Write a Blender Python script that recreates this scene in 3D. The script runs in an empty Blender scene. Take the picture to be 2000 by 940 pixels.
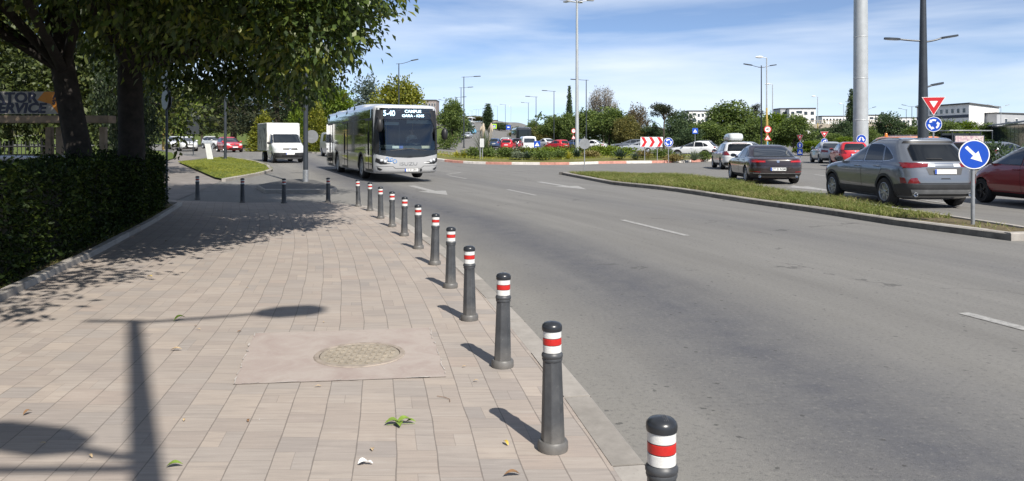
import bpy, bmesh, math, random
import numpy as np
from mathutils import Vector, Matrix
from mathutils.bvhtree import BVHTree
R = math.radians
random.seed(7); rng = np.random.default_rng(7)
S = bpy.context.scene; COL = S.collection
H, F, HY = 1.58, 1500.0, 277.0          # eye height above the road, focal length and horizon of the photograph

def ss(t):
    t = max(0.0, min(1.0, t)); return t*t*(3-2*t)

def gz(x, y):                            # height of the terrain
    z = .012*max(0, min(y, 115)-26)*ss((-x-2)/8)
    z += .09*ss((x-3)/4)*ss((y-19)/8)*(1-ss((y-60)/20))
    z += .018*max(0, min(y, 120)-80)*ss((x+12)/6)*(1-ss((x-22)/25))
    z += .040*max(0, min(y, 470)-150)*(1-ss((x-2)/30))
    return z

def at(px, py, Y):                       # point seen at (px, py) standing Y metres ahead
    return Vector(((px-1000)/F*Y, Y, H-(py-HY)/F*Y))

def G(px, py, dz=0.0):                   # point of the ground (raised dz) seen at (px, py)
    Y = F*(H-dz)/max(py-HY, 1)
    for i in range(25):
        X = (px-1000)/F*Y
        Y = .5*Y+.5*F*max(.05, H-dz-gz(X, Y))/max(py-HY, 1)
    X = (px-1000)/F*Y
    return Vector((X, Y, gz(X, Y)+dz))

# ---------------------------------------------------------------- materials
MAT = {}
def srgb(r, g, b):
    f = lambda c: ((c/255+.055)/1.055)**2.4 if c > 10 else c/255/12.92
    return (f(r), f(g), f(b))
class NT:
    def __init__(s, name):
        s.m = bpy.data.materials.new(name); s.m.use_nodes = True
        s.t = s.m.node_tree; s.n = s.t.nodes; s.l = s.t.links
        s.b = s.n['Principled BSDF']; s.out = s.n['Material Output']
    def add(s, typ, **kw):
        n = s.n.new(typ)
        for k, v in kw.items():
            if k.startswith('i_'):
                n.inputs[k[2:].replace('_', ' ')].default_value = v
            elif k.startswith('n_'):
                n.inputs[int(k[2:])].default_value = v
            else: setattr(n, k, v)
        return n
    def link(s, a, b): s.l.new(a, b)
    def math(s, op, a, b=None, c=None, clamp=False):
        n = s.n.new('ShaderNodeMath'); n.operation = op; n.use_clamp = clamp
        for i, x in enumerate((a, b, c)):
            if x is None: continue
            if isinstance(x, (int, float)): n.inputs[i].default_value = x
            else: s.l.new(x, n.inputs[i])
        return n.outputs[0]
    def mix(s, f, a, b, mode='MIX'):
        n = s.n.new('ShaderNodeMix'); n.data_type = 'RGBA'; n.blend_type = mode
        for k, x in ((0, f), (6, a), (7, b)):
            if isinstance(x, (int, float)): n.inputs[k].default_value = x
            elif isinstance(x, tuple): n.inputs[k].default_value = (*x[:3], 1)
            else: s.l.new(x, n.inputs[k])
        return n.outputs[2]
    def noise(s, vec, scale, detail=3, rough=.5, dist=0):
        n = s.add('ShaderNodeTexNoise', i_Scale=scale, i_Detail=detail, i_Roughness=rough, i_Distortion=dist)
        if vec is not None: s.l.new(vec, n.inputs['Vector'])
        return n.outputs[0]
    def ramp(s, fac, stops):
        n = s.n.new('ShaderNodeValToRGB'); e = n.color_ramp.elements
        while len(e) < len(stops): e.new(.5)
        for q, (p, c) in zip(e, stops):
            q.position = p; q.color = (*c[:3], 1) if isinstance(c, tuple) else (c, c, c, 1)
        s.l.new(fac, n.inputs[0]); return n.outputs[0]
    def bump(s, h, strength, dist=.01):
        n = s.add('ShaderNodeBump', i_Strength=strength, i_Distance=dist)
        s.l.new(h, n.inputs['Height']); s.l.new(n.outputs[0], s.b.inputs['Normal'])
    def coord(s, which='Object'):
        return s.add('ShaderNodeTexCoord').outputs[which]

def mat(name, col, rough=.5, metal=0, var=0, scale=8, bump=0, bscale=60, coat=0, spec=.5, emit=0, trans=0):
    if name in MAT: return MAT[name]
    t = NT(name); b = t.b
    b.inputs['Base Color'].default_value = (*col, 1); b.inputs['Roughness'].default_value = rough
    b.inputs['Metallic'].default_value = metal; b.inputs['Coat Weight'].default_value = coat
    b.inputs['Coat Roughness'].default_value = .05
    b.inputs['Specular IOR Level'].default_value = spec
    if emit:
        b.inputs['Emission Color'].default_value = (*col, 1); b.inputs['Emission Strength'].default_value = emit
    if trans: b.inputs['Transmission Weight'].default_value = trans
    if var or bump:
        co = t.coord()
        if var:
            n = t.noise(co, scale, 5, .6)
            c = t.ramp(n, [(.3, tuple(x*(1-var) for x in col)), (.7, tuple(min(1, x*(1+var*.6)) for x in col))])
            t.link(c, b.inputs['Base Color'])
        if bump: t.bump(t.noise(co, bscale, 3), bump, .004)
    MAT[name] = t.m
    return t.m

def paint(name, col, flake=0, dust=.12, metal=0.0):
    """car paint: coated, a little road dust low on the body"""
    if name in MAT: return MAT[name]
    t = NT(name); b = t.b
    co = t.coord()
    sep = t.add('ShaderNodeSeparateXYZ'); t.link(co, sep.inputs[0])
    n = t.noise(co, 5, 5, .65)
    low = t.math('MULTIPLY', t.math('SUBTRACT', .75, sep.outputs[2], clamp=True), n, clamp=True)
    d = t.math('ADD', t.math('MULTIPLY', low, 1.2*dust*4), t.math('MULTIPLY', n, dust*.25), clamp=True)
    t.link(t.mix(d, col, (.23, .21, .18)), b.inputs['Base Color'])
    t.link(t.math('ADD', .28, t.math('MULTIPLY', d, .5)), b.inputs['Roughness'])
    b.inputs['Metallic'].default_value = metal
    b.inputs['Coat Weight'].default_value = .9; b.inputs['Coat Roughness'].default_value = .06
    MAT[name] = t.m
    return t.m

def leafmat(name, cols, trans=.22, rough=.5, spec=.35):
    """leaves: every leaf island draws its own tone"""
    if name in MAT: return MAT[name]
    t = NT(name); b = t.b
    g = t.add('ShaderNodeNewGeometry')
    big = t.noise(t.coord(), .9, 2)
    f = t.math('ADD', t.math('MULTIPLY', g.outputs['Random Per Island'], .75), t.math('MULTIPLY', t.math('SUBTRACT', big, .38), .9), clamp=True)
    c = t.ramp(f, [(i/(len(cols)-1), x) for i, x in enumerate(cols)])
    t.link(c, b.inputs['Base Color']); b.inputs['Roughness'].default_value = rough
    b.inputs['Specular IOR Level'].default_value = spec
    tr = t.add('ShaderNodeBsdfTranslucent')
    hs = t.add('ShaderNodeHueSaturation', i_Saturation=1.15, i_Value=1.5); t.link(c, hs.inputs['Color'])
    t.link(hs.outputs[0], tr.inputs[0])
    mx = t.add('ShaderNodeMixShader'); mx.inputs[0].default_value = trans
    t.link(b.outputs[0], mx.inputs[1]); t.link(tr.outputs[0], mx.inputs[2]); t.link(mx.outputs[0], t.out.inputs[0])
    MAT[name] = t.m
    return t.m

# ---------------------------------------------------------------- mesh builder
def rect_clip(poly, x0, x1, y0, y1):
    def clip(p, inside, inter):
        o = []
        for i in range(len(p)):
            a, b = p[i-1], p[i]
            ia, ib = inside(a), inside(b)
            if ib:
                if not ia: o.append(inter(a, b))
                o.append(b)
            elif ia: o.append(inter(a, b))
        return o
    def ix(v): return lambda a, b: (v, a[1]+(b[1]-a[1])*(v-a[0])/(b[0]-a[0]))
    def iy(v): return lambda a, b: (a[0]+(b[0]-a[0])*(v-a[1])/(b[1]-a[1]), v)
    for ins, it in ((lambda p: p[0] >= x0, ix(x0)), (lambda p: p[0] <= x1, ix(x1)),
                    (lambda p: p[1] >= y0, iy(y0)), (lambda p: p[1] <= y1, iy(y1))):
        if not poly: return []
        poly = clip(poly, ins, it)
    return poly

class MB:
    def __init__(s): s.v = []; s.f = []; s.m = []
    def add(s, vs, fs, mi=0):
        b = len(s.v); s.v += [tuple(v) for v in vs]
        s.f += [tuple(b+i for i in f) for f in fs]; s.m += [mi]*len(fs); return s
    def box(s, c, d, mi=0, rz=0, ry=0, rx=0):
        M = Matrix.Rotation(rz, 3, 'Z') @ Matrix.Rotation(ry, 3, 'Y') @ Matrix.Rotation(rx, 3, 'X')
        vs = [Vector(c)+M @ Vector((x*d[0]/2, y*d[1]/2, z*d[2]/2)) for x in (-1, 1) for y in (-1, 1) for z in (-1, 1)]
        return s.add(vs, [(0, 1, 3, 2), (4, 6, 7, 5), (0, 4, 5, 1), (2, 3, 7, 6), (0, 2, 6, 4), (1, 5, 7, 3)], mi)
    def tube(s, p0, p1, r0, r1=None, n=10, mi=0, cap=True):
        return s.path([p0, p1], [r0, r0 if r1 is None else r1], n, mi, cap)
    def path(s, pts, r, n=8, mi=0, cap=True):
        pts = [Vector(p) for p in pts]; k = len(pts)
        if isinstance(r, (int, float)): r = [r]*k
        vs = []; up = None
        for i, p in enumerate(pts):
            d = (pts[min(i+1, k-1)]-pts[max(i-1, 0)]).normalized()
            if up is None: up = d.orthogonal().normalized()
            up = (up-d*up.dot(d)); up = up.normalized() if up.length > 1e-6 else d.orthogonal().normalized()
            w = d.cross(up)
            vs += [p+(up*math.cos(a)+w*math.sin(a))*r[i] for a in (2*math.pi*j/n for j in range(n))]
        fs = [(i*n+j, i*n+(j+1) % n, (i+1)*n+(j+1) % n, (i+1)*n+j) for i in range(k-1) for j in range(n)]
        if cap: fs += [tuple(reversed(range(n))), tuple(range((k-1)*n, k*n))]
        return s.add(vs, fs, mi)
    def lathe(s, prof, n=24, mi=0, c=(0, 0, 0), axis='z'):
        vs = []; k = len(prof)
        for r, z in prof:
            for j in range(n):
                a = 2*math.pi*j/n; q = (r*math.cos(a), r*math.sin(a), z)
                if axis == 'y': q = (q[0], q[2], q[1])
                elif axis == 'x': q = (q[2], q[0], q[1])
                vs.append((c[0]+q[0], c[1]+q[1], c[2]+q[2]))
        fs = [(i*n+j, i*n+(j+1) % n, (i+1)*n+(j+1) % n, (i+1)*n+j) for i in range(k-1) for j in range(n)]
        if prof[0][0] > 1e-4: fs.append(tuple(reversed(range(n))))
        if prof[-1][0] > 1e-4: fs.append(tuple(range((k-1)*n, k*n)))
        return s.add(vs, fs, mi)
    def prism(s, poly, O, A, B, t, mi=0, mside=None):
        """2D polygon in the frame O, A, B pushed t along A x B"""
        O, A, B = Vector(O), Vector(A), Vector(B); N = A.cross(B).normalized(); n = len(poly)
        ar = sum(poly[i-1][0]*poly[i][1]-poly[i][0]*poly[i-1][1] for i in range(n))
        if ar < 0: poly = poly[::-1]
        vs = [O+A*a+B*b for a, b in poly]+[O+A*a+B*b+N*t for a, b in poly]
        s.add(vs, [tuple(range(n, 2*n))], mi)
        b0 = len(s.v)-2*n
        fs = [tuple(reversed(range(n)))]+[(i, (i+1) % n, n+(i+1) % n, n+i) for i in range(n)]
        s.f += [tuple(b0+i for i in f) for f in fs]; s.m += [mi if mside is None else mside]*len(fs); return s
    def blob(s, c, r, n=10, m=7, mi=0, jit=0):
        prof = []
        vs = []
        for i in range(1, m):
            th = math.pi*i/m
            for j in range(n):
                ph = 2*math.pi*j/n; k = 1+random.uniform(-jit, jit)
                vs.append((c[0]+r[0]*k*math.sin(th)*math.cos(ph), c[1]+r[1]*k*math.sin(th)*math.sin(ph), c[2]+r[2]*k*math.cos(th)))
        vs += [(c[0], c[1], c[2]+r[2]), (c[0], c[1], c[2]-r[2])]
        T, B = len(vs)-2, len(vs)-1
        fs = [(i*n+j, (i+1)*n+j, (i+1)*n+(j+1) % n, i*n+(j+1) % n) for i in range(m-2) for j in range(n)]
        fs += [(T, j, (j+1) % n) for j in range(n)]+[(B, (m-2)*n+(j+1) % n, (m-2)*n+j) for j in range(n)]
        return s.add(vs, fs, mi)
    def build(s, name, mats, parent=None, smooth=35, loc=None, rz=0, fix=False):
        me = bpy.data.meshes.new(name); me.from_pydata(s.v, [], s.f)
        if not isinstance(mats, (list, tuple)): mats = [mats]
        for m in mats: me.materials.append(m)
        if any(s.m): me.polygons.foreach_set('material_index', s.m)
        if fix:
            bm = bmesh.new(); bm.from_mesh(me); bmesh.ops.recalc_face_normals(bm, faces=bm.faces); bm.to_mesh(me); bm.free()
        if smooth:
            me.polygons.foreach_set('use_smooth', [True]*len(me.polygons)); me.set_sharp_from_angle(angle=R(smooth))
        me.update()
        o = bpy.data.objects.new(name, me); COL.objects.link(o)
        if parent is not None: o.parent = parent
        if loc is not None: o.location = loc
        if rz: o.rotation_euler.z = rz
        return o

def tag(o, label=None, cat=None, group=None, kind=None):
    if label: o['label'] = label
    if cat: o['category'] = cat
    if group: o['group'] = group
    if kind: o['kind'] = kind
    return o
def thing(name, label, cat, loc=(0, 0, 0), rz=0, group=None):
    o = bpy.data.objects.new(name, None); COL.objects.link(o); o.location = loc; o.rotation_euler.z = rz
    o.empty_display_size = .2
    return tag(o, label, cat, group)
def struct(o): o['kind'] = 'structure'; return o
KIDS = {}
def copy_tree(o, parent=None):
    c = o.copy(); COL.objects.link(c)
    if parent is not None: c.parent = parent
    for ch in list(o.children): copy_tree(ch, c)
    return c
def dup(o, loc, rz, label, scale=None, group=None):
    c = copy_tree(o); c.location = loc; c.rotation_euler.z = rz; c['label'] = label
    if scale is not None: c.scale = scale if isinstance(scale, tuple) else (scale,)*3
    if group: c['group'] = group
    return c
def bevel(o, w=.01, seg=2):
    m = o.modifiers.new('bevel', 'BEVEL'); m.width = w; m.segments = seg; m.limit_method = 'ANGLE'; m.angle_limit = R(40); return o
def text(name, s, size, mat_, parent, loc, rot, ext=.002, align='CENTER', sx=1, bold=.0, shear=0):
    """lettering as a solid mesh; rot is a 3x3 matrix whose columns are right, up, out"""
    cu = bpy.data.curves.new(name, 'FONT'); cu.body = s; cu.size = size; cu.extrude = ext; cu.align_x = align; cu.align_y = 'CENTER'
    cu.offset = bold; cu.shear = shear; cu.resolution_u = 3
    o = bpy.data.objects.new(name, cu); COL.objects.link(o)
    bpy.context.view_layer.update()
    me = bpy.data.meshes.new_from_object(o.evaluated_get(bpy.context.evaluated_depsgraph_get()))
    bpy.data.objects.remove(o); bpy.data.curves.remove(cu)
    me.materials.clear(); me.materials.append(mat_); me.name = name
    o = bpy.data.objects.new(name, me); COL.objects.link(o); o.parent = parent
    M = Matrix(rot).to_4x4(); M.translation = Vector(loc)
    o.matrix_local = M @ Matrix.Diagonal((sx, 1, 1, 1))
    return o
def frame(right, up):
    r, u = Vector(right).normalized(), Vector(up).normalized(); n = r.cross(u)
    return Matrix((r, u, n)).transposed()
def circle(r, n=32, c=(0, 0), a0=0, a1=360):
    full = abs(a1-a0) >= 360
    k = n if full else n+1
    return [(c[0]+r*math.cos(R(a0+(a1-a0)*i/n)), c[1]+r*math.sin(R(a0+(a1-a0)*i/n))) for i in range(k)]
def ell(rx, ry, n=24, c=(0, 0)): return [(c[0]+rx*math.cos(2*math.pi*i/n), c[1]+ry*math.sin(2*math.pi*i/n)) for i in range(n)]
def interp(tab, x):
    if x <= tab[0][0]: a, b = tab[0], tab[1]
    elif x >= tab[-1][0]: a, b = tab[-2], tab[-1]
    else:
        for a, b in zip(tab, tab[1:]):
            if a[0] <= x <= b[0]: break
    return a[1]+(b[1]-a[1])*(x-a[0])/(b[0]-a[0])
def spline(tab, x):
    """smooth table lookup"""
    n = len(tab)
    if x <= tab[0][0] or x >= tab[-1][0]: return interp(tab, x)
    for i in range(n-1):
        if tab[i][0] <= x <= tab[i+1][0]: break
    p0 = tab[max(i-1, 0)]; p1 = tab[i]; p2 = tab[i+1]; p3 = tab[min(i+2, n-1)]
    m1 = (p2[1]-p0[1])/(p2[0]-p0[0]); m2 = (p3[1]-p1[1])/(p3[0]-p1[0]); h = p2[0]-p1[0]; t = (x-p1[0])/h
    return (2*t**3-3*t*t+1)*p1[1]+(t**3-2*t*t+t)*h*m1+(-2*t**3+3*t*t)*p2[1]+(t**3-t*t)*h*m2
EXPO = .80; SKYS = .075; SUNS = 4.2; CLOUD = (7.6, 8.2, 9.0, 1)
# ---------------------------------------------------------------- camera, sky, sun
cam = bpy.data.cameras.new('camera'); co = bpy.data.objects.new('camera', cam); COL.objects.link(co)
co.location = (0, 0, H); co.rotation_euler = (R(90), 0, 0)
cam.sensor_width = 36; cam.lens = F/2000*36; cam.shift_y = -(470-HY)/2000; cam.clip_start = .05; cam.clip_end = 6000
S.camera = co
S.view_settings.view_transform = 'Standard'; S.view_settings.look = 'None'; S.view_settings.exposure = EXPO; S.view_settings.gamma = 1
S.cycles.max_bounces = 8; S.cycles.transparent_max_bounces = 8
SUN = Vector((.455, -.89, 1.0)).normalized()
w = bpy.data.worlds.new('World'); S.world = w; w.use_nodes = True
t = w.node_tree; bg = t.nodes['Background']
sky = t.nodes.new('ShaderNodeTexSky'); sky.sky_type = 'NISHITA'; sky.sun_disc = False
sky.sun_elevation = math.asin(SUN.z); sky.sun_rotation = math.atan2(SUN.x, SUN.y); sky.air_density = .55; sky.dust_density = 0; sky.ozone_density = 4.0; sky.altitude = 0
tc = t.nodes.new('ShaderNodeTexCoord')
mp = t.nodes.new('ShaderNodeMapping'); mp.inputs['Rotation'].default_value = (0, R(-9), R(12)); mp.inputs['Scale'].default_value = (1.1, 1.1, 9)
t.links.new(tc.outputs['Generated'], mp.inputs[0])
n1 = t.nodes.new('ShaderNodeTexNoise'); n1.inputs['Scale'].default_value = 1.5; n1.inputs['Detail'].default_value = 7; n1.inputs['Roughness'].default_value = .52; n1.inputs['Distortion'].default_value = .3
t.links.new(mp.outputs[0], n1.inputs['Vector'])
cr = t.nodes.new('ShaderNodeValToRGB'); cr.color_ramp.elements[0].position = .42; cr.color_ramp.elements[1].position = .72
cr.color_ramp.elements[0].color = (.10, .10, .10, 1); cr.color_ramp.elements[1].color = (.78, .78, .78, 1)
t.links.new(n1.outputs[0], cr.inputs[0])
mx = t.nodes.new('ShaderNodeMix'); mx.data_type = 'RGBA'; mx.inputs[7].default_value = CLOUD
hsv = t.nodes.new('ShaderNodeHueSaturation'); hsv.inputs['Saturation'].default_value = 1.04
t.links.new(sky.outputs[0], hsv.inputs['Color'])
t.links.new(cr.outputs[0], mx.inputs[0]); t.links.new(hsv.outputs[0], mx.inputs[6]); t.links.new(mx.outputs[2], bg.inputs[0])
bg.inputs[1].default_value = SKYS
sun = bpy.data.lights.new('sun', 'SUN'); sun.energy = SUNS; sun.angle = R(.45); sun.color = (1, .945, .86)
so = bpy.data.objects.new('sun', sun); COL.objects.link(so); so.rotation_euler = SUN.to_track_quat('Z', 'Y').to_euler(); so.location = (20, -30, 40)

# ---------------------------------------------------------------- kerb line of the footway
KERB_PX = [(1267, 917), (1193, 813), (1101, 710), (1055, 655), (1000, 598), (934, 538), (900, 506), (870, 486), (792, 433), (740, 408)]
PV = .06
KT = sorted([(g.y, g.x) for g in (G(a, b, PV) for a, b in KERB_PX)])
def smooth_tab(tab):
    ys = np.array([q[0] for q in tab]); xs = np.array([q[1] for q in tab])
    c = np.polyfit(ys, xs, 3); return c
KC = smooth_tab(KT)
def xk(y):
    y0 = KT[0][0]; y1 = KT[-1][0]
    d = np.polyder(KC)
    if y < y0: return float(np.polyval(KC, y0)+np.polyval(d, y0)*(y-y0))
    if y > y1: return float(np.polyval(KC, y1)+np.polyval(d, y1)*(y-y1))
    return float(np.polyval(KC, y))
CORNER = [G(a, b, PV) for a, b in ((701, 401), (662, 396.3), (600, 395), (475, 396), (352, 392))]

# ---------------------------------------------------------------- surface materials
def asphalt():
    t = NT('asphalt'); b = t.b
    uv = t.coord('UV'); sp = t.add('ShaderNodeSeparateXYZ'); t.link(uv, sp.inputs[0])
    ob = t.coord('Object')
    fine = t.noise(ob, 95, 3, .75); grit = t.noise(ob, 28, 4, .7); big = t.noise(ob, .55, 5, .6); mid = t.noise(ob, 3.2, 5, .65)
    st = t.add('ShaderNodeMapping'); st.inputs['Scale'].default_value = (1.6, .12, 1); t.link(uv, st.inputs[0])
    streak = t.noise(st.outputs[0], 1.3, 5, .6)
    u = t.math('ADD', sp.outputs[0], t.math('MULTIPLY', t.math('SUBTRACT', big, .5), .9))
    def band(c, wd): return t.math('SUBTRACT', 1, t.math('DIVIDE', t.math('ABSOLUTE', t.math('SUBTRACT', u, c)), wd), clamp=True)
    base = t.ramp(streak, [(.25, (.135, .130, .122)), (.55, (.165, .160, .150)), (.8, (.195, .188, .176))])
    wear = t.math('MULTIPLY', t.math('ADD', band(1.6, 1.35), t.math('MULTIPLY', band(6.6, 1.3), .35)), t.math('ADD', .35, t.math('MULTIPLY', mid, .9)), clamp=True)
    c = t.mix(t.math('MULTIPLY', wear, .95), base, (.066, .068, .080))
    dust = t.math('MULTIPLY', t.math('SUBTRACT', 1, t.math('DIVIDE', t.math('ABSOLUTE', t.math('SUBTRACT', u, -.1)), .95), clamp=True), t.math('ADD', .35, mid), clamp=True)
    c = t.mix(t.math('MULTIPLY', dust, .75), c, (.205, .195, .175))
    c = t.mix(t.ramp(fine, [(.36, .0), (.40, .0), (.62, .0), (.70, .5)]), c, (.24, .23, .215))
    c = t.mix(t.ramp(fine, [(.30, .75), (.40, 0)]), c, (.028, .028, .028))
    c = t.mix(t.ramp(grit, [(.30, .55), (.46, 0)]), c, (.05, .05, .05)); c = t.mix(t.ramp(grit, [(.56, 0), (.72, .45)]), c, (.23, .22, .20))
    spots = t.add('ShaderNodeTexVoronoi', i_Scale=5.5); t.link(ob, spots.inputs['Vector'])
    sel = t.math('MULTIPLY', t.math('LESS_THAN', t.math('ADD', spots.outputs['Distance'], t.math('MULTIPLY', t.math('SUBTRACT', grit, .5), .30)), .085), .62)
    c = t.mix(sel, c, (.04, .04, .038))
    crk = t.add('ShaderNodeTexVoronoi', feature='DISTANCE_TO_EDGE', i_Scale=.16)
    wv = t.add('ShaderNodeMix', data_type='VECTOR'); wv.inputs[0].default_value = .06
    nz = t.add('ShaderNodeTexNoise', i_Scale=.9, i_Detail=5); t.link(ob, nz.inputs['Vector'])
    t.link(ob, wv.inputs[4]); t.link(nz.outputs['Color'], wv.inputs[5])
    va = t.add('ShaderNodeVectorMath', operation='MULTIPLY_ADD'); va.inputs[1].default_value = (2.4, 2.4, 0); t.link(nz.outputs['Color'], va.inputs[0]); t.link(ob, va.inputs[2])
    t.link(va.outputs[0], crk.inputs['Vector'])
    cm = t.math('MULTIPLY', t.math('LESS_THAN', crk.outputs['Distance'], .0035), t.math('GREATER_THAN', big, .54))
    c = t.mix(t.math('MULTIPLY', cm, .55), c, (.045, .044, .042))
    t.link(c, b.inputs['Base Color']); b.inputs['Roughness'].default_value = .82; b.inputs['Specular IOR Level'].default_value = .35
    t.bump(t.math('ADD', fine, t.math('MULTIPLY', grit, .6)), .55, .006)
    return t.m

def pavers():
    t = NT('concrete_pavers'); b = t.b
    uv = t.coord('UV'); sp = t.add('ShaderNodeSeparateXYZ'); t.link(uv, sp.inputs[0])
    W = .197
    wob = t.math('MULTIPLY', t.math('SUBTRACT', t.noise(uv, 1.1, 2), .5), .035)
    a = t.math('DIVIDE', t.math('ADD', sp.outputs[0], wob), W); col = t.math('FLOOR', a); fa = t.math('FRACT', a)
    def rnd(x, y, s):
        cb = t.add('ShaderNodeCombineXYZ'); cb.inputs[2].default_value = s
        for i, q in enumerate((x, y)):
            if isinstance(q, (int, float)): cb.inputs[i].default_value = q
            else: t.link(q, cb.inputs[i])
        wn = t.add('ShaderNodeTexWhiteNoise', noise_dimensions='3D'); t.link(cb.outputs[0], wn.inputs['Vector']); return wn
    L = .40
    v = t.math('ADD', t.math('DIVIDE', sp.outputs[1], L), t.math('MULTIPLY', rnd(col, 0, 1).outputs['Value'], 1.0))
    row = t.math('FLOOR', v); fv = t.math('FRACT', v)
    cut = t.math('ADD', .3, t.math('MULTIPLY', rnd(col, row, 2).outputs['Value'], .45))
    second = t.math('GREATER_THAN', fv, cut)
    # some stones are two half-width ones side by side
    half = t.math('GREATER_THAN', rnd(col, t.math('ADD', t.math('MULTIPLY', row, 2), second), 3).outputs['Value'], .82)
    side = t.math('MULTIPLY', half, t.math('GREATER_THAN', fa, .5))
    idv = t.math('ADD', t.math('ADD', t.math('MULTIPLY', row, 4), t.math('MULTIPLY', second, 2)), side)
    rs = rnd(col, idv, 4)
    # distance to the joints (metres)
    du = t.math('MULTIPLY', t.math('MINIMUM', fa, t.math('SUBTRACT', 1, fa)), W)
    dv = t.math('MULTIPLY', t.math('MINIMUM', t.math('MINIMUM', fv, t.math('SUBTRACT', 1, fv)), t.math('ABSOLUTE', t.math('SUBTRACT', fv, cut))), L)
    dh = t.math('ADD', t.math('MULTIPLY', t.math('ABSOLUTE', t.math('SUBTRACT', fa, .5)), W), t.math('MULTIPLY', t.math('SUBTRACT', 1, half), 1))
    jn = t.noise(uv, 7, 4, .7)
    jw = t.math('MULTIPLY', jn, .0056)
    jline = t.math('MAXIMUM', t.math('LESS_THAN', du, t.math('MULTIPLY', jw, 1.15)), t.math('MAXIMUM', t.math('MULTIPLY', t.math('LESS_THAN', dv, t.math('MULTIPLY', jw, .75)), .55), t.math('MULTIPLY', t.math('LESS_THAN', dh, t.math('MULTIPLY', jw, .6)), .6)))
    base = t.ramp(rs.outputs['Value'], [(0, (.255, .218, .190)), (.22, (.315, .265, .222)), (.45, (.335, .290, .248)), (.62, (.265, .240, .218)), (.78, (.365, .305, .250)), (.9, (.225, .208, .195)), (1, (.330, .262, .215))])
    base = t.mix(.36, base, (.318, .270, .236))
    # veins across each stone
    off = t.add('ShaderNodeVectorMath', operation='MULTIPLY_ADD'); off.inputs[1].default_value = (9, 9, 9); t.link(rs.outputs['Color'], off.inputs[0]); t.link(uv, off.inputs[2])
    mp = t.add('ShaderNodeMapping'); mp.inputs['Scale'].default_value = (2.2, 26, 1); t.link(off.outputs[0], mp.inputs[0])
    vein = t.noise(mp.outputs[0], 1.5, 6, .65, .4)
    c = t.mix(t.ramp(vein, [(.32, .55), (.5, 0)]), base, (.205, .180, .162))
    c = t.mix(t.ramp(vein, [(.55, 0), (.75, .5)]), c, (.40, .365, .33))
    dirt = t.noise(uv, 1.2, 6, .65); sp2 = t.noise(uv, 160, 2, .6)
    c = t.mix(t.ramp(dirt, [(.38, 0), (.68, .38)]), c, (.215, .195, .178))
    c = t.mix(t.ramp(dirt, [(.30, .30), (.42, 0)]), c, (.38, .34, .30))
    c = t.mix(t.ramp(sp2, [(.60, 0), (.72, .3)]), c, (.17, .15, .14))
    c = t.mix(t.ramp(sp2, [(.28, .3), (.38, 0)]), c, (.42, .38, .34))
    eff = t.noise(uv, 3.4, 7, .75)
    c = t.mix(t.math('MULTIPLY', t.math('GREATER_THAN', eff, .69), t.math('LESS_THAN', dv, .03)), c, (.50, .47, .44))
    c = t.mix(t.math('MULTIPLY', jline, .66), c, (.11, .094, .082))
    hs_ = t.add('ShaderNodeHueSaturation', i_Saturation=.95, i_Value=1.04); t.link(c, hs_.inputs['Color'])
    t.link(hs_.outputs[0], b.inputs['Base Color']); b.inputs['Roughness'].default_value = .78; b.inputs['Specular IOR Level'].default_value = .3
    hgt = t.math('SUBTRACT', t.math('ADD', t.math('MULTIPLY', vein, .12), t.math('MULTIPLY', sp2, .1)), jline)
    t.bump(hgt, .35, .004)
    return t.m

def earth(name, c1, c2, c3, scale=3):
    t = NT(name); co_ = t.coord()
    n = t.noise(co_, scale, 7, .7); n2 = t.noise(co_, scale*14, 4, .7)
    c = t.ramp(t.math('ADD', t.math('MULTIPLY', n, .7), t.math('MULTIPLY', n2, .3)), [(.3, c1), (.5, c2), (.7, c3)])
    t.link(c, t.b.inputs['Base Color']); t.b.inputs['Roughness'].default_value = .95; t.b.inputs['Specular IOR Level'].default_value = .1
    t.bump(n2, .8, .02); return t.m
M_asphalt = asphalt(); M_paver = pavers()
M_ground = earth('dry_ground', (.05, .055, .02), (.085, .085, .035), (.14, .12, .06), .6)
M_soil = earth('garden_soil', (.07, .055, .035), (.12, .10, .06), (.19, .15, .09), 4)
M_lawn = earth('short_turf', (.045, .07, .018), (.085, .115, .028), (.15, .15, .05), 2)
def kerbm():
    t = NT('kerb_concrete'); g = t.add('ShaderNodeNewGeometry'); co_ = t.coord(); n = t.noise(co_, 6, 6, .7); n2 = t.noise(co_, 55, 4, .7)
    c = t.ramp(t.math('ADD', t.math('MULTIPLY', n, .6), t.math('MULTIPLY', g.outputs['Random Per Island'], .4)), [(.25, (.20, .185, .165)), (.5, (.29, .268, .242)), (.75, (.37, .345, .312))])
    c = t.mix(t.ramp(n2, [(.58, 0), (.72, .45)]), c, (.15, .14, .13)); t.link(c, t.b.inputs['Base Color']); t.b.inputs['Roughness'].default_value = .85; t.bump(n2, .4, .004); return t.m
M_conc = kerbm()
M_concd = mat('stained_kerb_concrete', (.15, .14, .125), .85, var=.5, scale=5, bump=.4)
M_kred = mat('faded_red_kerb_paint', (.50, .24, .19), .75, var=.3, scale=5)
M_kwhite = mat('kerb_white_paint', (.62, .58, .54), .75, var=.25, scale=5)
def roadpaint():
    t = NT('worn_road_paint'); co_ = t.coord()
    n = t.noise(co_, 14, 6, .75); n2 = t.noise(co_, 90, 3)
    f = t.math('ADD', t.math('MULTIPLY', n, .7), t.math('MULTIPLY', n2, .3))
    t.link(t.ramp(f, [(.34, (.12, .118, .113)), (.50, (.27, .265, .255)), (.68, (.40, .395, .38))]), t.b.inputs['Base Color'])
    t.b.inputs['Roughness'].default_value = .8; t.bump(n2, .4, .004); return t.m
M_mark = roadpaint()

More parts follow.
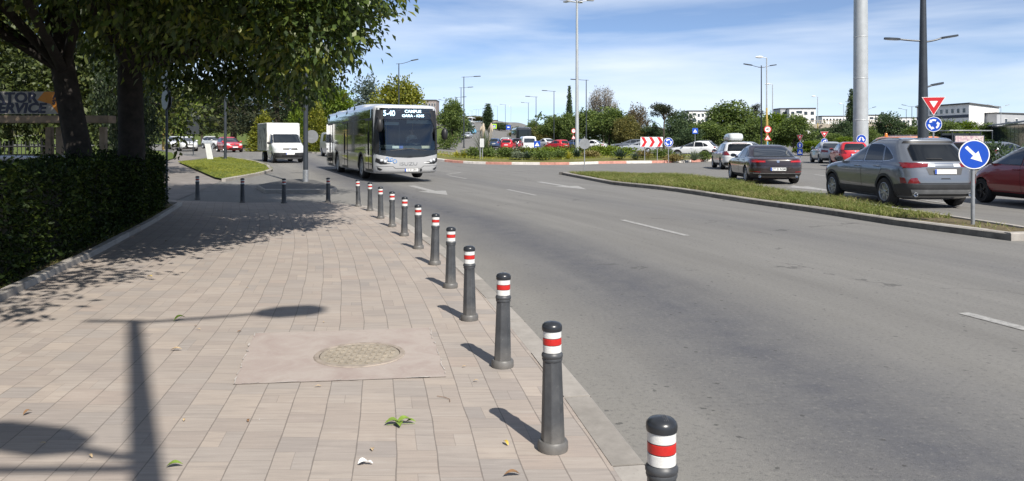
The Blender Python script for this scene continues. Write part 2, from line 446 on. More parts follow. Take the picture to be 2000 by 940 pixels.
# ---------------------------------------------------------------- terrain and road sheets
def sheet(name, xs, ys, dz, m, uvf=None, keep=None):
    vs = [(x, y, gz(x, y)+dz) for y in ys for x in xs]; nx = len(xs)
    fs = [(j*nx+i, j*nx+i+1, (j+1)*nx+i+1, (j+1)*nx+i) for j in range(len(ys)-1) for i in range(nx-1)]
    if keep: fs = [f for f in fs if keep(*(sum(vs[k][q] for k in f)/4 for q in (0, 1)))]
    me = bpy.data.meshes.new(name); me.from_pydata(vs, [], fs); me.materials.append(m)
    if uvf:
        uv = me.uv_layers.new(name='UVMap'); li = np.zeros(len(me.loops), dtype=np.int32); me.loops.foreach_get('vertex_index', li)
        arr = np.array([uvf(x, y) for x, y, _ in vs], dtype=np.float32)[li]; uv.data.foreach_set('uv', arr.ravel())
    o = bpy.data.objects.new(name, me); COL.objects.link(o); return struct(o)
def frange(a, b, s): return list(np.arange(a, b+1e-6, s))
YS = frange(-14, 30, 1)+frange(32, 160, 3)+frange(165, 480, 12)
XS = [-130, -110, -90, -75]+frange(-64, 60, 2)+[66, 75, 90, 110, 140]
sheet('ground', [-3000, -1500, -600, -300, -200]+XS+[180, 260, 400, 800, 1600, 3000], [-60, -30]+YS+[520, 600, 800, 1200, 2000, 4000], -.14, M_ground)
sheet('road', XS, YS, 0, M_asphalt, lambda x, y: (x-xk(y), y))

def pavement():
    ys = frange(-8, 18, .25); n = 24
    vs = []; uv = []
    xl = lambda y: xk(y)-7.0
    for y in ys:
        for i in range(n+1):
            x = xl(y)+(xk(y)-.17-xl(y))*i/n; vs.append((x, y, gz(x, y)+PV)); uv.append((x-xk(y), y))
    fs = [(j*(n+1)+i, j*(n+1)+i+1, (j+1)*(n+1)+i+1, (j+1)*(n+1)+i) for j in range(len(ys)-1) for i in range(n)]
    # rounded far end
    b0 = len(vs); last = (len(ys)-1)*(n+1)
    edge = [(c.x, c.y) for c in CORNER]
    far = []
    for i in range(n+1):
        x = vs[last+i][0]
        yy = interp(sorted([(c[0], c[1]) for c in edge]+[(xk(18), 18.02)]), x)
        far.append((x, max(18.02, yy)))
    for x, y in far: vs.append((x, y, gz(x, y)+PV)); uv.append((x-xk(y), y))
    fs += [(last+i, last+i+1, b0+i+1, b0+i) for i in range(n)]
    me = bpy.data.meshes.new('pavement'); me.from_pydata(vs, [], fs); me.materials.append(M_paver)
    u = me.uv_layers.new(name='UVMap'); li = np.zeros(len(me.loops), dtype=np.int32); me.loops.foreach_get('vertex_index', li)
    u.data.foreach_set('uv', np.array(uv, dtype=np.float32)[li].ravel())
    o = bpy.data.objects.new('pavement', me); COL.objects.link(o); struct(o)
    return far
FAR = pavement()

def resample(pts, L):
    pts = [Vector(p) for p in pts]; out = [pts[0].copy()]; acc = 0
    for a, b in zip(pts, pts[1:]):
        d = (b-a).length
        while acc+d >= L and d > 1e-9:
            a = a+(b-a)*((L-acc)/d); out.append(a.copy()); d = (b-a).length; acc = 0
        acc += d
    if acc > L*.25: out.append(pts[-1].copy())
    return out
def kerb(name, pts, width, top, L, mats, low=-.12, gap=.006, cham=.018, alt=False, jit=.004, joint=False):
    """a row of kerb stones; pts run along the road face, the stones lie to its left"""
    mb = MB(); q = resample(pts, L)
    for i, (a, b) in enumerate(zip(q, q[1:])):
        d = (b-a); d.z = 0; d.normalize(); nl = Vector((-d.y, d.x, 0))
        d0 = (a-q[i-1]) if i else d; d1 = (q[i+2]-b) if i+2 < len(q) else d
        def nrm(e):
            e = Vector((e.x, e.y, 0)).normalized(); m_ = (nl+Vector((-e.y, e.x, 0))).normalized(); return m_/max(.5, m_.dot(nl))
        na, nb = nrm(d0), nrm(d1); j = random.uniform(-jit, jit)
        vs = []
        for p, nn, sgn in ((a, na, 1), (b, nb, -1)):
            p = p+d*gap*.5*sgn; z = gz(p.x, p.y)
            prof = [(0, low), (0, top-cham), (cham, top), (width, top), (width, low)]
            vs += [Vector((p.x+nn.x*o_, p.y+nn.y*o_, z+h_+(j if h_ > low else 0))) for o_, h_ in prof]
        fs = [(k, k+5, k+6, k+1) for k in range(4)]+[(0, 1, 2, 3, 4), (9, 8, 7, 6, 5)]
        mi = 0 if not alt else (i//alt) % 2
        mb.add(vs, fs, mi)
        if len(mats) > 1 and not alt: mb.m[-6] = 1; 
        if joint and i:
            c_ = a+na*(width*.5+.003); mb.box((c_.x, c_.y, gz(a.x, a.y)+(low+top-.007)/2), (gap*1.02, width-.008, top-.007-low), len(mats), rz=math.atan2(d.y, d.x))
    return struct(mb.build(name, list(mats)+([mat('dark_joint_dirt', (.07, .062, .054), .95)] if joint else []), smooth=0, fix=True))
kp = [(xk(y), y, 0) for y in frange(-8, 17.6, .5)]+[(c.x, c.y, 0) for c in CORNER[:2]]
kerb('kerb', kp, .17, PV+.004, .98, [M_conc], gap=.014, joint=True)
kerb('kerb', [(c.x, c.y, 0) for c in CORNER[2:]], .14, PV-.012, .9, [M_conc])
# edging along the hedge
EDGE = [G(a, b, PV) for a, b in ((352, 404), (300, 437), (190, 497), (85, 548), (0, 590))]
ed = [(e.x, e.y, 0) for e in EDGE]; s_ = ((ed[-1][0]-ed[0][0])/(ed[-1][1]-ed[0][1]))
ed += [(ed[-1][0]+s_*(y-ed[-1][1]), y, 0) for y in (4, 0, -6)]
rnd_end = [(ed[0][0]-.55, ed[0][1]+.75, 0), (ed[0][0]-.12, ed[0][1]+.42, 0)]
kerb('kerb', (rnd_end+ed)[::-1], .10, PV+.075, .9, [M_conc], cham=.012)
def edge_x(y): return interp(sorted([(p[1], p[0]) for p in ed]), y)

def flat_poly(name, pts, m, dz=0, kind='structure', step=2.5):
    """a ground sheet following the terrain inside a polygon"""
    mb = MB(); xs = [p[0] for p in pts]; ys = [p[1] for p in pts]; P2 = [(p[0], p[1]) for p in pts]
    nx = max(1, int((max(xs)-min(xs))/step)); ny = max(1, int((max(ys)-min(ys))/step)); dx = (max(xs)-min(xs))/nx; dy = (max(ys)-min(ys))/ny
    for i in range(nx):
        for j in range(ny):
            c = rect_clip(P2, min(xs)+dx*i, min(xs)+dx*(i+1), min(ys)+dy*j, min(ys)+dy*(j+1))
            if len(c) >= 3:
                ar = sum(c[k-1][0]*c[k][1]-c[k][0]*c[k-1][1] for k in range(len(c)))
                if ar < 0: c = c[::-1]
                mb.add([(x, y, gz(x, y)+dz) for x, y in c], [tuple(range(len(c)))])
    o = mb.build(name, m, smooth=0); o['kind'] = kind; return o
def inside(poly, x, y):
    r = False
    for i in range(len(poly)):
        (x0, y0), (x1, y1) = poly[i-1][:2], poly[i][:2]
        if (y0 > y) != (y1 > y) and x < (x1-x0)*(y-y0)/(y1-y0)+x0: r = not r
    return r
# bed under the hedge
bed = [(p[0]-.1, p[1]) for p in ed]+[(ed[-1][0]-7, -6), (ed[0][0]-9, ed[0][1]+.9), (ed[0][0]-.6, ed[0][1]+.7)]
flat_poly('garden_bed', bed, M_soil, PV+.03)

# splitter island with grass
MED = [G(a, b) for a, b in ((1096, 341.5), (1197, 361.6), (1314, 374), (1444, 394.5), (1600, 417), (1750, 441), (1975, 471))]
med_far = [G(a, b, .16) for a, b in ((1130, 336.5), (1262, 338.5), (1379, 345), (1470, 357.5), (1600, 380), (1750, 402))]
mr = [(p.x, p.y) for p in med_far]+[(MED[-1].x+.15+.65, MED[-2].y-.3), (MED[-1].x+.95, MED[-1].y+.15)]
MEDPOLY = [(p.x, p.y) for p in MED]+mr[::-1]
loop = [(x, y, 0) for x, y in MEDPOLY]; loop.append(loop[0])
kerb('kerb', loop[:len(MED)], .14, .13, .95, [M_conc, M_concd], cham=.03)
kerb('kerb', loop[len(MED)-1:], .14, .13, .95, [M_conc])
flat_poly('median_turf', MEDPOLY, M_soil, .105, step=1.2)
# grass verge on the left and its kerb
VERGE = [G(a, b, .1) for a, b in ((348, 316), (401, 309.5), (443, 306), (501, 315), (526, 323), (533, 331), (517, 336), (486, 342), (441, 350), (420, 346))]
flat_poly('grass_verge', [(p.x, p.y) for p in VERGE], M_lawn, .09, step=1)
kerb('kerb', [(p.x, p.y, 0) for p in VERGE[1:9]][::-1], .16, .12, .9, [M_conc])
PATH = [G(a, b) for a, b in ((330, 398), (436, 352), (420, 346), (348, 316), (395, 309), (330, 300), (318, 330), (318, 398))]
flat_poly('path', [(p.x, p.y) for p in PATH], mat('worn_path_concrete', (.20, .18, .165), .85, var=.3, scale=2, bump=.3), .012, step=1)
# small kerbed island by the lamp post
ISL = [G(a, b, .13) for a, b in ((502, 361), (517, 369.5), (645, 369.5), (658, 366), (640, 359), (614, 351.5), (590, 349.5), (555, 351))]
mbi = MB(); k = len(ISL)
bot = [Vector((p.x, p.y, gz(p.x, p.y)-.1)) for p in ISL]; cen = sum(ISL, Vector())/k
tp = [p+(cen-p)*.02 for p in ISL]; md = [Vector((p.x, p.y, p.z-.025)) for p in ISL]
mbi.add(bot+md+tp, [(i, (i+1) % k, k+(i+1) % k, k+i) for i in range(k)]+[(k+i, k+(i+1) % k, 2*k+(i+1) % k, 2*k+i) for i in range(k)], 1)
mbi.add(tp, [tuple(range(k))], 0)
struct(mbi.build('traffic_island', [mat('old_island_asphalt', (.095, .092, .088), .9, var=.3, scale=3, bump=.4), M_conc], smooth=0, fix=True))

# roundabout island
RC = (4.3, 64.4); RR_ = 12.4
ring = [(RC[0]+RR_*math.cos(a), RC[1]+RR_*math.sin(a), 0) for a in (2*math.pi*i/96 for i in range(97))]
kerb('kerb', ring, .30, .17, 1.0, [M_kred, M_kwhite], alt=2, gap=.01)
def dome():
    mb = MB(); n, m = 48, 8; vs = []
    for j in range(m+1):
        r = (RR_-.2)*(1-j/m)
        for i in range(n):
            a = 2*math.pi*i/n; x = RC[0]+r*math.cos(a); y = RC[1]+r*math.sin(a); vs.append((x, y, gz(x, y)+.14+.30*(1-(r/RR_)**2)))
    mb.add(vs, [(j*n+i, j*n+(i+1) % n, (j+1)*n+(i+1) % n, (j+1)*n+i) for j in range(m) for i in range(n)])
    return struct(mb.build('roundabout_lawn', earth('dry_roundabout_turf', (.07, .085, .025), (.13, .13, .045), (.22, .18, .09), 1.5), smooth=60))
dome()
def rz_(x, y): return gz(x, y)+.14+.30*max(0, 1-((x-RC[0])**2+(y-RC[1])**2)/RR_**2)

# park behind the side road, verge by the far road, ground on the right
PARK = [(-10.5, 90), (-14.5, 69), (-17.8, 69.5), (-24, 79), (-33, 93), (-44, 108), (-60, 125), (-125, 150), (-125, 330), (-20, 330), (-15, 190), (-12.5, 130)]
flat_poly('park_lawn', PARK, M_lawn, .08, step=6)
kerb('kerb', [(p[0], p[1], 0) for p in PARK[:7]][::-1][::-1], .16, .12, 1.2, [M_conc])
FOOT = [(-8.8, 80), (-10.4, 80), (-10.9, 92), (-13.0, 130), (-15.5, 190), (-13.0, 190), (-10.6, 130), (-9.0, 100)]
flat_poly('footway', FOOT, mat('pale_paving', (.30, .27, .25), .85, var=.2, scale=1), .1, step=3)
LEFTP = [(-24, 44), (-20.5, 52), (-29, 66), (-36, 78), (-52, 100), (-90, 120), (-130, 120), (-130, 30), (-60, 30)]
flat_poly('park_lawn', [(-21.5, 28), (-20.5, 44), (-24.5, 56), (-31, 70), (-43, 88), (-56, 104), (-129, 130), (-129, 20), (-40, 10), (-15, 12), (-14, 24)], M_lawn, .07, step=5)

# ---------------------------------------------------------------- painted markings
def marking(pts, dz=.005):
    return [(p.x, p.y, gz(p.x, p.y)+dz) for p in pts]
mk = MB()
def dash(a, b, wd=.13):
    a, b = Vector((a.x, a.y, 0)), Vector((b.x, b.y, 0)); d = (b-a).normalized(); n = Vector((-d.y, d.x, 0))*wd/2
    N_ = max(1, int((b-a).length/2)); 
    for i in range(N_):
        p = a+(b-a)*i/N_; q = a+(b-a)*(i+1)/N_
        mk.add(marking([p-n, q-n, q+n, p+n]), [(0, 1, 2, 3)])
for p, q in (((1215, 430), (1342, 461)), ((1882, 612), (2040, 653)), ((991, 370.5), (1047, 382)), ((877, 343.5), (911, 349.5)), ((1760, 556), (1700, 541))[:0] or ((2300, 725), (2500, 775))):
    dash(G(*p), G(*q))
# give-way and lane lines farther off, and on the right carriageway
for p, q in (((1545, 362.5), (1612, 373)), ((1700, 352), (1640, 345)), ((1590, 341), (1640, 348)), ((1052, 338), (985, 337.5)), ((1760, 385), (1880, 402)), ((872, 341), (900, 337))):
    dash(G(*p), G(*q), .14)
def arrow(tail, tip, head=2.0, hw=.85, sw=.13):
    a, b = Vector((tail.x, tail.y, 0)), Vector((tip.x, tip.y, 0)); d = (b-a).normalized(); n = Vector((-d.y, d.x, 0)); L = (b-a).length
    h = a+d*(L-head)
    mk.add(marking([a-n*sw, h-n*sw, h+n*sw, a+n*sw]), [(0, 1, 2, 3)])
    mk.add(marking([h-n*hw*.55, b, h+n*hw*.55]), [(0, 1, 2)])
arrow(G(1052, 355.5), G(1146, 370.5)); arrow(G(803, 363), G(874, 381.5))
arrow(G(1545, 364), G(1640, 375), 2.2)
struct(mk.build('road_markings', M_mark, smooth=0))
# ---------------------------------------------------------------- street furniture
def bollardm():
    t = NT('dark_grey_plastic'); b = t.b; oi = t.add('ShaderNodeObjectInfo'); co_ = t.coord(); sp = t.add('ShaderNodeSeparateXYZ'); t.link(co_, sp.inputs[0])
    va = t.add('ShaderNodeVectorMath', operation='ADD'); t.link(co_, va.inputs[0]); t.link(oi.outputs['Location'], va.inputs[1])
    n = t.noise(va.outputs[0], 9, 6, .7); n2 = t.noise(va.outputs[0], 48, 4, .75)
    c = t.ramp(n, [(.3, (.034, .036, .040)), (.55, (.052, .055, .060)), (.75, (.075, .077, .080))])
    c = t.mix(t.ramp(n2, [(.63, 0), (.70, .5)]), c, (.16, .16, .158))
    low = t.math('MULTIPLY', t.math('SUBTRACT', 1, t.math('DIVIDE', sp.outputs[2], .16), clamp=True), n, clamp=True)
    c = t.mix(t.math('MULTIPLY', low, 1.1, clamp=True), c, (.19, .175, .155))
    t.link(c, b.inputs['Base Color']); t.link(t.math('ADD', .34, t.math('MULTIPLY', n, .3)), b.inputs['Roughness']); t.bump(n2, .15, .003); return t.m
M_black = bollardm()
M_cap = mat('bollard_cap_plastic', (.022, .024, .028), .3, var=.3, scale=10)
def reflective(name, col):
    t = NT(name); co_ = t.coord()
    v = t.add('ShaderNodeTexVoronoi', i_Scale=190); t.link(co_, v.inputs['Vector'])
    n = t.noise(co_, 9, 5, .7)
    c = t.mix(t.ramp(n, [(.5, 0), (.75, .5)]), col, tuple(x*.55 for x in col))
    c = t.mix(t.ramp(v.outputs['Distance'], [(.35, 0), (.6, .22)]), c, tuple(x*.6 for x in col))
    t.link(c, t.b.inputs['Base Color']); t.b.inputs['Roughness'].default_value = .35; return t.m
M_bw = reflective('white_reflective_band', (.66, .66, .64)); M_br = reflective('red_reflective_band', (.50, .022, .018))
M_pole = mat('dark_painted_steel', (.045, .052, .062), .45, .3, var=.2, scale=3)
M_poleg = mat('galvanised_steel', (.36, .37, .38), .45, .6, var=.25, scale=5)
M_polel = mat('pale_grey_steel', (.40, .42, .43), .5, .2, var=.12, scale=2)
M_yel = mat('ochre_paint', (.52, .36, .10), .6, var=.25, scale=3)
M_white = mat('white_paint', (.72, .72, .70), .5, var=.1, scale=4)
M_signback = mat('sign_back_aluminium', (.26, .27, .28), .5, .4, var=.15, scale=5)
M_sblue = mat('sign_blue', (.006, .062, .42), .35, var=.12, scale=3); M_sred = mat('sign_red', (.52, .018, .022), .35, var=.12, scale=3)
M_swhite = mat('sign_white', (.78, .78, .77), .35, var=.06, scale=3); M_sblack = mat('sign_black', (.015, .015, .017), .4)
M_lamp = mat('lamp_glass', (.55, .58, .6), .2)

def make_bollard(label):
    t = thing('bollard', label, 'bollard', group='kerbside bollards with red and white bands')
    b = MB(); b.lathe([(.0, 0), (.074, 0), (.076, .012), (.075, .04), (.068, .05), (.0, .05)], 28); b.build('base', M_black, t)
    s = MB()
    n = 8
    vs = []
    for r, z in ((.061, .048), (.059, .07), (.0475, .445)): vs += [(r*math.cos(R(22.5+45*i)), r*math.sin(R(22.5+45*i)), z) for i in range(n)]
    s.add(vs, [(k*n+i, k*n+(i+1) % n, (k+1)*n+(i+1) % n, (k+1)*n+i) for k in range(2) for i in range(n)])
    o = s.build('shaft', M_black, t, smooth=20); bevel(o, .003, 1)
    c = MB(); c.lathe([(.040, .44), (.049, .442), (.051, .45), (.049, .456), (.053, .462), (.053, .472), (.049, .478), (.046, .482), (.0440, .484)], 28); c.build('collar', M_black, t)
    core = MB(); core.lathe([(.0440, .482), (.0440, .592)], 28); core.build('neck', M_black, t)
    for z0, z1, m in ((.4845, .5195, M_bw), (.5225, .5535, M_br), (.5565, .589, M_bw)):
        k = MB(); k.lathe([(.0446, z0), (.0462, z0+.001), (.0462, z1-.001), (.0446, z1)], 28); k.build('reflective_band', m, t)
    k = MB(); k.lathe([(.044, .588), (.0495, .590), (.0505, .597), (.0505, .609), (.048, .617), (.040, .626), (.022, .632), (0, .634)], 28); k.build('cap', M_cap, t)
    return t
BOL = [(1080, 878), (981.5, 716), (917, 625), (880, 562), (849, 517), (817.5, 486), (789.5, 461), (766, 443), (743.5, 427), (722.5, 412), (700, 403.5)]
pos = [G(a, b, PV) for a, b in BOL]
d01 = (pos[0]-pos[1]); first = pos[0]+d01*.94; first = Vector((first.x+.03, first.y, PV))
pos = [first]+pos
ordn = ['nearest', 'second', 'third', 'fourth', 'fifth', 'sixth', 'seventh', 'eighth', 'ninth', 'tenth', 'eleventh', 'farthest']
bol = None
for i, p in enumerate(pos):
    lab = ('nearest bollard, cut off by the bottom edge, with scratched domed cap' if i == 0 else
           'last bollard of the kerbside row, where the kerb bends left' if i == 11 else
           f'{ordn[i]} bollard from the camera in the row along the road kerb')
    if bol is None: bol = make_bollard(lab); bol.location = p
    else:
        q = dup(bol, p, random.uniform(0, .6), lab); q.rotation_euler.x = random.uniform(-.022, .022); q.rotation_euler.y = random.uniform(-.026, .026)
for (a, b), lab in zip(((641, 396), (554.5, 398.5), (473.5, 397.5), (385.5, 390.5)),
        ('bollard in front of the small kerbed island, right end of the four across the footway', 'shaded bollard between the island kerb and its left neighbour, across the footway',
         'shaded bollard standing right of the grass verge tip, across the footway', 'shaded bollard beside the thin sign post by the hedge')):
    dup(bol, G(a, b, PV-.02), random.uniform(0, .6), lab, group='bollards across the end of the footway')
# scratches on the nearest cap
sc = MB()
for k in range(3): sc.path([(.004+.006*k, -.03, .6295), (.002+.006*k, 0, .6342), (-.002+.007*k, .024, .6312)], .0009, 4)
kid = [c for c in bol.children if c.name.startswith('cap')][0]
sc.build('scratches', mat('scuffed_plastic', (.12, .12, .125), .6), kid)

# manhole in its concrete patch
mp0 = [G(a, b, PV) for a, b in ((497, 652), (840, 641), (872, 737), (455, 752))]
o = flat_poly('patch', [(p.x, p.y) for p in mp0], None, PV+.004, step=.4)
def patchm():
    t = NT('pinkish_concrete'); co_ = t.coord(); n = t.noise(co_, 3.2, 6, .65, .6); n2 = t.noise(co_, 40, 4, .7)
    c = t.ramp(n, [(.28, (.265, .208, .188)), (.46, (.305, .255, .228)), (.6, (.335, .29, .26)), (.75, (.29, .24, .212))])
    c = t.mix(t.ramp(n2, [(.6, 0), (.75, .4)]), c, (.42, .38, .35)); t.link(c, t.b.inputs['Base Color']); t.b.inputs['Roughness'].default_value = .85; t.bump(n2, .3, .004); return t.m
o.data.materials.clear(); o.data.materials.append(patchm())
# pale mortar smeared along the edges of the patch
mb = MB()
for a, b in zip(mp0, mp0[1:]+mp0[:1]):
    d = (b-a).normalized(); n_ = Vector((-d.y, d.x, 0)); L = (b-a).length; k = int(L/.05); inn, out_ = [], []
    for i in range(k+1):
        p = a+(b-a)*i/k; wv = random.uniform(.001, .009)*(1 if random.random() < .9 else 2.4); q = p+n_*random.uniform(-.012, .006)
        inn.append(q-n_*wv*.5); out_.append(q+n_*wv*.5)
    for i in range(k): 
        if random.random() < .5: mb.add([(v.x, v.y, PV+.008) for v in (inn[i], inn[i+1], out_[i+1], out_[i])], [(0, 1, 2, 3)])
struct(mb.build('mortar_edge', mat('pale_mortar', (.40, .37, .34), .9, var=.4, scale=30), smooth=0, fix=True))
mc = G(703, 694, PV); mrad = 88/F*mc.y
man = thing('manhole_cover', 'round sandy manhole cover with raised tread ribs set in the pinkish concrete patch', 'manhole cover', (mc.x, mc.y, PV+.004))
M_man = mat('sandy_cast_cover', (.285, .248, .198), .75, var=.22, scale=7, bump=.4)
MB().lathe([(mrad*.0, .004), (mrad*.86, .004), (mrad*.87, .001)], 48).build('lid', M_man, man)
MB().lathe([(mrad*.88, .001), (mrad*.885, .007), (mrad*.98, .007), (mrad, .001)], 48).build('frame', mat('worn_cover_frame', (.285, .24, .20), .8, var=.35, scale=10, bump=.3), man)
rb = MB(); st = .045
for ix in range(-12, 13):
    for iy in range(-12, 13):
        x, y = ix*st, iy*st
        if math.hypot(x, y) < mrad*.80:
            rb.box((x, y, .0065), (.030, .010, .006), rz=R(28 if (ix//2+iy) % 2 else -28))
rb.build('tread_pattern', M_man, man)

# fallen leaves and litter
def leaf_blade(mb, c, L, W, rz, curl, mi=0, n=6):
    """one curled leaf with a midrib fold"""
    vs = []; ca, sa = math.cos(rz), math.sin(rz)
    for i in range(n+1):
        t_ = i/n; wd = W*math.sin(math.pi*min(1, t_**.75))*.5+.0005; z = .004+curl*math.sin(t_*math.pi)*L*.5+curl*.3*L*t_
        for sgn in (-1, 0, 1):
            x = L*(t_-.5); y = wd*sgn; zz = z+abs(sgn)*wd*.45
            vs.append((c[0]+x*ca-y*sa, c[1]+x*sa+y*ca, c[2]+zz))
    fs = []
    for i in range(n):
        for j in (0, 1): a = i*3+j; fs.append((a, a+3, a+4, a+1))
    mb.add(vs, fs, mi)
M_lg = mat('fallen_green_leaf', (.16, .24, .035), .5, var=.4, scale=20); M_ly = mat('fallen_yellow_leaf', (.50, .36, .06), .55, var=.4, scale=20)
M_lb = mat('dry_brown_leaf', (.20, .11, .05), .7, var=.4, scale=20); M_lp = mat('pale_dry_leaf', (.46, .34, .20), .7, var=.3, scale=20)
def litter(px, py, fn, label, cat, name='fallen_leaf', m=None, group=None):
    g = G(px, py, PV); mb = MB(); fn(mb); o = mb.build(name, m, loc=(g.x, g.y, PV+.002)); tag(o, label, cat, group); return o
def spray(mb):
    leaf_blade(mb, (-.04, .0, 0), .085, .052, R(200), .35); leaf_blade(mb, (.022, .012, .003), .085, .05, R(25), .4); leaf_blade(mb, (.0, -.022, .002), .07, .045, R(-75), .3); leaf_blade(mb, (.055, .02, .002), .06, .03, R(-10), .3)
    mb.path([(-.07, -.01, .004), (0, 0, .008), (.08, .015, .004)], .0015, 5)
litter(781, 831, spray, 'fresh green twig of several leaves lying on pavers near the second bollard', 'leaf', m=M_lg)
for px, py, L, W, rz, cu, m, lab in (
        (351, 627, .10, .05, 40, .5, M_lg, 'curled green leaf beside the shadow of the lamp arm'), (341, 913, .075, .035, 10, .3, M_lg, 'yellow-green leaf at the foot of the lamp post shadow'),
        (344, 686, .085, .028, 5, .3, M_lp, 'long pale dry leaf right of the lamp post shadow'), (293, 542, .07, .03, -20, .3, M_ly, 'yellow leaf near the tree shadow by the hedge edging'),
        (54, 810, .05, .025, 60, .5, M_lb, 'curled brown leaf above the round lamp head shadow'), (1000, 931, .08, .03, 200, .3, M_lb, 'brown leaf beside the kerb at the bottom edge'),
        (988, 869, .05, .016, 120, .4, M_ly, 'small orange leaf left of the second bollard foot')):
    litter(px, py, lambda mb: leaf_blade(mb, (0, 0, 0), L, W, R(rz), cu), lab, 'leaf', m=m)
for i in range(16):
    px = random.choice([random.uniform(30, 480), random.uniform(480, 1000)]); py = random.uniform(470, 900)
    g = G(px, py, PV)
    if g.x > xk(g.y)-.25 or g.x < edge_x(g.y)+.15: continue
    litter(px, py, lambda mb: leaf_blade(mb, (0, 0, 0), random.uniform(.018, .045), random.uniform(.01, .02), random.uniform(0, 6), random.uniform(.1, .5)),
           'small dry leaf fragment scattered on the pale pavers', 'leaf', m=random.choice([M_ly, M_lb, M_lp, M_lp]), group='small dry leaves on the footway')
def scrap(mb):
    leaf_blade(mb, (0, 0, 0), .05, .045, .3, .3); leaf_blade(mb, (.03, -.004, 0), .04, .018, -.3, .4)
litter(709, 908, scrap, 'torn white paper scrap on the pavers near the bottom edge', 'litter', 'paper_scrap', M_white)
def twig(mb): mb.path([(-.06, .05, .004), (-.01, .02, .006), (.02, -.01, .005), (.025, -.05, .004)], .0016, 5)
litter(872, 781, twig, 'thin curved twig lying between the manhole and the bollards', 'twig', 'twig', M_lb)

# street lamps
def lamp(label, base, h, r0, r1, arms, m=M_pole, group=None, name='street_lamp', foot=True, tail=0.0, yellow=None, dz=0):
    """arms: (heading in degrees from +X, length, height, rise, head length)"""
    t = thing(name, label, 'street lamp', base, group=group)
    k = 12 if r0 < .3 else 24
    mb = MB(); mb.path([(0, 0, -.1), (0, 0, h*.5), (0, 0, h)], [r0, (r0+r1)/2, r1], k)
    if foot: mb.lathe([(r0*2.1, -.05), (r0*2.1, .02), (r0*1.15, .03), (r0*1.1, .10)], 12)
    if yellow: 
        mb2 = MB(); mb2.path([(0, 0, .3), (0, 0, yellow)], [r0*1.04, r0*1.0], k); mb2.build('painted_band', M_yel, t)
    mb.build('pole', m, t)
    for az, L, z, rise, hl, *hw in arms:
        d = Vector((math.cos(R(az)), math.sin(R(az)), 0)); a = MB(); n = 6
        ar = max(.022, r1*.55)
        pts = [d*(-tail)+Vector((0, 0, z-.01))] if tail else []
        pts += [d*(L*i/n)+Vector((0, 0, z+rise*(i/n)**1.6)) for i in range(n+1)]
        a.path(pts, ar, 8); a.build('arm', m, t)
        if hl:
            e = pts[-1]; hd = MB(); sl = rise*1.6/L*.45
            A = Vector((d.x, d.y, sl)).normalized(); B = Vector((-d.y, d.x, 0)); w_ = hl*(hw[0] if hw else .22)
            poly = [(-.1, -w_*.4), (.08, -w_), (hl*.75, -w_*.95), (hl, -w_*.45), (hl, w_*.45), (hl*.75, w_*.95), (.08, w_), (-.1, w_*.4)]
            hd.prism(poly, e-Vector((0, 0, .05)), A, B, .09); o = hd.build('lamp_head', m, t, fix=True)
            ln = MB(); ln.prism([(x*.8+.05, y*.8) for x, y in poly], e-Vector((0, 0, .062)), A, B, .010); ln.build('lens', M_lamp, o, fix=True)
    return t
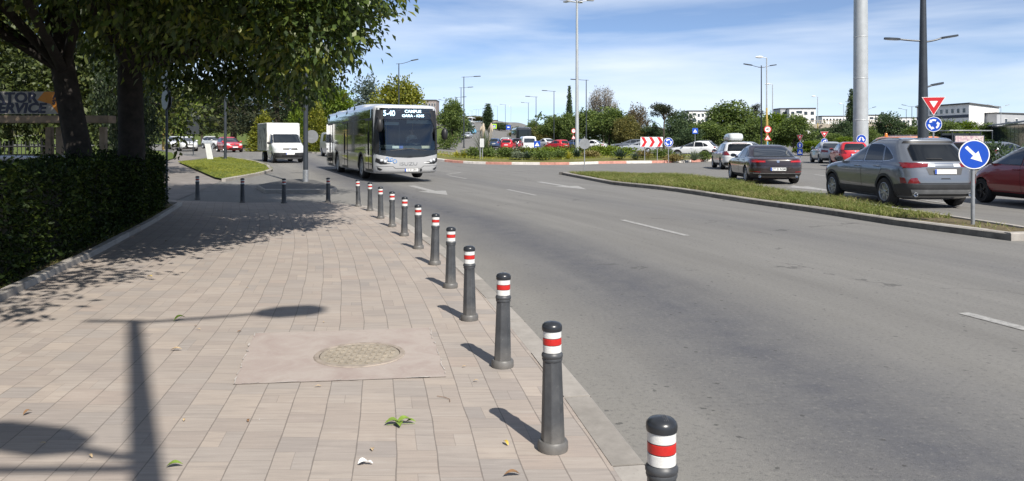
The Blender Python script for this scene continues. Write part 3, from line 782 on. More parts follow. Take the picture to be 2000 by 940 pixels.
# the lamp behind the camera, whose shadow lies on the footway
hz = 10.1; sp_ = G(262, 630, PV); k_ = (hz-PV)
lb = Vector((sp_.x+.455*k_, sp_.y-.89*k_, PV))
lamp('tall grey street lamp behind the camera whose shadow lies across the near pavers', lb, hz, .105, .06,
     [(10, 1.12, hz-.06, .20, .50, .40), (178, .42, hz-.02, 0, 0), (183, .40, 6.92, .24, .58, .27), (183, .75, 6.80, .02, 0)], tail=0)
LG = 'grey lamp posts along the roads'
def L_at(px, ytop, h, Y=None, dz=.1):
    """foot of a post of height h whose top is seen at (px, ytop)"""
    Y = Y or 80
    for i in range(30):
        X = (px-1000)/F*Y; Y = .5*Y+.5*F*(h+gz(X, Y)+dz-H)/(HY-ytop)
    X = (px-1000)/F*Y; return Vector((X, Y, gz(X, Y)+dz))
def lamps():
    T = [  # px, top, height, arms, label
        (779, 124, 9, [(8, 1.35, 8.95, .38, .7)], 'single-arm street lamp rising behind the bus roof before the round yellowish tree'),
        (906, 150, 9, [(8, 1.35, 8.95, .1, .8)], 'tallest street lamp right of the bus, at the head of the left row'),
        (900.5, 171, 9, [(8, 1.2, 8.95, .1, .8)], 'street lamp close behind the tallest one right of the bus'),
        (891, 190, 9, [(8, 1.2, 8.95, .1, .8)], 'street lamp half hidden by the leafy tree right of the bus'),
        (869, 197, 9, [(150, 1.2, 8.95, .3, .8)], 'thin street lamp just above the right end of the bus roof'),
        (1145, 156, 9, [(172, 1.2, 8.95, .1, .8)], 'dark street lamp close right of the tall pale mast on the roundabout'),
        (1082, 178, 9, [(172, 1.2, 8.95, .12, .8)], 'street lamp behind the red hatchback beyond the roundabout'),
        (1047, 189, 9, [(172, 1.2, 8.95, .1, .8)], 'street lamp above the pale van in the queue beyond the roundabout'),
        (1032, 201, 9, [(172, 1.2, 8.95, .1, .8)], 'street lamp above the dark coach on the ramp'),
        (987, 205, 9, [(172, 1.2, 8.95, .12, .8)], 'street lamp right of the poplar on the ramp'),
        (971.5, 209, 9, [(172, 1.2, 8.95, .1, .8)], 'street lamp behind the yellow crossing sign on the ramp'),
        (943, 213.5, 9, [(172, 1.2, 8.95, .1, .8)], 'street lamp left of the poplar on the ramp'),
        (935, 214, 9, [(172, 1.2, 8.95, .1, .8)], 'one of two thin street lamps at the crest of the ramp'),
        (930, 214.5, 9, [(172, 1.2, 8.95, .1, .8)], 'one of two thin street lamps at the crest of the ramp'),
        (922, 217, 9, [(172, 1.2, 8.95, .1, .8)], 'leftmost thin street lamp above the white bus on the ramp'),
        (1487, 128, 9.3, [(172, 1.0, 9.1, .25, .8), (4, 1.0, 9.1, .2, .6)], 'dark double-arm street lamp beside the yellow post with the speed limit sign'),
        (1770, 214, 9, [(150, 1.0, 8.9, .3, .7)], 'grey street lamp left of the dark tall pole, before the white building'),
        (1781, 208, 9, [(150, 1.2, 8.9, .35, .8), (10, 1.2, 8.9, .25, .7)], 'double-arm street lamp just left of the dark tall pole'),
        (1955, 208, 9, [(165, 1.7, 8.8, .45, .9), (10, 1.2, 8.8, .40, .9)], 'pale double-arm street lamp in front of the glazed market hall'),
    ]
    for px, yt, h, arms, lab in T:
        b = L_at(px, yt, h); pale = 'pale' in lab.split()[0]
        grp = LG if 'one of two' not in lab else LG
        lamp(lab, b, h, .085, .05, arms, M_polel if pale else M_pole, grp, tail=.3)
    for px, yt, h, az, lab, yl in ((1497.5, 113, 10, 178, 'tall pale post with yellow lower half and a small lamp head', 4.9), (1509, 165, 10, 178, 'thin pale lamp post behind the yellow post with the speed limit sign', 0),
                           (1597, 189, 10, 178, 'pale lamp post with ochre foot between the white flats and the overpass', 5), (1648, 203, 10, 178, 'pale lamp post left of the thick round mast', 5),
                           (1652.5, 212, 10, 10, 'lower pale lamp post touching its twin left of the thick round mast', 5), (998, 209, 9, 178, 'pale slim lamp post right of the crossing sign on the ramp', 0)):
        b = L_at(px, yt, h); sh = thing('street_lamp', lab, 'street lamp', b, group='pale cobra-head lamp posts')
        MB().path([(0, 0, -.1), (0, 0, h)], [.10, .06], 12).build('pole', M_polel, sh)
        d = Vector((math.cos(R(az)), math.sin(R(az)), 0))
        MB().path([(0, 0, h-.02), d*.55+Vector((0, 0, h+.06))], .035, 8).build('arm', M_polel, sh)
        MB().blob(d*.75+Vector((0, 0, h+.07)), (.42, .16, .12), 12, 7).build('lamp_head', M_white, sh)
        if yl: MB().path([(0, 0, .1), (0, 0, yl)], [.105, .092], 12).build('painted_band', M_yel, sh)
    # lamp arm sticking out from behind the mast
    b = L_at(1693, 213, 9); lamp('street lamp half hidden by the thick round mast, one arm showing', b, 9, .085, .05, [(8, 1.5, 8.9, .45, .8)], M_pole, LG)
lamps()
# near posts on the left
p = G(597, 355.5, .13); lp = thing('street_lamp', 'thick dark lamp post on the small kerbed island, its top lost in the tree crown', 'street lamp', p)
MB().path([(0, 0, .4), (0, 0, 9)], [.088, .06], 16).build('pole', M_pole, lp); MB().lathe([(.10, -.03), (.10, .42), (.09, .43)], 16).build('sleeve', M_poleg, lp)
MB().path([(0, 0, 8.9), (.5, .1, 9.0), (1.3, .2, 9.3)], .04).build('arm', M_pole, lp)
hd = MB(); hd.box((1.6, .25, 9.33), (.7, .28, .09)); bevel(hd.build('lamp_head', M_pole, lp), .03)
rs = thing('round_sign', 'round grey sign back strapped to the thick lamp post on the small island', 'sign', at(609, 267, p.y+.09))
MB().prism(circle(.235, 32), (0, 0, 0), (1, 0, .0), (0, 0, 1), .012).build('panel', M_signback, rs, fix=True); br = MB(); br.box((-.1, .0, .05), (.30, .03, .03)); br.box((-.1, .0, -.08), (.30, .03, .03)); br.build('bracket', M_poleg, rs)
p = G(440, 310, .1); lp = lamp('slim grey lamp post on the grass verge in front of the red hatchback', p, 9, .10, .06, [(10, 1.4, 8.9, .3, .7)])

# tall dark pole with lamp arms, thick mast, roundabout mast
YD = 36; b = at(1803, HY, YD); b.z = gz(b.x, b.y)
lamp('tall thick dark tapered pole behind the give-way sign, carrying lamp arms at two heights', b, 11.5, .27, .075,
     [(176, 1.15, H+(HY-84)/F*YD-.0, .10, .62), (4, 1.0, H+(HY-86)/F*YD, .22, .7), (12, .55, H+(HY-175)/F*YD, .14, .55)], M_pole, name='lighting_pole')
YM = 50; b = at(1681, HY, YM); b.z = gz(b.x, b.y); mast = thing('mast', 'thick round grey steel mast rising out of the picture behind the grey SUV', 'mast', b)
MB().path([(0, 0, -.2), (0, 0, 26)], [.47, .36], 36).build('column', M_polel, mast)
rg = MB()
for z in (2.9, 5.6, 8.3, 11.0, 13.7): rg.lathe([(.46-.0045*z+.01, z-.03), (.475-.0045*z+.012, z), (.46-.0045*z+.01, z+.03)], 36)
rg.build('seam_ring', M_polel, mast)
b = Vector((125/F*RC[1], RC[1]-1, 0)); b.z = rz_(b.x, b.y)-.05; hm = thing('mast', 'tall slender pale lighting mast in the middle of the roundabout island', 'mast', b)
ht = H+(HY-1)/F*b.y-b.z
MB().path([(0, 0, 0), (0, 0, ht+.1)], [.165, .085], 16).build('column', M_polel, hm)
for i in range(6):
    a = R(60*i+12); d = Vector((math.cos(a), math.sin(a), 0)); MB().path([d*.05+Vector((0, 0, ht-.15)), d*.9+Vector((0, 0, ht+.02))], .035).build('arm', M_polel, hm)
    q = MB(); q.box(d*1.15+Vector((0, 0, ht+.06)), (.6, .34, .12), rz=a); bevel(q.build('floodlight', M_polel, hm), .03)

# ---------------------------------------------------------------- traffic signs
def rim_disc(mb, r, face, O, A, B, border=M_swhite, n=40):
    pass
def arc_arrow(r0, r1, a0, a1, head=22):
    """counter-clockwise ring arrow"""
    mid = (r0+r1)/2; wv = (r1-r0)
    pts = [(r1*math.cos(R(a)), r1*math.sin(R(a))) for a in np.linspace(a0, a1, 10)]
    pts += [((r1+wv*.55)*math.cos(R(a1)), (r1+wv*.55)*math.sin(R(a1))), (mid*math.cos(R(a1+head)), mid*math.sin(R(a1+head))), ((r0-wv*.55)*math.cos(R(a1)), (r0-wv*.55)*math.sin(R(a1)))]
    pts += [(r0*math.cos(R(a)), r0*math.sin(R(a))) for a in np.linspace(a1, a0, 10)]
    return pts
def sign_panel(kind, par, z, s, yaw=0, y=-.05):
    """a sign panel of size s as children of par, facing local -Y turned by yaw"""
    n = Vector((math.sin(R(yaw)), -math.cos(R(yaw)), 0)); A = Vector((0, 0, 1)).cross(n); B = Vector((0, 0, 1)); O = Vector((0, 0, z))+n*(-y)
    def lay(name, poly, m, d, t_=.003, p=None): mb = MB(); mb.prism(poly, O+n*d, A, B, t_); return mb.build(name, m, p or pn, smooth=0, fix=True)
    pn = None
    if kind in ('keep', 'ring', 'split', 'right', 'bike', 'back'):
        pn = lay('panel', circle(s, 48), M_signback, -.015, .013, par)
        if kind == 'back': return pn
        lay('border', circle(s*.995, 48), M_swhite, 0, .002); lay('face', circle(s*.93, 48), M_sblue, .002, .0015)
        ws = []
        if kind == 'keep':
            a = R(-45); rot = lambda q: (q[0]*math.cos(a)-q[1]*math.sin(a), q[0]*math.sin(a)+q[1]*math.cos(a))
            arr = [(-.74, -.105), (.02, -.105), (.02, -.36), (.72, 0), (.02, .36), (.02, .105), (-.74, .105)]
            ws = [[tuple(c*s for c in rot(q)) for q in arr]]
        elif kind == 'ring': ws = [[(c[0]*s, c[1]*s) for c in arc_arrow(.44, .68, a0, a0+62, 36)] for a0 in (62, 182, 302)]
        elif kind == 'split':
            ws = [[(x*s*sx, y_*s) for x, y_ in ((.06, .50), (.42, .28), (.50, -.02), (.70, -.02), (.42, -.5), (.10, -.02), (.28, -.02), (.22, .12), (.06, .22))] for sx in (-1, 1)]
        elif kind == 'right': ws = [[(x*s, y_*s) for x, y_ in ((-.42, -.62), (-.18, -.62), (-.18, .0), (.0, .18), (.22, .18), (.22, -.08), (.66, .30), (.22, .68), (.22, .42), (-.08, .42), (-.42, .1))]]
        elif kind == 'bike': ws = [[(x*s, y_*s) for x, y_ in ((-.15, -.6), (.15, -.6), (.15, 0), (.45, 0), (0, .62), (-.45, 0), (-.15, 0))]]
        for q in ws: lay('arrow', q, M_swhite, .0038, .0015)
    elif kind == 'yield':
        tri = lambda k, dy=0: [(-s*k, s*.577*k+dy), (s*k, s*.577*k+dy), (0, -s*1.155*k+dy)]
        pn = lay('panel', tri(1.05), M_signback, -.015, .013, par)
        lay('border', tri(1.04), M_swhite, 0, .002); lay('face', tri(.97), M_sred, .002, .0015); lay('centre', tri(.37), M_swhite, .0038, .0015)
    elif kind == 'warn':
        tri = lambda k: [(-s*k, -s*.577*k), (s*k, -s*.577*k), (0, s*1.155*k)]
        pn = lay('panel', tri(1), M_signback, -.015, .013, par); lay('border', tri(.99), M_sred, 0, .002); lay('face', tri(.66), M_swhite, .002, .0015)
        for x in (-.14, .12): lay('symbol', [(x*s-.07*s, -.3*s), (x*s+.05*s, -.3*s), (x*s+.09*s, .2*s), (x*s, .3*s)], M_sblack, .0038, .0015)
    elif kind == 'limit':
        pn = lay('panel', circle(s, 40), M_signback, -.015, .013, par); lay('border', circle(s*.99, 40), M_sred, 0, .002); lay('face', circle(s*.72, 40), M_swhite, .002, .0015)
        text('lettering', '40', s*1.0, M_sblack, pn, O+n*.0045, frame(A, B), .001, bold=.01*s)
    elif kind in ('cross', 'crossgreen', 'info'):
        q = lambda k: [(-s*k, -s*k), (s*k, -s*k), (s*k, s*k), (-s*k, s*k)]
        pn = lay('panel', q(1.0), M_signback, -.015, .013, par)
        if kind == 'crossgreen':
            lay('border', q(.99), mat('fluorescent_yellow_green', (.45, .75, .02), .4), 0, .002); lay('face', q(.62), M_sblue, .002, .0015); k = .55
        else: lay('face', q(.98), M_sblue, 0, .002); k = .72
        if kind != 'info':
            lay('triangle', [(-s*k, -s*k*.75), (s*k, -s*k*.75), (0, s*k*.85)], M_swhite, .0038, .0015)
            lay('pedestrian', [(-s*.22*k/.7, -s*.5*k), (-s*.05, -s*.1), (-s*.1, s*.1), (0, s*.28*k/.7), (s*.1, s*.1), (s*.06, -s*.1), (s*.25*k/.7, -s*.5*k), (s*.1, -s*.5*k), (0, -s*.22), (-s*.12, -s*.5*k)], M_sblack, .0056, .0012)
        else: lay('plate', [(-s*.5, -s*.2), (s*.5, -s*.2), (s*.5, s*.3), (-s*.5, s*.3)], M_swhite, .0038, .0015)
    return pn
def sign(label, base, panels, top, r=.03, m=M_poleg, yaw=0, name='traffic_sign', group=None):
    t = thing(name, label, 'traffic sign', base, R(yaw), group)
    MB().path([(0, 0, -.05), (0, 0, top)], r, 12).build('post', m, t)
    for k, z, s, yw in panels: sign_panel(k, t, z, s, yw, -r-.018)
    return t
b = G(1900, 436, .13); Yk = b.y
sign('blue round sign with white diagonal arrow at the near end of the grassy island', b, [('keep', H+(HY-302)/F*Yk-b.z, 28.5/F*Yk, -8)], H+(HY-275)/F*Yk-b.z, .034)
b = G(1141.5, 336, .12); sign('small round sign seen from behind on the far tip of the grassy island', b, [('back', H-b.z+(HY-281)/F*b.y, 10.5/F*b.y, 0)], H-b.z+(HY-267)/F*b.y, .026)
Y = 30.5; b = at(1823, HY, Y); b.z = gz(b.x, b.y)
sign('large give-way triangle above a blue roundabout disc before the tall dark pole', b, [('yield', H+(HY-202)/F*Y-b.z, .41, -15), ('ring', H+(HY-243)/F*Y-b.z, .30, -15)], H+(HY-193)/F*Y-b.z, .03)
Y = 49.3; b = at(1682, HY, Y); o = thing('traffic_sign', 'blue round sign with two white arrows fixed low on the thick round mast', 'traffic sign', (b.x, b.y, 0)); sign_panel('split', o, H+(HY-272)/F*Y, .30, -10)
b = Vector((272.5/F*53.6, 53.6, 0)); b.z = rz_(b.x, b.y)-.05
ch = thing('chevron_sign', 'long red and white chevron board on two posts at the edge of the roundabout island', 'traffic sign', b)
zc = H+(HY-277.5)/F*53.6-b.z; w_, h_ = .78, .345
MB().prism([(-w_, -h_), (w_, -h_), (w_, h_), (-w_, h_)], (0, -.05, zc), (1, 0, 0), (0, 0, 1), .02).build('panel', M_swhite, ch, fix=True)
for i in range(3):
    x = -w_+.04+i*.55; MB().prism([(x, h_*.96), (x+.22, h_*.96), (x+.42, 0), (x+.22, -h_*.96), (x, -h_*.96), (x+.20, 0)], (0, -.071, zc), (1, 0, 0), (0, 0, 1), .002).build('chevron', M_sred, ch, smooth=0, fix=True)
for x in (-.48, .40): MB().path([(x, 0, -.1), (x, 0, zc+h_*.9)], .03, 10).build('post', M_poleg, ch)
b = Vector((305.5/F*53.4, 53.4, 0)); b.z = rz_(b.x, b.y)-.05
sign('blue roundabout disc on its own post right of the chevron board', b, [('ring', H+(HY-278)/F*53.4-b.z, .325, 0)], H+(HY-270)/F*53.4-b.z)
b = Vector((-60/F*57.5, 57.5, 0)); b.z = rz_(b.x, b.y)-.05
sb = thing('chevron_sign', 'narrow board on two grey posts seen nearly edge-on left of the pampas grass', 'traffic sign', b, R(78))
for x in (-.35, .35): MB().path([(x, 0, 0), (x, 0, 1.55)], .04, 10).build('post', M_poleg, sb)
MB().prism([(-.6, .95), (.6, .95), (.6, 1.6), (-.6, 1.6)], (0, -.05, 0), (1, 0, 0), (0, 0, 1), .02).build('panel', M_swhite, sb, fix=True)
Y = 64; b = at(1499, HY, Y); b.z = gz(b.x, b.y)
o = thing('traffic_sign', 'round 40 speed limit sign above a red warning triangle on a yellow and blue post', 'traffic sign', b)
MB().path([(0, 0, 0), (0, 0, 3.4)], .05, 12).build('post', M_yel, o); MB().path([(0, 0, .2), (0, 0, 1.5)], .054, 12).build('painted_band', mat('pale_blue_paint', (.15, .42, .62), .5), o)
sign_panel('limit', o, H+(HY-253)/F*Y-b.z, .31, 0, -.07); sign_panel('warn', o, H+(HY-270)/F*Y-b.z, .30, 0, -.07)
Y = 62; b = at(1563, HY, Y); b.z = gz(b.x, b.y)
sign('slim post with red triangle and two small blue signs right of the dark sedan', b, [('yield', H+(HY-268)/F*Y-b.z, .28, -55), ('bike', H+(HY-284)/F*Y-b.z, .27, -55), ('cross', H+(HY-297)/F*Y-b.z, .26, -55)], H+(HY-262)/F*Y-b.z, .03)
Y = 66; b = at(1610, HY, Y); b.z = gz(b.x, b.y)
sign('give-way triangle above a blue right-turn disc, behind the pale saloon', b, [('yield', H+(HY-261.5)/F*Y-b.z, .31, -15), ('right', H+(HY-276.5)/F*Y-b.z, .27, -15)], H+(HY-257)/F*Y-b.z, .03)
Y = 84; b = at(1357.5, HY, Y); b.z = gz(b.x, b.y)
sign('blue square pedestrian crossing sign above the white crossover', b, [('cross', H+(HY-256)/F*Y-b.z, .31, 0)], H+(HY-250)/F*Y-b.z, .03)
Y = 135; b = at(965.5, HY, Y); b.z = gz(b.x, b.y)
sign('square crossing sign with bright yellow-green border beside the ramp', b, [('crossgreen', H+(HY-247)/F*Y-b.z, .40, 0)], H+(HY-243)/F*Y-b.z, .04)
Y = 76; b = at(1049, HY, Y); b.z = gz(b.x, b.y)
sign('low blue sign with a white symbol behind the roundabout plants', b, [('cross', H+(HY-282)/F*Y-b.z, .32, 0)], H+(HY-276)/F*Y-b.z, .03)
Y = 128; b = at(1024, HY, Y); b.z = gz(b.x, b.y)
sign('wide blue direction sign in front of the dark coach', b, [('info', H+(HY-254)/F*Y-b.z, .42, 0)], H+(HY-251)/F*Y-b.z, .04)
Y = 96; b = at(1120, HY, Y); b.z = gz(b.x, b.y)
sign('pair of red-rimmed signs half hidden left of the pale mast', b, [('limit', H+(HY-256)/F*Y-b.z, .3, 20), ('warn', H+(HY-262)/F*Y-b.z-.45, .3, 20)], H+(HY-250)/F*Y-b.z, .03)
Y = 150; b = at(993, HY, Y); b.z = gz(b.x, b.y)
sign('tall blue panel sign on the right side of the ramp', b, [('info', H+(HY-249)/F*Y-b.z, .45, 0)], H+(HY-243)/F*Y-b.z, .04)
# sign posts on the left
b = G(325.5, 391, PV); o = thing('traffic_sign', 'thin dark post beside the hedge with round signs seen edge-on in the tree shade', 'traffic sign', b)
zt = H+(HY-118)/F*b.y; MB().path([(0, 0, 0), (0, 0, zt)], .03, 10).build('post', M_pole, o)
for py in (155, 195):
    for yw in (-48, 132): sign_panel('back', o, H+(HY-py)/F*b.y-b.z, .26, yw, -.05)
b = G(377.5, 302, .1); o = thing('notice_board', 'dark rectangular board on a thin post at the kerb before the white cars', 'sign', b)
zb = H+(HY-212)/F*b.y-b.z; za = H+(HY-262)/F*b.y-b.z
MB().path([(0, 0, 0), (0, 0, zb)], .04, 8).build('post', M_pole, o); q = MB(); q.box((0, -.05, (za+zb)/2), (24/F*b.y, .05, zb-za)); q.build('panel', mat('dark_board', (.03, .035, .04), .6, var=.2), o)
b = G(409, 311, .1); o = thing('board', 'plain white upright board leaning on the grass verge in front of the red hatchback', 'board', b, R(-8))
wd, hh = 13.0/F*b.y, 30/F*b.y
M_ = MB(); M_.prism([(-wd/2-.03, hh), (wd/2-.10, hh), (wd/2+.06, 0), (-wd/2+.10, 0)], (0, 0, 0), (1, 0, 0), (0, -.1, 1), .06); bevel(M_.build('panel', M_white, o, smooth=0, fix=True), .01)
M_ = MB(); M_.box((0, .25, hh*.4), (.06, .05, hh*.95), rx=R(-22)); M_.build('prop', M_poleg, o)
b = G(319, 293, .1); o = thing('post', 'yellow painted post by the white cars, left of the notice board', 'post', b)
MB().path([(0, 0, 0), (0, 0, 42/F*b.y)], .14, 14).build('shaft', mat('pale_yellow_paint', (.60, .40, .12), .6, var=.15), o); MB().lathe([(.15, 42/F*b.y), (.14, 42/F*b.y+.06), (0, 42/F*b.y+.09)], 14).build('cap', mat('pale_yellow_paint', (.6, .4, .12)), o)
# ---------------------------------------------------------------- cars
M_glass = mat('dark_car_glass', (.012, .015, .018), .04, spec=.8, coat=.6)
M_tint = mat('tinted_car_glass', (.004, .005, .006), .05, spec=.6)
M_tyre = mat('tyre_rubber', (.018, .018, .019), .85, var=.3, scale=12)
M_alloy = mat('alloy_rim', (.42, .43, .44), .35, .8, var=.15, scale=6); M_alloyd = mat('dark_alloy_rim', (.035, .036, .038), .4, .5)
M_trim = mat('black_trim', (.014, .014, .015), .5, var=.2); M_clad = mat('grey_black_cladding', (.030, .031, .033), .65, var=.3, scale=5)
M_chrome = mat('chrome', (.62, .63, .65), .15, 1.0); M_well = mat('wheel_well', (.006, .006, .006), .9)
M_tail = mat('red_lamp_lens', (.17, .007, .009), .12, coat=.8, var=.35, scale=9); M_taild = mat('dark_red_lamp_lens', (.10, .006, .008), .12, coat=.8)
M_clear = mat('clear_lamp_lens', (.55, .57, .60), .08, coat=.8, var=.3, scale=12); M_orange = mat('amber_lens', (.55, .18, .02), .2, coat=.5)
M_plate = mat('number_plate_white', (.70, .70, .69), .4); M_blue = mat('plate_blue', (.01, .06, .35), .4); M_gap = mat('panel_gap', (.004, .004, .004), .8)
M_int = mat('car_interior', (.02, .02, .022), .8)

def body_mesh(levels, sub=4, n=72):
    """levels: z, front x, rear x, half width, front exponent, rear exponent -> loft of horizontal slices"""
    L = [tuple(l) for l in levels]; zs = []
    for a, b in zip(L, L[1:]): zs += [a[0]+(b[0]-a[0])*i/sub for i in range(sub)]
    zs.append(L[-1][0])
    tabs = [[(l[0], l[k]) for l in L] for k in range(1, 6)]
    rings = []
    for z in zs:
        xf, xr, w_, nf, nr = (spline(tb, z) for tb in tabs); w_ = max(w_, .02)
        xc = (xf+xr)/2; ring_ = []
        # front cap, sides and rear cap; sampled evenly along the outline
        cf, cr = min(.9, (xf-xr)*.32), min(.8, (xf-xr)*.28); q = n//4
        for i in range(-q, q):
            th = math.pi/2*i/q; c, s_ = abs(math.cos(th)), abs(math.sin(th))
            ring_.append((xf-cf+cf*c**(2/nf), math.copysign(w_*s_**(2/nf), th), z))
        m_ = 10
        for i in range(m_): ring_.append((xf-cf+(xr+cr-xf+cf)*i/m_, w_, z))
        for i in range(q, -q, -1):
            th = math.pi/2*i/q; c, s_ = abs(math.cos(th)), abs(math.sin(th))
            ring_.append((xr+cr-cr*c**(2/nr), math.copysign(w_*s_**(2/nr), th), z))
        for i in range(m_): ring_.append((xr+cr+(xf-cf-xr-cr)*i/m_, -w_, z))
        rings.append(ring_)
    k = len(rings[0]); mb = MB(); mb.v = [p for r in rings for p in r]
    mb.f = [(i*k+j, i*k+(j+1) % k, (i+1)*k+(j+1) % k, (i+1)*k+j) for i in range(len(rings)-1) for j in range(k)]
    mb.f += [tuple(reversed(range(k))), tuple(range((len(rings)-1)*k, len(rings)*k))]
    mb.m = [0]*len(mb.f)
    return mb

AX = {'L': lambda a, b: (Vector((a, 4, b)), Vector((0, -1, 0))), 'R': lambda a, b: (Vector((a, -4, b)), Vector((0, 1, 0))),
      'B': lambda a, b: (Vector((-9, a, b)), Vector((1, 0, 0))), 'F': lambda a, b: (Vector((9, a, b)), Vector((-1, 0, 0))), 'T': lambda a, b: (Vector((a, b, 6)), Vector((0, 0, -1)))}
class Drape:
    def __init__(s, mb):
        s.bvh = BVHTree.FromPolygons([Vector(v) for v in mb.v], mb.f)
    def put(s, out, ax, poly, off, mi=0, step=.06, rim=True):
        xs = [p[0] for p in poly]; ys = [p[1] for p in poly]; nx = max(1, math.ceil((max(xs)-min(xs))/step)); ny = max(1, math.ceil((max(ys)-min(ys))/step))
        dx = (max(xs)-min(xs))/nx; dy = (max(ys)-min(ys))/ny; cache = {}
        def proj(a, b):
            k = (round(a, 5), round(b, 5))
            if k not in cache:
                o, d = AX[ax](a, b); h = s.bvh.ray_cast(o, d)
                if h[0] is None:
                    h = s.bvh.find_nearest(o+d*(3.2 if ax in 'LR' else 7))
                nn = h[1]
                if nn.dot(d) > 0: nn = -nn
                cache[k] = tuple(h[0]+nn*off)
            return cache[k]
        for i in range(nx):
            for j in range(ny):
                c = rect_clip(list(poly), min(xs)+dx*i, min(xs)+dx*(i+1), min(ys)+dy*j, min(ys)+dy*(j+1))
                q = []
                for p in c:
                    if not q or abs(p[0]-q[-1][0])+abs(p[1]-q[-1][1]) > 1e-5: q.append(p)
                if len(q) > 2 and abs(q[0][0]-q[-1][0])+abs(q[0][1]-q[-1][1]) < 1e-5: q.pop()
                if len(q) < 3: continue
                vs = [Vector(proj(*p)) for p in q]
                nrm = Vector((0, 0, 0))
                for u in range(len(vs)): nrm += vs[u-1].cross(vs[u])
                if nrm.dot(AX[ax](0, 0)[1]) > 0: vs.reverse()
                out.add(vs, [tuple(range(len(vs)))], mi)
        return out
def weld(o, d=.0006):
    bm = bmesh.new(); bm.from_mesh(o.data); bmesh.ops.remove_doubles(bm, verts=bm.verts, dist=d); bm.to_mesh(o.data); bm.free()
    o.data.polygons.foreach_set('use_smooth', [True]*len(o.data.polygons)); return o

def wheel_part(par, x, y, r, side, wid=.21, spokes=5, m=None, kind='five'):
    w_ = thing('wheel', None, None); w_.parent = par; w_.location = (x, y, r); 
    if side < 0: w_.rotation_euler.z = math.pi
    ty = MB(); rr = r*.66
    ty.lathe([(rr, -wid*.55), (r*.90, -wid*.56), (r*.975, -wid*.42), (r, -wid*.2), (r, wid*.2), (r*.975, wid*.42), (r*.90, wid*.56), (rr, wid*.52), (rr*.97, wid*.3), (rr*.97, -wid*.5)], 32, axis='y'); ty.build('tyre', M_tyre, w_, fix=True)
    rm = MB(); m = m or M_alloy
    rm.lathe([(rr*.99, wid*.30), (rr*1.0, wid*.50), (rr*.94, wid*.53), (rr*.90, wid*.42), (rr*.88, wid*.1)], 32, axis='y', mi=0)
    rm.lathe([(0, -wid*.05), (rr*.9, -wid*.05)], 24, axis='y', mi=1)
    rm.lathe([(rr*.20, wid*.1), (rr*.20, wid*.44), (rr*.14, wid*.47), (0, wid*.47)], 16, axis='y')
    for i in range(spokes):
        for da in ((-.12, .12) if kind == 'double' else (0,)):
            a = 2*math.pi*i/spokes+da; a2 = 2*math.pi*i/spokes+da*2.0
            p0 = Vector((math.cos(a)*rr*.12, wid*.41, math.sin(a)*rr*.12)); p1 = Vector((math.cos(a2)*rr*.95, wid*.44, math.sin(a2)*rr*.95))
            d = (p1-p0).normalized(); nrm = Vector((-d.z, 0, d.x)); w0 = rr*(.085 if kind == 'double' else .13); 
            vs = [p0-nrm*w0, p0+nrm*w0, p1+nrm*w0*.8, p1-nrm*w0*.8]; vs += [v-Vector((0, wid*.16, 0)) for v in vs]
            rm.add(vs, [(0, 1, 2, 3), (7, 6, 5, 4), (0, 4, 5, 1), (1, 5, 6, 2), (2, 6, 7, 3), (3, 7, 4, 0)])
    rm.build('rim', [m, M_well], w_, fix=True)
    return w_

def ngon_arc(cx, cz, r, a0, a1, n=12): return [(cx+r*math.cos(R(a0+(a1-a0)*i/n)), cz+r*math.sin(R(a0+(a1-a0)*i/n))) for i in range(n+1)]
def sym(poly): return [(-a, b) for a, b in poly]
def inset(poly, d):
    """grow a convex-ish outline outward by d"""
    cx = sum(p[0] for p in poly)/len(poly); cy = sum(p[1] for p in poly)/len(poly)
    n = len(poly); ar = sum(poly[i-1][0]*poly[i][1]-poly[i][0]*poly[i-1][1] for i in range(n)); sg = 1 if ar > 0 else -1; out = []
    for i in range(n):
        a, b, c = Vector(poly[i-1]), Vector(poly[i]), Vector(poly[(i+1) % n])
        n1 = Vector(((b-a).y, -(b-a).x)).normalized()*sg; n2 = Vector(((c-b).y, -(c-b).x)).normalized()*sg; m_ = (n1+n2); m_ = m_/max(.6, m_.length_squared/2)*1.0
        out.append(tuple(b+m_*d*.5*2*.5 if False else b+m_*d*.5*1.0*2/2))
    return out

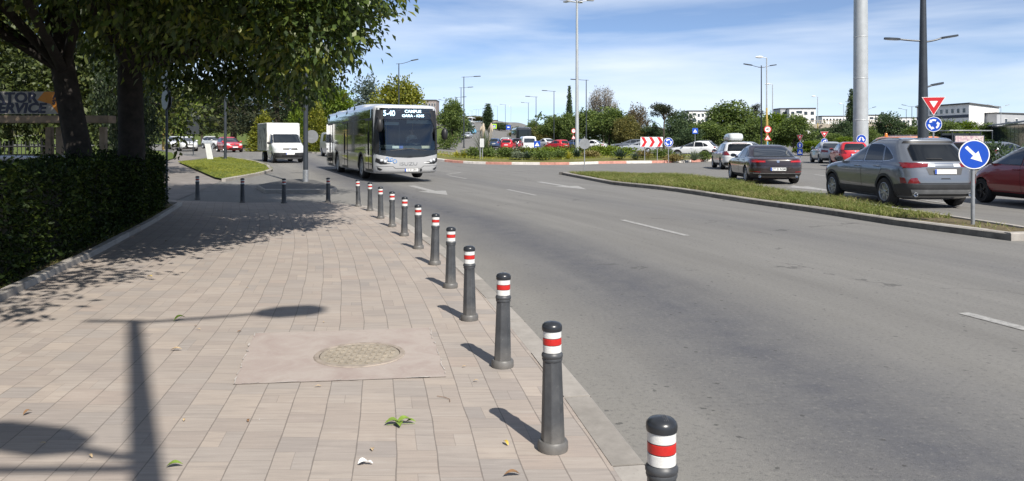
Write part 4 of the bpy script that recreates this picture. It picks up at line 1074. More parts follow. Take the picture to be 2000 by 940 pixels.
def car(name, label, cat, spec, col, loc, heading, full=True, group=None, far=False):
    """heading: degrees from +Y towards +X of the car's nose"""
    t = thing(name, label, cat, loc, R(90-heading), group)
    mb = body_mesh(spec['levels'], 3 if far else 4, 40 if far else 72); D = Drape(mb)
    paintm = col
    b = mb.build('body', [paintm, M_well], t, smooth=50)
    wx = spec['wheels']; r = spec['r']; hw = spec['track']
    # wheel arches cut into the body
    bm = bmesh.new()
    for x in wx:
        for sgn in (-1, 1):
            q = bmesh.ops.create_cone(bm, cap_ends=True, segments=32, radius1=r*1.13, radius2=r*1.13, depth=.62, matrix=Matrix.Translation((x, sgn*(hw+.10-.18), r*1.0)) @ Matrix.Rotation(R(90), 4, 'X'))
    me = bpy.data.meshes.new('arch_cut'); bm.to_mesh(me); bm.free(); cut = bpy.data.objects.new('arch_cut', me); COL.objects.link(cut)
    me.materials.append(M_well); cut.parent = t
    md = b.modifiers.new('arches', 'BOOLEAN'); md.object = cut; md.operation = 'DIFFERENCE'; md.solver = 'FAST' if far else 'EXACT'; md.material_mode = 'TRANSFER'
    bpy.context.view_layer.update()
    new = bpy.data.meshes.new_from_object(b.evaluated_get(bpy.context.evaluated_depsgraph_get()))
    b.modifiers.clear(); old = b.data; b.data = new; new.name = 'body'; bpy.data.objects.remove(cut)
    new.set_sharp_from_angle(angle=R(45))
    def patch(nm, ax, poly, off, m, parent=t, step=.08, both=False):
        o_ = MB()
        mm = m if isinstance(m, list) else [m]
        D.put(o_, ax, poly, off, 0, step)
        if both: D.put(o_, {'L': 'R', 'B': 'B', 'F': 'F', 'T': 'T'}[ax], poly if ax == 'L' else sym(poly), off, 0, step)
        if not o_.v: return None
        return weld(o_.build(nm, mm, parent, smooth=60))
    lit = spec.get
    for x in wx:
        for sgn in (1, -1):
            wheel_part(t, x, sgn*(hw-.01), r, sgn, spec.get('tw', .22), spec.get('spokes', 5), spec.get('rim'), spec.get('rk', 'five'))
    st = .12 if far else .06
    for ax in ('L', 'R'):
        for nm, poly in spec.get('side', []):
            if full:
                patch('window_frame', ax, inset(poly, spec.get('wf', .035)), .003, spec.get('framem', M_trim), step=st)
            patch('side_window', ax, poly, .006, spec.get('glass', M_glass) if nm != 'tint' else M_tint, step=st)
        if full:
            for q, hd in spec.get('doors', []):
                o_ = MB(); D.put(o_, ax, inset(q, .012), .0016, 1, .10); D.put(o_, ax, q, .004, 0, .10)
                dr = weld(o_.build('door', [paintm, M_gap], t, smooth=60))
                if hd:
                    x0, z0 = hd; k = D.bvh.ray_cast(*AX[ax](x0, z0)); h_ = MB()
                    if k[0] is not None:
                        sg = 1 if ax == 'L' else -1; p = k[0]
                        h_.path([p+Vector((.10, sg*.004, 0)), p+Vector((.09, sg*.035, .006)), p+Vector((-.09, sg*.035, .006)), p+Vector((-.10, sg*.004, 0))], .013, 8); h_.build('handle', spec.get('handlem', paintm), dr)
        for q, m, nm in spec.get('sidex', []): patch(nm, ax, q, .0075, paintm if m is None else m, step=st)
    for ax, key, nm, m in (('F', 'screen', 'windscreen', spec.get('glass', M_glass)), ('B', 'rear', 'rear_window', spec.get('rglass', M_glass))):
        if key in spec:
            if full: patch('window_frame', ax, inset(spec[key], .03), .003, M_trim, step=st)
            patch(nm, ax, spec[key], .006, m, step=st)
    for ax, poly, m, nm, off in spec.get('ends', []):
        mir = nm.endswith('*'); o_ = patch(nm.rstrip('*'), ax, poly, off, paintm if m is None else m, step=st)
        if mir: patch(nm.rstrip('*'), ax, sym(poly), off, paintm if m is None else m, step=st)
    # door mirrors
    if 'mirror' in spec:
        mx_, mz_ = spec['mirror']
        for sgn, ax in ((1, 'L'), (-1, 'R')):
            k = D.bvh.ray_cast(*AX[ax](mx_, mz_))
            if k[0] is None: continue
            p = k[0]; m_ = MB(); m_.blob((p.x-.02, p.y+sgn*.15, p.z+.06), (.085, .115, .075), 12, 8)
            o_ = m_.build('mirror', spec.get('mirrorm', paintm), t, smooth=60); q = MB(); q.path([p+Vector((0, -sgn*.03, 0)), p+Vector((-.01, sgn*.12, .03))], .02, 6); q.build('mirror_arm', M_trim, o_)
            q = MB(); q.prism(ell(.095, .058, 16), (p.x-.10, p.y+sgn*.15, p.z+.06), (0, -1, 0), (0, 0, 1), .004); q.build('mirror_glass', M_glass, o_, fix=True)
    # number plates
    for ax, key in (('B', 'plate'), ('F', 'fplate')):
        if key in spec:
            z = spec[key]; sg = -1 if ax == 'B' else 1
            hits = [D.bvh.ray_cast(*AX[ax](yy, zz))[0] for yy in (-.2, 0, .2) for zz in (z-.05, z+.05)]
            hits = [h.x for h in hits if h is not None]
            x = (min(hits) if sg < 0 else max(hits))+sg*.012 if hits else 0
            o_ = MB(); A = Vector((0, sg, 0)); o_.prism([(-.26, -.055), (.26, -.055), (.26, .055), (-.26, .055)], (x, 0, z), A, (0, 0, 1), .012); pl = o_.build('number_plate', [M_plate], t, smooth=0, fix=True)
            o_ = MB(); o_.prism([(-.258, -.053), (-.215, -.053), (-.215, .053), (-.258, .053)], (x+sg*.012, 0, z), A, (0, 0, 1), .002); o_.build('country_strip', M_blue, pl, smooth=0, fix=True)
            if spec.get('reg'): text('lettering', spec['reg'], .105, M_sblack, pl, Vector((x+sg*.0135, 0, z-.002))+A*.02, frame(A, (0, 0, 1)), .001, bold=.002, sx=.86)
    if full:
        for p0, p1, rr in spec.get('rails', []):
            for sgn in (1, -1):
                pts = []
                for i in range(9):
                    u = i/8; x = p0+(p1-p0)*u; h = D.bvh.ray_cast(Vector((x, sgn*rr, 5)), Vector((0, 0, -1)))
                    if h[0] is not None: pts.append(h[0]+Vector((0, 0, .035*math.sin(math.pi*min(1, max(0, u*1.0)))**.35 if 0 < u < 1 else 0)))
                if len(pts) > 2: MB().path(pts, .014, 8).build('roof_rail', spec.get('railm', M_chrome), t)
        for y, z, rr in spec.get('exhaust', []):
            x = spec['exx']; q = MB(); q.lathe([(rr*.82, .10), (rr, .10), (rr*1.05, -.0), (rr*.88, -.0), (rr*.85, .08), (0, .08)], 20, axis='x', c=(x, y, z)); q.build('exhaust', M_chrome, t, fix=True)
    return t

SUV = dict(levels=[(.20, 1.80, -1.90, .74, 3, 4), (.26, 2.00, -2.10, .84, 3, 4), (.40, 2.20, -2.26, .905, 3, 4), (.52, 2.27, -2.315, .925, 3, 4), (.70, 2.28, -2.315, .938, 3, 4), (.84, 2.22, -2.29, .94, 3, 4), (.93, 2.06, -2.27, .935, 3, 4), (1.00, 1.75, -2.255, .92, 3, 4),
                   (1.05, 1.36, -2.235, .895, 3, 4), (1.10, 1.10, -2.21, .868, 3.4, 4.5), (1.25, .72, -2.03, .82, 3.4, 4.2), (1.42, .30, -1.83, .755, 3.4, 4.2), (1.53, 0, -1.72, .70, 3, 4.2), (1.585, -.18, -1.70, .66, 3, 4.2), (1.63, -.42, -1.66, .60, 3, 4), (1.66, -.66, -1.45, .46, 3, 3), (1.675, -.85, -1.2, .24, 2.5, 2.5)],
           wheels=(1.385, -1.325), r=.352, track=.835, spokes=5, rk='double',
           side=[('g', [(1.02, 1.085), (.80, 1.22), (.36, 1.42), (.12, 1.505), (-.22, 1.52), (-.20, 1.085)]), ('tint', [(-.29, 1.085), (-.31, 1.52), (-.85, 1.51), (-1.02, 1.47), (-1.14, 1.105)]), ('tint', [(-1.20, 1.11), (-1.09, 1.46), (-1.30, 1.37), (-1.52, 1.24), (-1.58, 1.17), (-1.46, 1.13)])],
           framem=M_chrome, wf=.026,
           doors=[([(1.02, .40), (1.05, 1.04), (.20, 1.05), (-.20, 1.05), (-.22, .40)], (-.02, .955)), ([(-.27, .40), (-.26, 1.05), (-1.16, 1.06), (-1.20, .90), (-1.00, .66), (-.92, .40)], (-.98, .975))],
           sidex=[([(1.00, .27), (1.00, .44), (-.92, .44), (-.92, .27)], M_clad, 'sill_cladding'),
                  (ngon_arc(1.385, .352, .46, -8, 188, 16)+ngon_arc(1.385, .352, .395, 188, -8, 16), M_clad, 'arch_cladding'), (ngon_arc(-1.325, .352, .46, -8, 188, 16)+ngon_arc(-1.325, .352, .395, 188, -8, 16), M_clad, 'arch_cladding'),
                  ([(-1.80, .32), (-1.76, .56), (-2.10, .60), (-2.29, .56), (-2.26, .32)], M_clad, 'bumper_corner'), ([(-1.93, 1.0), (-1.98, 1.075), (-2.18, 1.085), (-2.24, .97), (-2.16, .955)], M_tail, 'tail_light'),
                  ([(-2.16, .60), (-2.20, .72), (-2.26, .73), (-2.29, .60)], M_tail, 'reflector')],
           rear=[(-.66, 1.13), (.66, 1.13), (.60, 1.40), (.50, 1.50), (-.50, 1.50), (-.60, 1.40)], rglass=M_tint, screen=[(-.74, 1.11), (.74, 1.11), (.60, 1.48), (-.60, 1.48)],
           ends=[('B', [(.40, .985), (.86, .955), (.92, 1.075), (.80, 1.085), (.36, 1.065)], M_tail, 'tail_light*', .007), ('B', [(.22, .985), (.40, .985), (.37, 1.06), (.22, 1.055)], M_clear, 'lamp_insert*', .0075),
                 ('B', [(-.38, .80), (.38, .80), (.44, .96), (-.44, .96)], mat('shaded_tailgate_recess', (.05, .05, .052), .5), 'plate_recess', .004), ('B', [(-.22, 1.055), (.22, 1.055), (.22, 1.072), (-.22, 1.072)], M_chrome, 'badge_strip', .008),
                 ('B', [(-.90, .30), (.90, .30), (.91, .585), (-.91, .585)], M_clad, 'bumper', .008), ('B', [(-.70, .36), (.70, .36), (.76, .46), (-.76, .46)], M_poleg, 'skid_plate', .014),
                 ('B', [(-.62, .60), (.62, .60), (.62, .612), (-.62, .612)], M_gap, 'tailgate_seam', .009), ('B', [(.83, .60), (.90, .60), (.91, .73), (.86, .73)], M_tail, 'reflector*', .009),
                 ('B', [(-.64, 1.535), (.64, 1.535), (.60, 1.585), (-.60, 1.585)], M_trim, 'spoiler', .012), ('B', [(-.12, .70), (.12, .70), (.10, .725), (-.10, .725)], M_trim, 'handle_recess', .006),
                 ('B', [(-.02, 1.15), (.36, 1.16), (.36, 1.175), (-.02, 1.175)], M_trim, 'wiper', .016), ('F', [(-.55, .60), (.55, .60), (.45, .80), (-.45, .80)], M_trim, 'grille', .006), ('F', [(.52, .78), (.84, .82), (.80, .92), (.50, .86)], M_clear, 'headlight*', .006)],
           mirror=(.92, 1.06), plate=.875, rails=[(.05, -1.55, .60)], exhaust=[(.66, .335, .05), (-.66, .335, .05)], exx=-2.225, mirrorm=M_clad)
SEDAN = dict(levels=[(.17, 1.95, -1.95, .74, 3, 3.5), (.24, 2.20, -2.22, .83, 3, 3.5), (.38, 2.36, -2.36, .90, 3, 3.5), (.52, 2.39, -2.39, .915, 3, 3.5), (.66, 2.37, -2.39, .916, 3, 3.5), (.78, 2.20, -2.375, .912, 3, 3.5), (.86, 1.85, -2.36, .90, 3, 3.5), (.91, 1.45, -2.34, .885, 3, 3.5), (.955, 1.10, -2.28, .868, 3.2, 3.5), (.985, .98, -2.10, .852, 3.2, 3.5), (1.00, .93, -1.92, .845, 3.2, 3.6),
                     (1.10, .66, -1.68, .80, 3.2, 3.6), (1.25, .24, -1.32, .725, 3.2, 3.6), (1.35, -.08, -1.02, .665, 3, 3.4), (1.40, -.30, -.86, .61, 2.8, 3), (1.435, -.45, -.70, .48, 2.4, 2.5), (1.45, -.5, -.62, .25, 2, 2)],
             wheels=(1.42, -1.37), r=.335, track=.80, spokes=7,
             side=[('g', [(.90, .975), (.60, 1.115), (.25, 1.245), (-.02, 1.32), (-.30, 1.34), (-.24, .975)]), ('tint', [(-.30, .975), (-.36, 1.34), (-.70, 1.33), (-1.05, 1.24), (-1.12, .985)]), ('tint', [(-1.17, .99), (-1.10, 1.22), (-1.36, 1.10), (-1.50, 1.02)])],
             framem=M_chrome, wf=.022,
             doors=[([(.98, .34), (1.02, .93), (.2, .945), (-.24, .945), (-.24, .34)], (-.08, .86)), ([(-.29, .34), (-.29, .945), (-1.10, .955), (-1.2, .80), (-1.02, .62), (-.96, .34)], (-.98, .87))],
             sidex=[([(1.0, .24), (1.0, .32), (-.94, .32), (-.94, .24)], M_trim, 'sill'), ([(-1.96, .80), (-1.98, .90), (-2.24, .91), (-2.33, .80)], M_tail, 'tail_light')],
             rear=[(-.68, 1.0), (.68, 1.0), (.56, 1.28), (.46, 1.33), (-.46, 1.33), (-.56, 1.28)], screen=[(-.72, .985), (.72, .985), (.56, 1.30), (-.56, 1.30)],
             ends=[('B', [(.42, .80), (.90, .795), (.90, .90), (.42, .885)], M_tail, 'tail_light*', .007), ('B', [(.45, .838), (.88, .842), (.88, .856), (.45, .852)], mat('bright_lamp_bar', (.75, .03, .03), .2), 'light_bar*', .009),
                   ('B', [(-.36, .505), (.36, .505), (.30, .63), (-.30, .63)], M_trim, 'plate_recess', .005), ('B', [(-.85, .30), (.85, .30), (.87, .41), (-.87, .41)], M_trim, 'bumper', .007), ('B', [(-.80, .405), (.80, .405), (.80, .42), (-.80, .42)], M_chrome, 'bumper_trim', .010),
                   ('B', [(-.93, .70), (.93, .70), (.93, .712), (-.93, .712)], M_gap, 'boot_seam', .004), ('B', [(.58, .44), (.88, .46), (.88, .49), (.60, .48)], M_tail, 'reflector*', .008), ('B', ell(.05, .05, 16, (0, .845)), M_chrome, 'badge', .010), ('F', [(.48, .62), (.86, .66), (.82, .75), (.46, .72)], M_clear, 'headlight*', .006)],
             mirror=(.84, .96), plate=.565, exhaust=[(.62, .30, .05), (-.62, .30, .05)], exx=-2.37)
ESTATE = dict(levels=[(.18, 1.9, -1.95, .74, 3, 4), (.25, 2.15, -2.2, .82, 3, 4), (.40, 2.30, -2.34, .89, 3, 4), (.58, 2.32, -2.36, .905, 3, 4), (.75, 2.22, -2.34, .905, 3, 4), (.85, 1.95, -2.32, .90, 3, 4), (.92, 1.4, -2.30, .885, 3, 4), (.97, 1.05, -2.28, .86, 3.2, 5),
                      (1.12, .65, -2.20, .81, 3.2, 5), (1.28, .2, -2.10, .74, 3.2, 5), (1.38, -.1, -2.03, .68, 3, 4.5), (1.44, -.35, -1.95, .60, 3, 4), (1.475, -.6, -1.7, .45, 2.6, 3), (1.485, -.85, -1.4, .2, 2.2, 2.2)],
              wheels=(1.38, -1.32), r=.325, track=.79,
              side=[('g', [(.92, .98), (.6, 1.13), (.2, 1.29), (-.05, 1.36), (-.3, 1.375), (-.25, .98)]), ('g', [(-.31, .98), (-.36, 1.375), (-1.02, 1.37), (-1.12, .985)]), ('tint', [(-1.18, .99), (-1.08, 1.365), (-1.8, 1.32), (-1.98, 1.03)])],
              rear=[(-.66, 1.0), (.66, 1.0), (.58, 1.32), (.5, 1.36), (-.5, 1.36), (-.58, 1.32)], rglass=M_tint, screen=[(-.72, .985), (.72, .985), (.56, 1.33), (-.56, 1.33)], doors=[([(.98, .34), (1.0, .93), (-.24, .945), (-.24, .34)], (-.08, .86)), ([(-.29, .34), (-.29, .945), (-1.10, .955), (-1.2, .80), (-1.02, .62), (-.96, .34)], (-.98, .87))],
              sidex=[([(-2.1, .78), (-2.08, .98), (-2.2, 1.0), (-2.31, .78)], M_tail, 'tail_light'), ([(1.0, .24), (1.0, .32), (-.94, .32), (-.94, .24)], M_trim, 'sill')],
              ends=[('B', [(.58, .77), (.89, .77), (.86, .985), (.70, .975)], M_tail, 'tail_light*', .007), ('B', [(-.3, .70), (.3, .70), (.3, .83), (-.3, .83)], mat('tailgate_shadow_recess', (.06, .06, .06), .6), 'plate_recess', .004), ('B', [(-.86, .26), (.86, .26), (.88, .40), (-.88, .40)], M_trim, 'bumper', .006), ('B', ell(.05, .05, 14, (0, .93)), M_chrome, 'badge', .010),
                    ('B', [(-.4, 1.40), (.4, 1.40), (.4, 1.415), (-.4, 1.415)], M_tail, 'brake_light', .012), ('B', [(-.92, .63), (.92, .63), (.92, .64), (-.92, .64)], M_gap, 'tailgate_seam', .004), ('F', [(.5, .64), (.84, .68), (.8, .78), (.48, .74)], M_clear, 'headlight*', .006), ('F', [(-.42, .56), (.42, .56), (.36, .72), (-.36, .72)], M_trim, 'grille', .006), ('F', [(-.6, .30), (.6, .30), (.6, .42), (-.6, .42)], M_trim, 'air_intake', .006)],
              mirror=(.86, .96), plate=.765, rails=[(.0, -1.8, .58)])
HATCH = dict(levels=[(.17, 1.65, -1.55, .70, 3, 3.6), (.24, 1.84, -1.74, .78, 3, 3.6), (.40, 1.96, -1.86, .84, 3, 3.6), (.58, 1.97, -1.89, .86, 3, 3.6), (.72, 1.86, -1.88, .862, 3, 3.6), (.82, 1.62, -1.86, .857, 3, 3.6), (.90, 1.28, -1.84, .845, 3, 3.6), (.96, 1.0, -1.81, .825, 3.2, 4),
                     (1.12, .62, -1.72, .775, 3.2, 4), (1.28, .22, -1.60, .71, 3.2, 4), (1.38, -.05, -1.52, .65, 3, 4), (1.44, -.28, -1.46, .57, 2.8, 3.4), (1.475, -.5, -1.25, .42, 2.5, 3), (1.485, -.7, -1.0, .2, 2.2, 2.2)],
             wheels=(1.25, -1.22), r=.305, track=.755,
             side=[('g', [(.88, .97), (.58, 1.13), (.22, 1.28), (-.02, 1.355), (-.25, 1.37), (-.22, .975)]), ('g', [(-.28, .975), (-.31, 1.37), (-.92, 1.34), (-1.12, 1.02), (-1.0, .985)]), ('tint', [(-1.16, 1.05), (-1.0, 1.32), (-1.25, 1.25), (-1.38, 1.12)])],
             rear=[(-.6, 1.0), (.6, 1.0), (.52, 1.30), (.44, 1.36), (-.44, 1.36), (-.52, 1.30)], screen=[(-.70, .98), (.70, .98), (.54, 1.34), (-.54, 1.34)], doors=[([(.92, .34), (.96, .93), (-.21, .945), (-.21, .34)], (-.06, .86)), ([(-.26, .34), (-.26, .945), (-1.06, .955), (-1.12, .80), (-.92, .60), (-.85, .34)], (-.92, .88))],
             sidex=[([(-1.62, .80), (-1.58, 1.0), (-1.72, 1.02), (-1.84, .80)], M_tail, 'tail_light'), ([(1.35, .74), (1.2, .86), (1.62, .82), (1.84, .70), (1.74, .66)], M_clear, 'headlight')],
             ends=[('B', [(.50, .78), (.84, .80), (.80, 1.02), (.62, 1.0)], M_tail, 'tail_light*', .007), ('B', [(-.80, .24), (.80, .24), (.82, .40), (-.82, .40)], M_trim, 'bumper', .006), ('B', ell(.05, .05, 14, (0, .92)), M_chrome, 'badge', .010), ('F', [(.42, .62), (.80, .68), (.76, .84), (.44, .74)], M_clear, 'headlight*', .007),
                   ('F', [(-.38, .60), (.38, .60), (.32, .68), (-.32, .68)], M_trim, 'grille', .006), ('F', [(-.58, .26), (.58, .26), (.52, .40), (-.52, .40)], M_trim, 'air_intake', .006), ('F', ell(.06, .05, 14, (0, .71)), M_chrome, 'badge', .010)],
             mirror=(.82, .95), plate=.72, fplate=.48)
MPV = dict(HATCH, levels=[(.20, 1.65, -1.62, .72, 3, 4), (.28, 1.82, -1.80, .80, 3, 4), (.45, 1.93, -1.90, .86, 3, 4), (.62, 1.95, -1.92, .878, 3, 4), (.78, 1.84, -1.90, .88, 3, 4), (.88, 1.66, -1.88, .872, 3, 4), (.98, 1.42, -1.86, .855, 3.2, 4), (1.06, 1.24, -1.84, .83, 3.2, 4.5), (1.22, .88, -1.76, .78, 3.2, 4.5), (1.38, .48, -1.66, .72, 3.2, 4.5),
                         (1.48, .16, -1.58, .66, 3, 4), (1.54, -.1, -1.50, .58, 2.8, 3.4), (1.575, -.4, -1.25, .42, 2.5, 3), (1.585, -.6, -1.0, .2, 2.2, 2.2)],
           wheels=(1.28, -1.28), r=.315, track=.765, rim=M_alloyd, spokes=5,
           side=[('g', [(1.02, 1.03), (.74, 1.20), (.40, 1.36), (.12, 1.46), (-.20, 1.475), (-.16, 1.02)]), ('g', [(-.22, 1.02), (-.26, 1.475), (-.95, 1.45), (-1.08, 1.04)]), ('tint', [(-1.14, 1.06), (-1.02, 1.44), (-1.35, 1.38), (-1.55, 1.12)])],
           doors=[([(1.02, .36), (1.08, .98), (-.15, .995), (-.16, .36)], (-.02, .90)), ([(-.21, .36), (-.20, .995), (-1.08, 1.0), (-1.16, .84), (-.96, .62), (-.90, .36)], (-.92, .92))], screen=[(-.72, 1.08), (.72, 1.08), (.56, 1.44), (-.56, 1.44)],
           sidex=[([(1.50, .76), (1.20, .94), (1.55, .90), (1.80, .80), (1.72, .72)], M_clear, 'headlight'), ([(1.0, .22), (1.0, .32), (-.9, .32), (-.9, .22)], M_trim, 'sill')], mirror=(.96, 1.02), wf=.03)
COMPACT = dict(SEDAN, levels=[(l[0]*1.03, l[1]*.93, l[2]*.92, l[3]*.95, l[4], l[5]) for l in SEDAN['levels']], wheels=(1.30, -1.30), r=.31, track=.76,
               side=[(n_, [(a*.93, b*1.03) for a, b in q]) for n_, q in SEDAN['side']], framem=M_trim, doors=[([(a*.93, b*1.03) for a, b in q], (h[0]*.93, h[1]*1.03)) for q, h in SEDAN['doors']],
               sidex=[([(-1.80, .76), (-1.80, .93), (-2.05, .94), (-2.16, .76)], M_tail, 'tail_light'), ([(1.72, .66), (1.5, .78), (1.95, .74), (2.1, .64)], M_clear, 'headlight')],
               ends=[('B', [(.44, .76), (.86, .76), (.86, .92), (.44, .90)], M_tail, 'tail_light*', .007), ('B', [(-.75, .26), (.75, .26), (.77, .36), (-.77, .36)], M_trim, 'bumper', .006), ('B', [(-.2, .86), (.2, .86), (.2, .88), (-.2, .88)], M_chrome, 'badge_strip', .008),
                     ('F', [(.44, .60), (.82, .62), (.78, .74), (.44, .72)], M_clear, 'headlight*', .007), ('F', [(-.36, .58), (.36, .58), (.34, .68), (-.34, .68)], M_trim, 'grille', .006), ('F', [(-.6, .26), (.6, .26), (.56, .40), (-.56, .40)], M_trim, 'air_intake', .006), ('F', [(-.36, .68), (.36, .68), (.36, .695), (-.36, .695)], M_chrome, 'grille_bar', .010)],
               rear=[(-.64, 1.04), (.64, 1.04), (.53, 1.30), (.43, 1.36), (-.43, 1.36), (-.53, 1.30)], screen=[(-.68, 1.02), (.68, 1.02), (.54, 1.33), (-.54, 1.33)], mirror=(.78, .99), plate=.60, fplate=.47, exhaust=[])
P_grey = paint('grey_metallic_paint', (.165, .18, .205), metal=.5); P_dark = paint('black_cherry_paint', (.016, .008, .010), dust=.06); P_white = paint('white_car_paint', (.62, .63, .63)); P_silver = paint('silver_paint', (.40, .42, .44), metal=.3)
P_red = paint('bright_red_paint', (.48, .010, .018)); P_dred = paint('dark_red_paint', (.21, .008, .014), dust=.05); P_blue = paint('blue_paint', (.02, .05, .14)); P_lblue = paint('pale_blue_paint', (.34, .40, .44)); P_black = paint('black_paint', (.01, .011, .013), dust=.05); P_orange = paint('orange_paint', (.66, .20, .025), dust=.08)
def gpos(x, y): return (x, y, gz(x, y)+.002)
car('parked_car' if False else 'car', 'grey metallic SUV with black cladding and twin exhausts beside the grassy island', 'car', SUV, P_grey, gpos(9.95, 20.14), -3)
s2 = dict(SEDAN, reg='CT 21 RGM')
car('car', 'dark cherry-black sedan with wide red tail lights in the queue to the roundabout', 'car', s2, P_dark, gpos(9.42, 28.95), 5).scale.z = .95
e = car('car', 'white estate car carrying a pale roof box, ahead of the dark sedan', 'car', ESTATE, P_white, gpos(12.25, 42.6), 6)
rb_ = thing('roof_box', 'glossy pale grey roof box strapped on top of the white estate car', 'roof box', (12.25, 42.6, gz(12, 42)+1.50), R(84))
q = body_mesh([(.06, .95, -.98, .34, 3, 4), (.12, 1.08, -1.06, .40, 3, 4), (.2, 1.0, -1.08, .41, 3, 4), (.34, .72, -1.05, .39, 3, 4), (.42, .35, -.98, .33, 3, 4), (.455, .0, -.85, .20, 3, 3)], 3, 48); q.build('shell', mat('box_plastic', (.50, .52, .52), .3, coat=.5), rb_, smooth=50)
q = body_mesh([(.13, 1.09, -1.072, .412, 3, 4), (.15, 1.09, -1.072, .414, 3, 4)], 1, 48); q.build('seam', M_trim, rb_)
for x in (.5, -.5): k = MB(); k.box((x, 0, .02), (.06, 1.1, .04)); bevel(k.build('crossbar', M_trim, rb_), .01)
k = MB(); k.prism([(-.16, -.02), (.16, -.02), (.16, .02), (-.16, .02)], (-1.062, 0, .28), (0, -1, 0), (0, 0, 1), .004); k.build('badge', M_poleg, rb_, fix=True)
rav = dict(SUV, framem=M_trim, rails=[(.05, -1.7, .60)])
car('car', 'white crossover turning along the far side of the roundabout island', 'car', rav, P_white, gpos(17.9, 75.6), -62)
car('car', 'silver-white saloon waiting right of the blue and red sign posts', 'car', COMPACT, P_silver, gpos(22.35, 54.4), 10)
car('car', 'bright red hatchback between the pale saloon and the grey SUV', 'car', HATCH, P_red, gpos(20.6, 47.0), 12)
car('car', 'dark red small people carrier at the right edge beside the blue arrow sign', 'car', MPV, P_dred, gpos(13.1, 18.7), -3)
car('car', 'silver saloon seen behind the roof box of the white estate', 'car', COMPACT, P_silver, gpos(17.6, 58.5), -12, full=False, far=True)
# queue beyond the roundabout
def far_car(px, Y, spec, col, hd, label, py=None, cat='car', name='car'):
    X = (px-1000)/F*Y; return car(name, label, cat, spec, col, gpos(X, Y), hd, full=False, far=True)
far_car(1087, 100, dict(HATCH, rails=[]), P_red, -38, 'red crossover with dark roof left of the roundabout mast')
far_car(1152, 99, COMPACT, P_white, -60, 'pale saloon with red lamps just right of the roundabout mast')
far_car(1122, 108, COMPACT, P_blue, -50, 'dark blue saloon behind the roundabout mast')
far_car(1243, 90, ESTATE, P_silver, -80, 'silver car behind the chevron board')
far_car(1228, 104, ESTATE, P_grey, -75, 'grey estate behind the car at the chevron board')
far_car(968, 112, HATCH, P_blue, 8, 'dark blue hatchback leftmost in the queue beyond the pampas grass')
far_car(993, 104, HATCH, P_red, 10, 'red hatchback in the queue right of the pampas grass')
far_car(988, 121, COMPACT, P_white, 8, 'white saloon ahead of the red hatchback in the queue')
far_car(1007, 112, ESTATE, P_black, -10, 'dark grey estate right of the red hatchback in the queue')
far_car(1064, 112, COMPACT, P_white, -30, 'white car peeking out left of the red crossover')
# cars on the ramp
far_car(913, 178, COMPACT, P_silver, 190, 'silver car coming down the foot of the ramp')
far_car(923, 215, HATCH, P_lblue, 188, 'pale blue car coming down the middle of the ramp')
far_car(911, 262, COMPACT, P_white, 186, 'white car coming down the ramp below the dark bus')
far_car(921, 300, HATCH, P_white, 186, 'small white car in front of the white bus on the ramp')
# side road on the left
far_r = dict(HATCH, reg=None)
car('car', 'bright red hatchback on the side road behind the white board', 'car', far_r, P_red, gpos(-27.4, 74.5), 180-35)
car('car', 'white saloon facing the camera beside the yellow post', 'car', COMPACT, P_white, gpos(-33.2, 78.5), 180-28)
car('car', 'white hatchback behind the red one on the side road', 'car', dict(HATCH, rails=[]), P_white, gpos(-35.0, 90.5), 180-50)
car('car', 'white estate half hidden behind the white saloon at the yellow post', 'car', ESTATE, P_white, gpos(-38.0, 87.0), 180-28)
car('parked_car', 'dark car parked behind the hedge, only its roof showing', 'car', ESTATE, P_black, (-9.6, 13.6, -.12), -78, full=False)
# ---------------------------------------------------------------- people
M_skin = mat('skin', (.42, .25, .18), .55); 
def skin_body(name, joints, edges, mats, parent=None, label=None, root=0):
    """one continuous figure grown from a skeleton: joints = {key: (pos, rx, ry)}"""
    keys = list(joints); me = bpy.data.meshes.new(name); me.from_pydata([joints[k][0] for k in keys], [(keys.index(a), keys.index(b)) for a, b in edges], [])
    o = bpy.data.objects.new(name, me); COL.objects.link(o)
    bpy.context.view_layer.objects.active = o
    sk = o.modifiers.new('skin', 'SKIN'); sv = me.skin_vertices[0].data if me.skin_vertices else None
    if sv is None: 
        me.attributes.new('x', 'FLOAT', 'POINT'); sv = me.skin_vertices[0].data
    for k, v in zip(keys, sv): v.radius = joints[k][1:3]; v.use_root = (k == keys[root])
    sb = o.modifiers.new('sub', 'SUBSURF'); sb.levels = 2; sb.render_levels = 2
    bpy.context.view_layer.update()
    new = bpy.data.meshes.new_from_object(o.evaluated_get(bpy.context.evaluated_depsgraph_get()))
    bpy.data.objects.remove(o); new.name = name; o = bpy.data.objects.new(name, new); COL.objects.link(o)
    for m in mats: new.materials.append(m)
    new.polygons.foreach_set('use_smooth', [True]*len(new.polygons))
    if parent: o.parent = parent
    return o
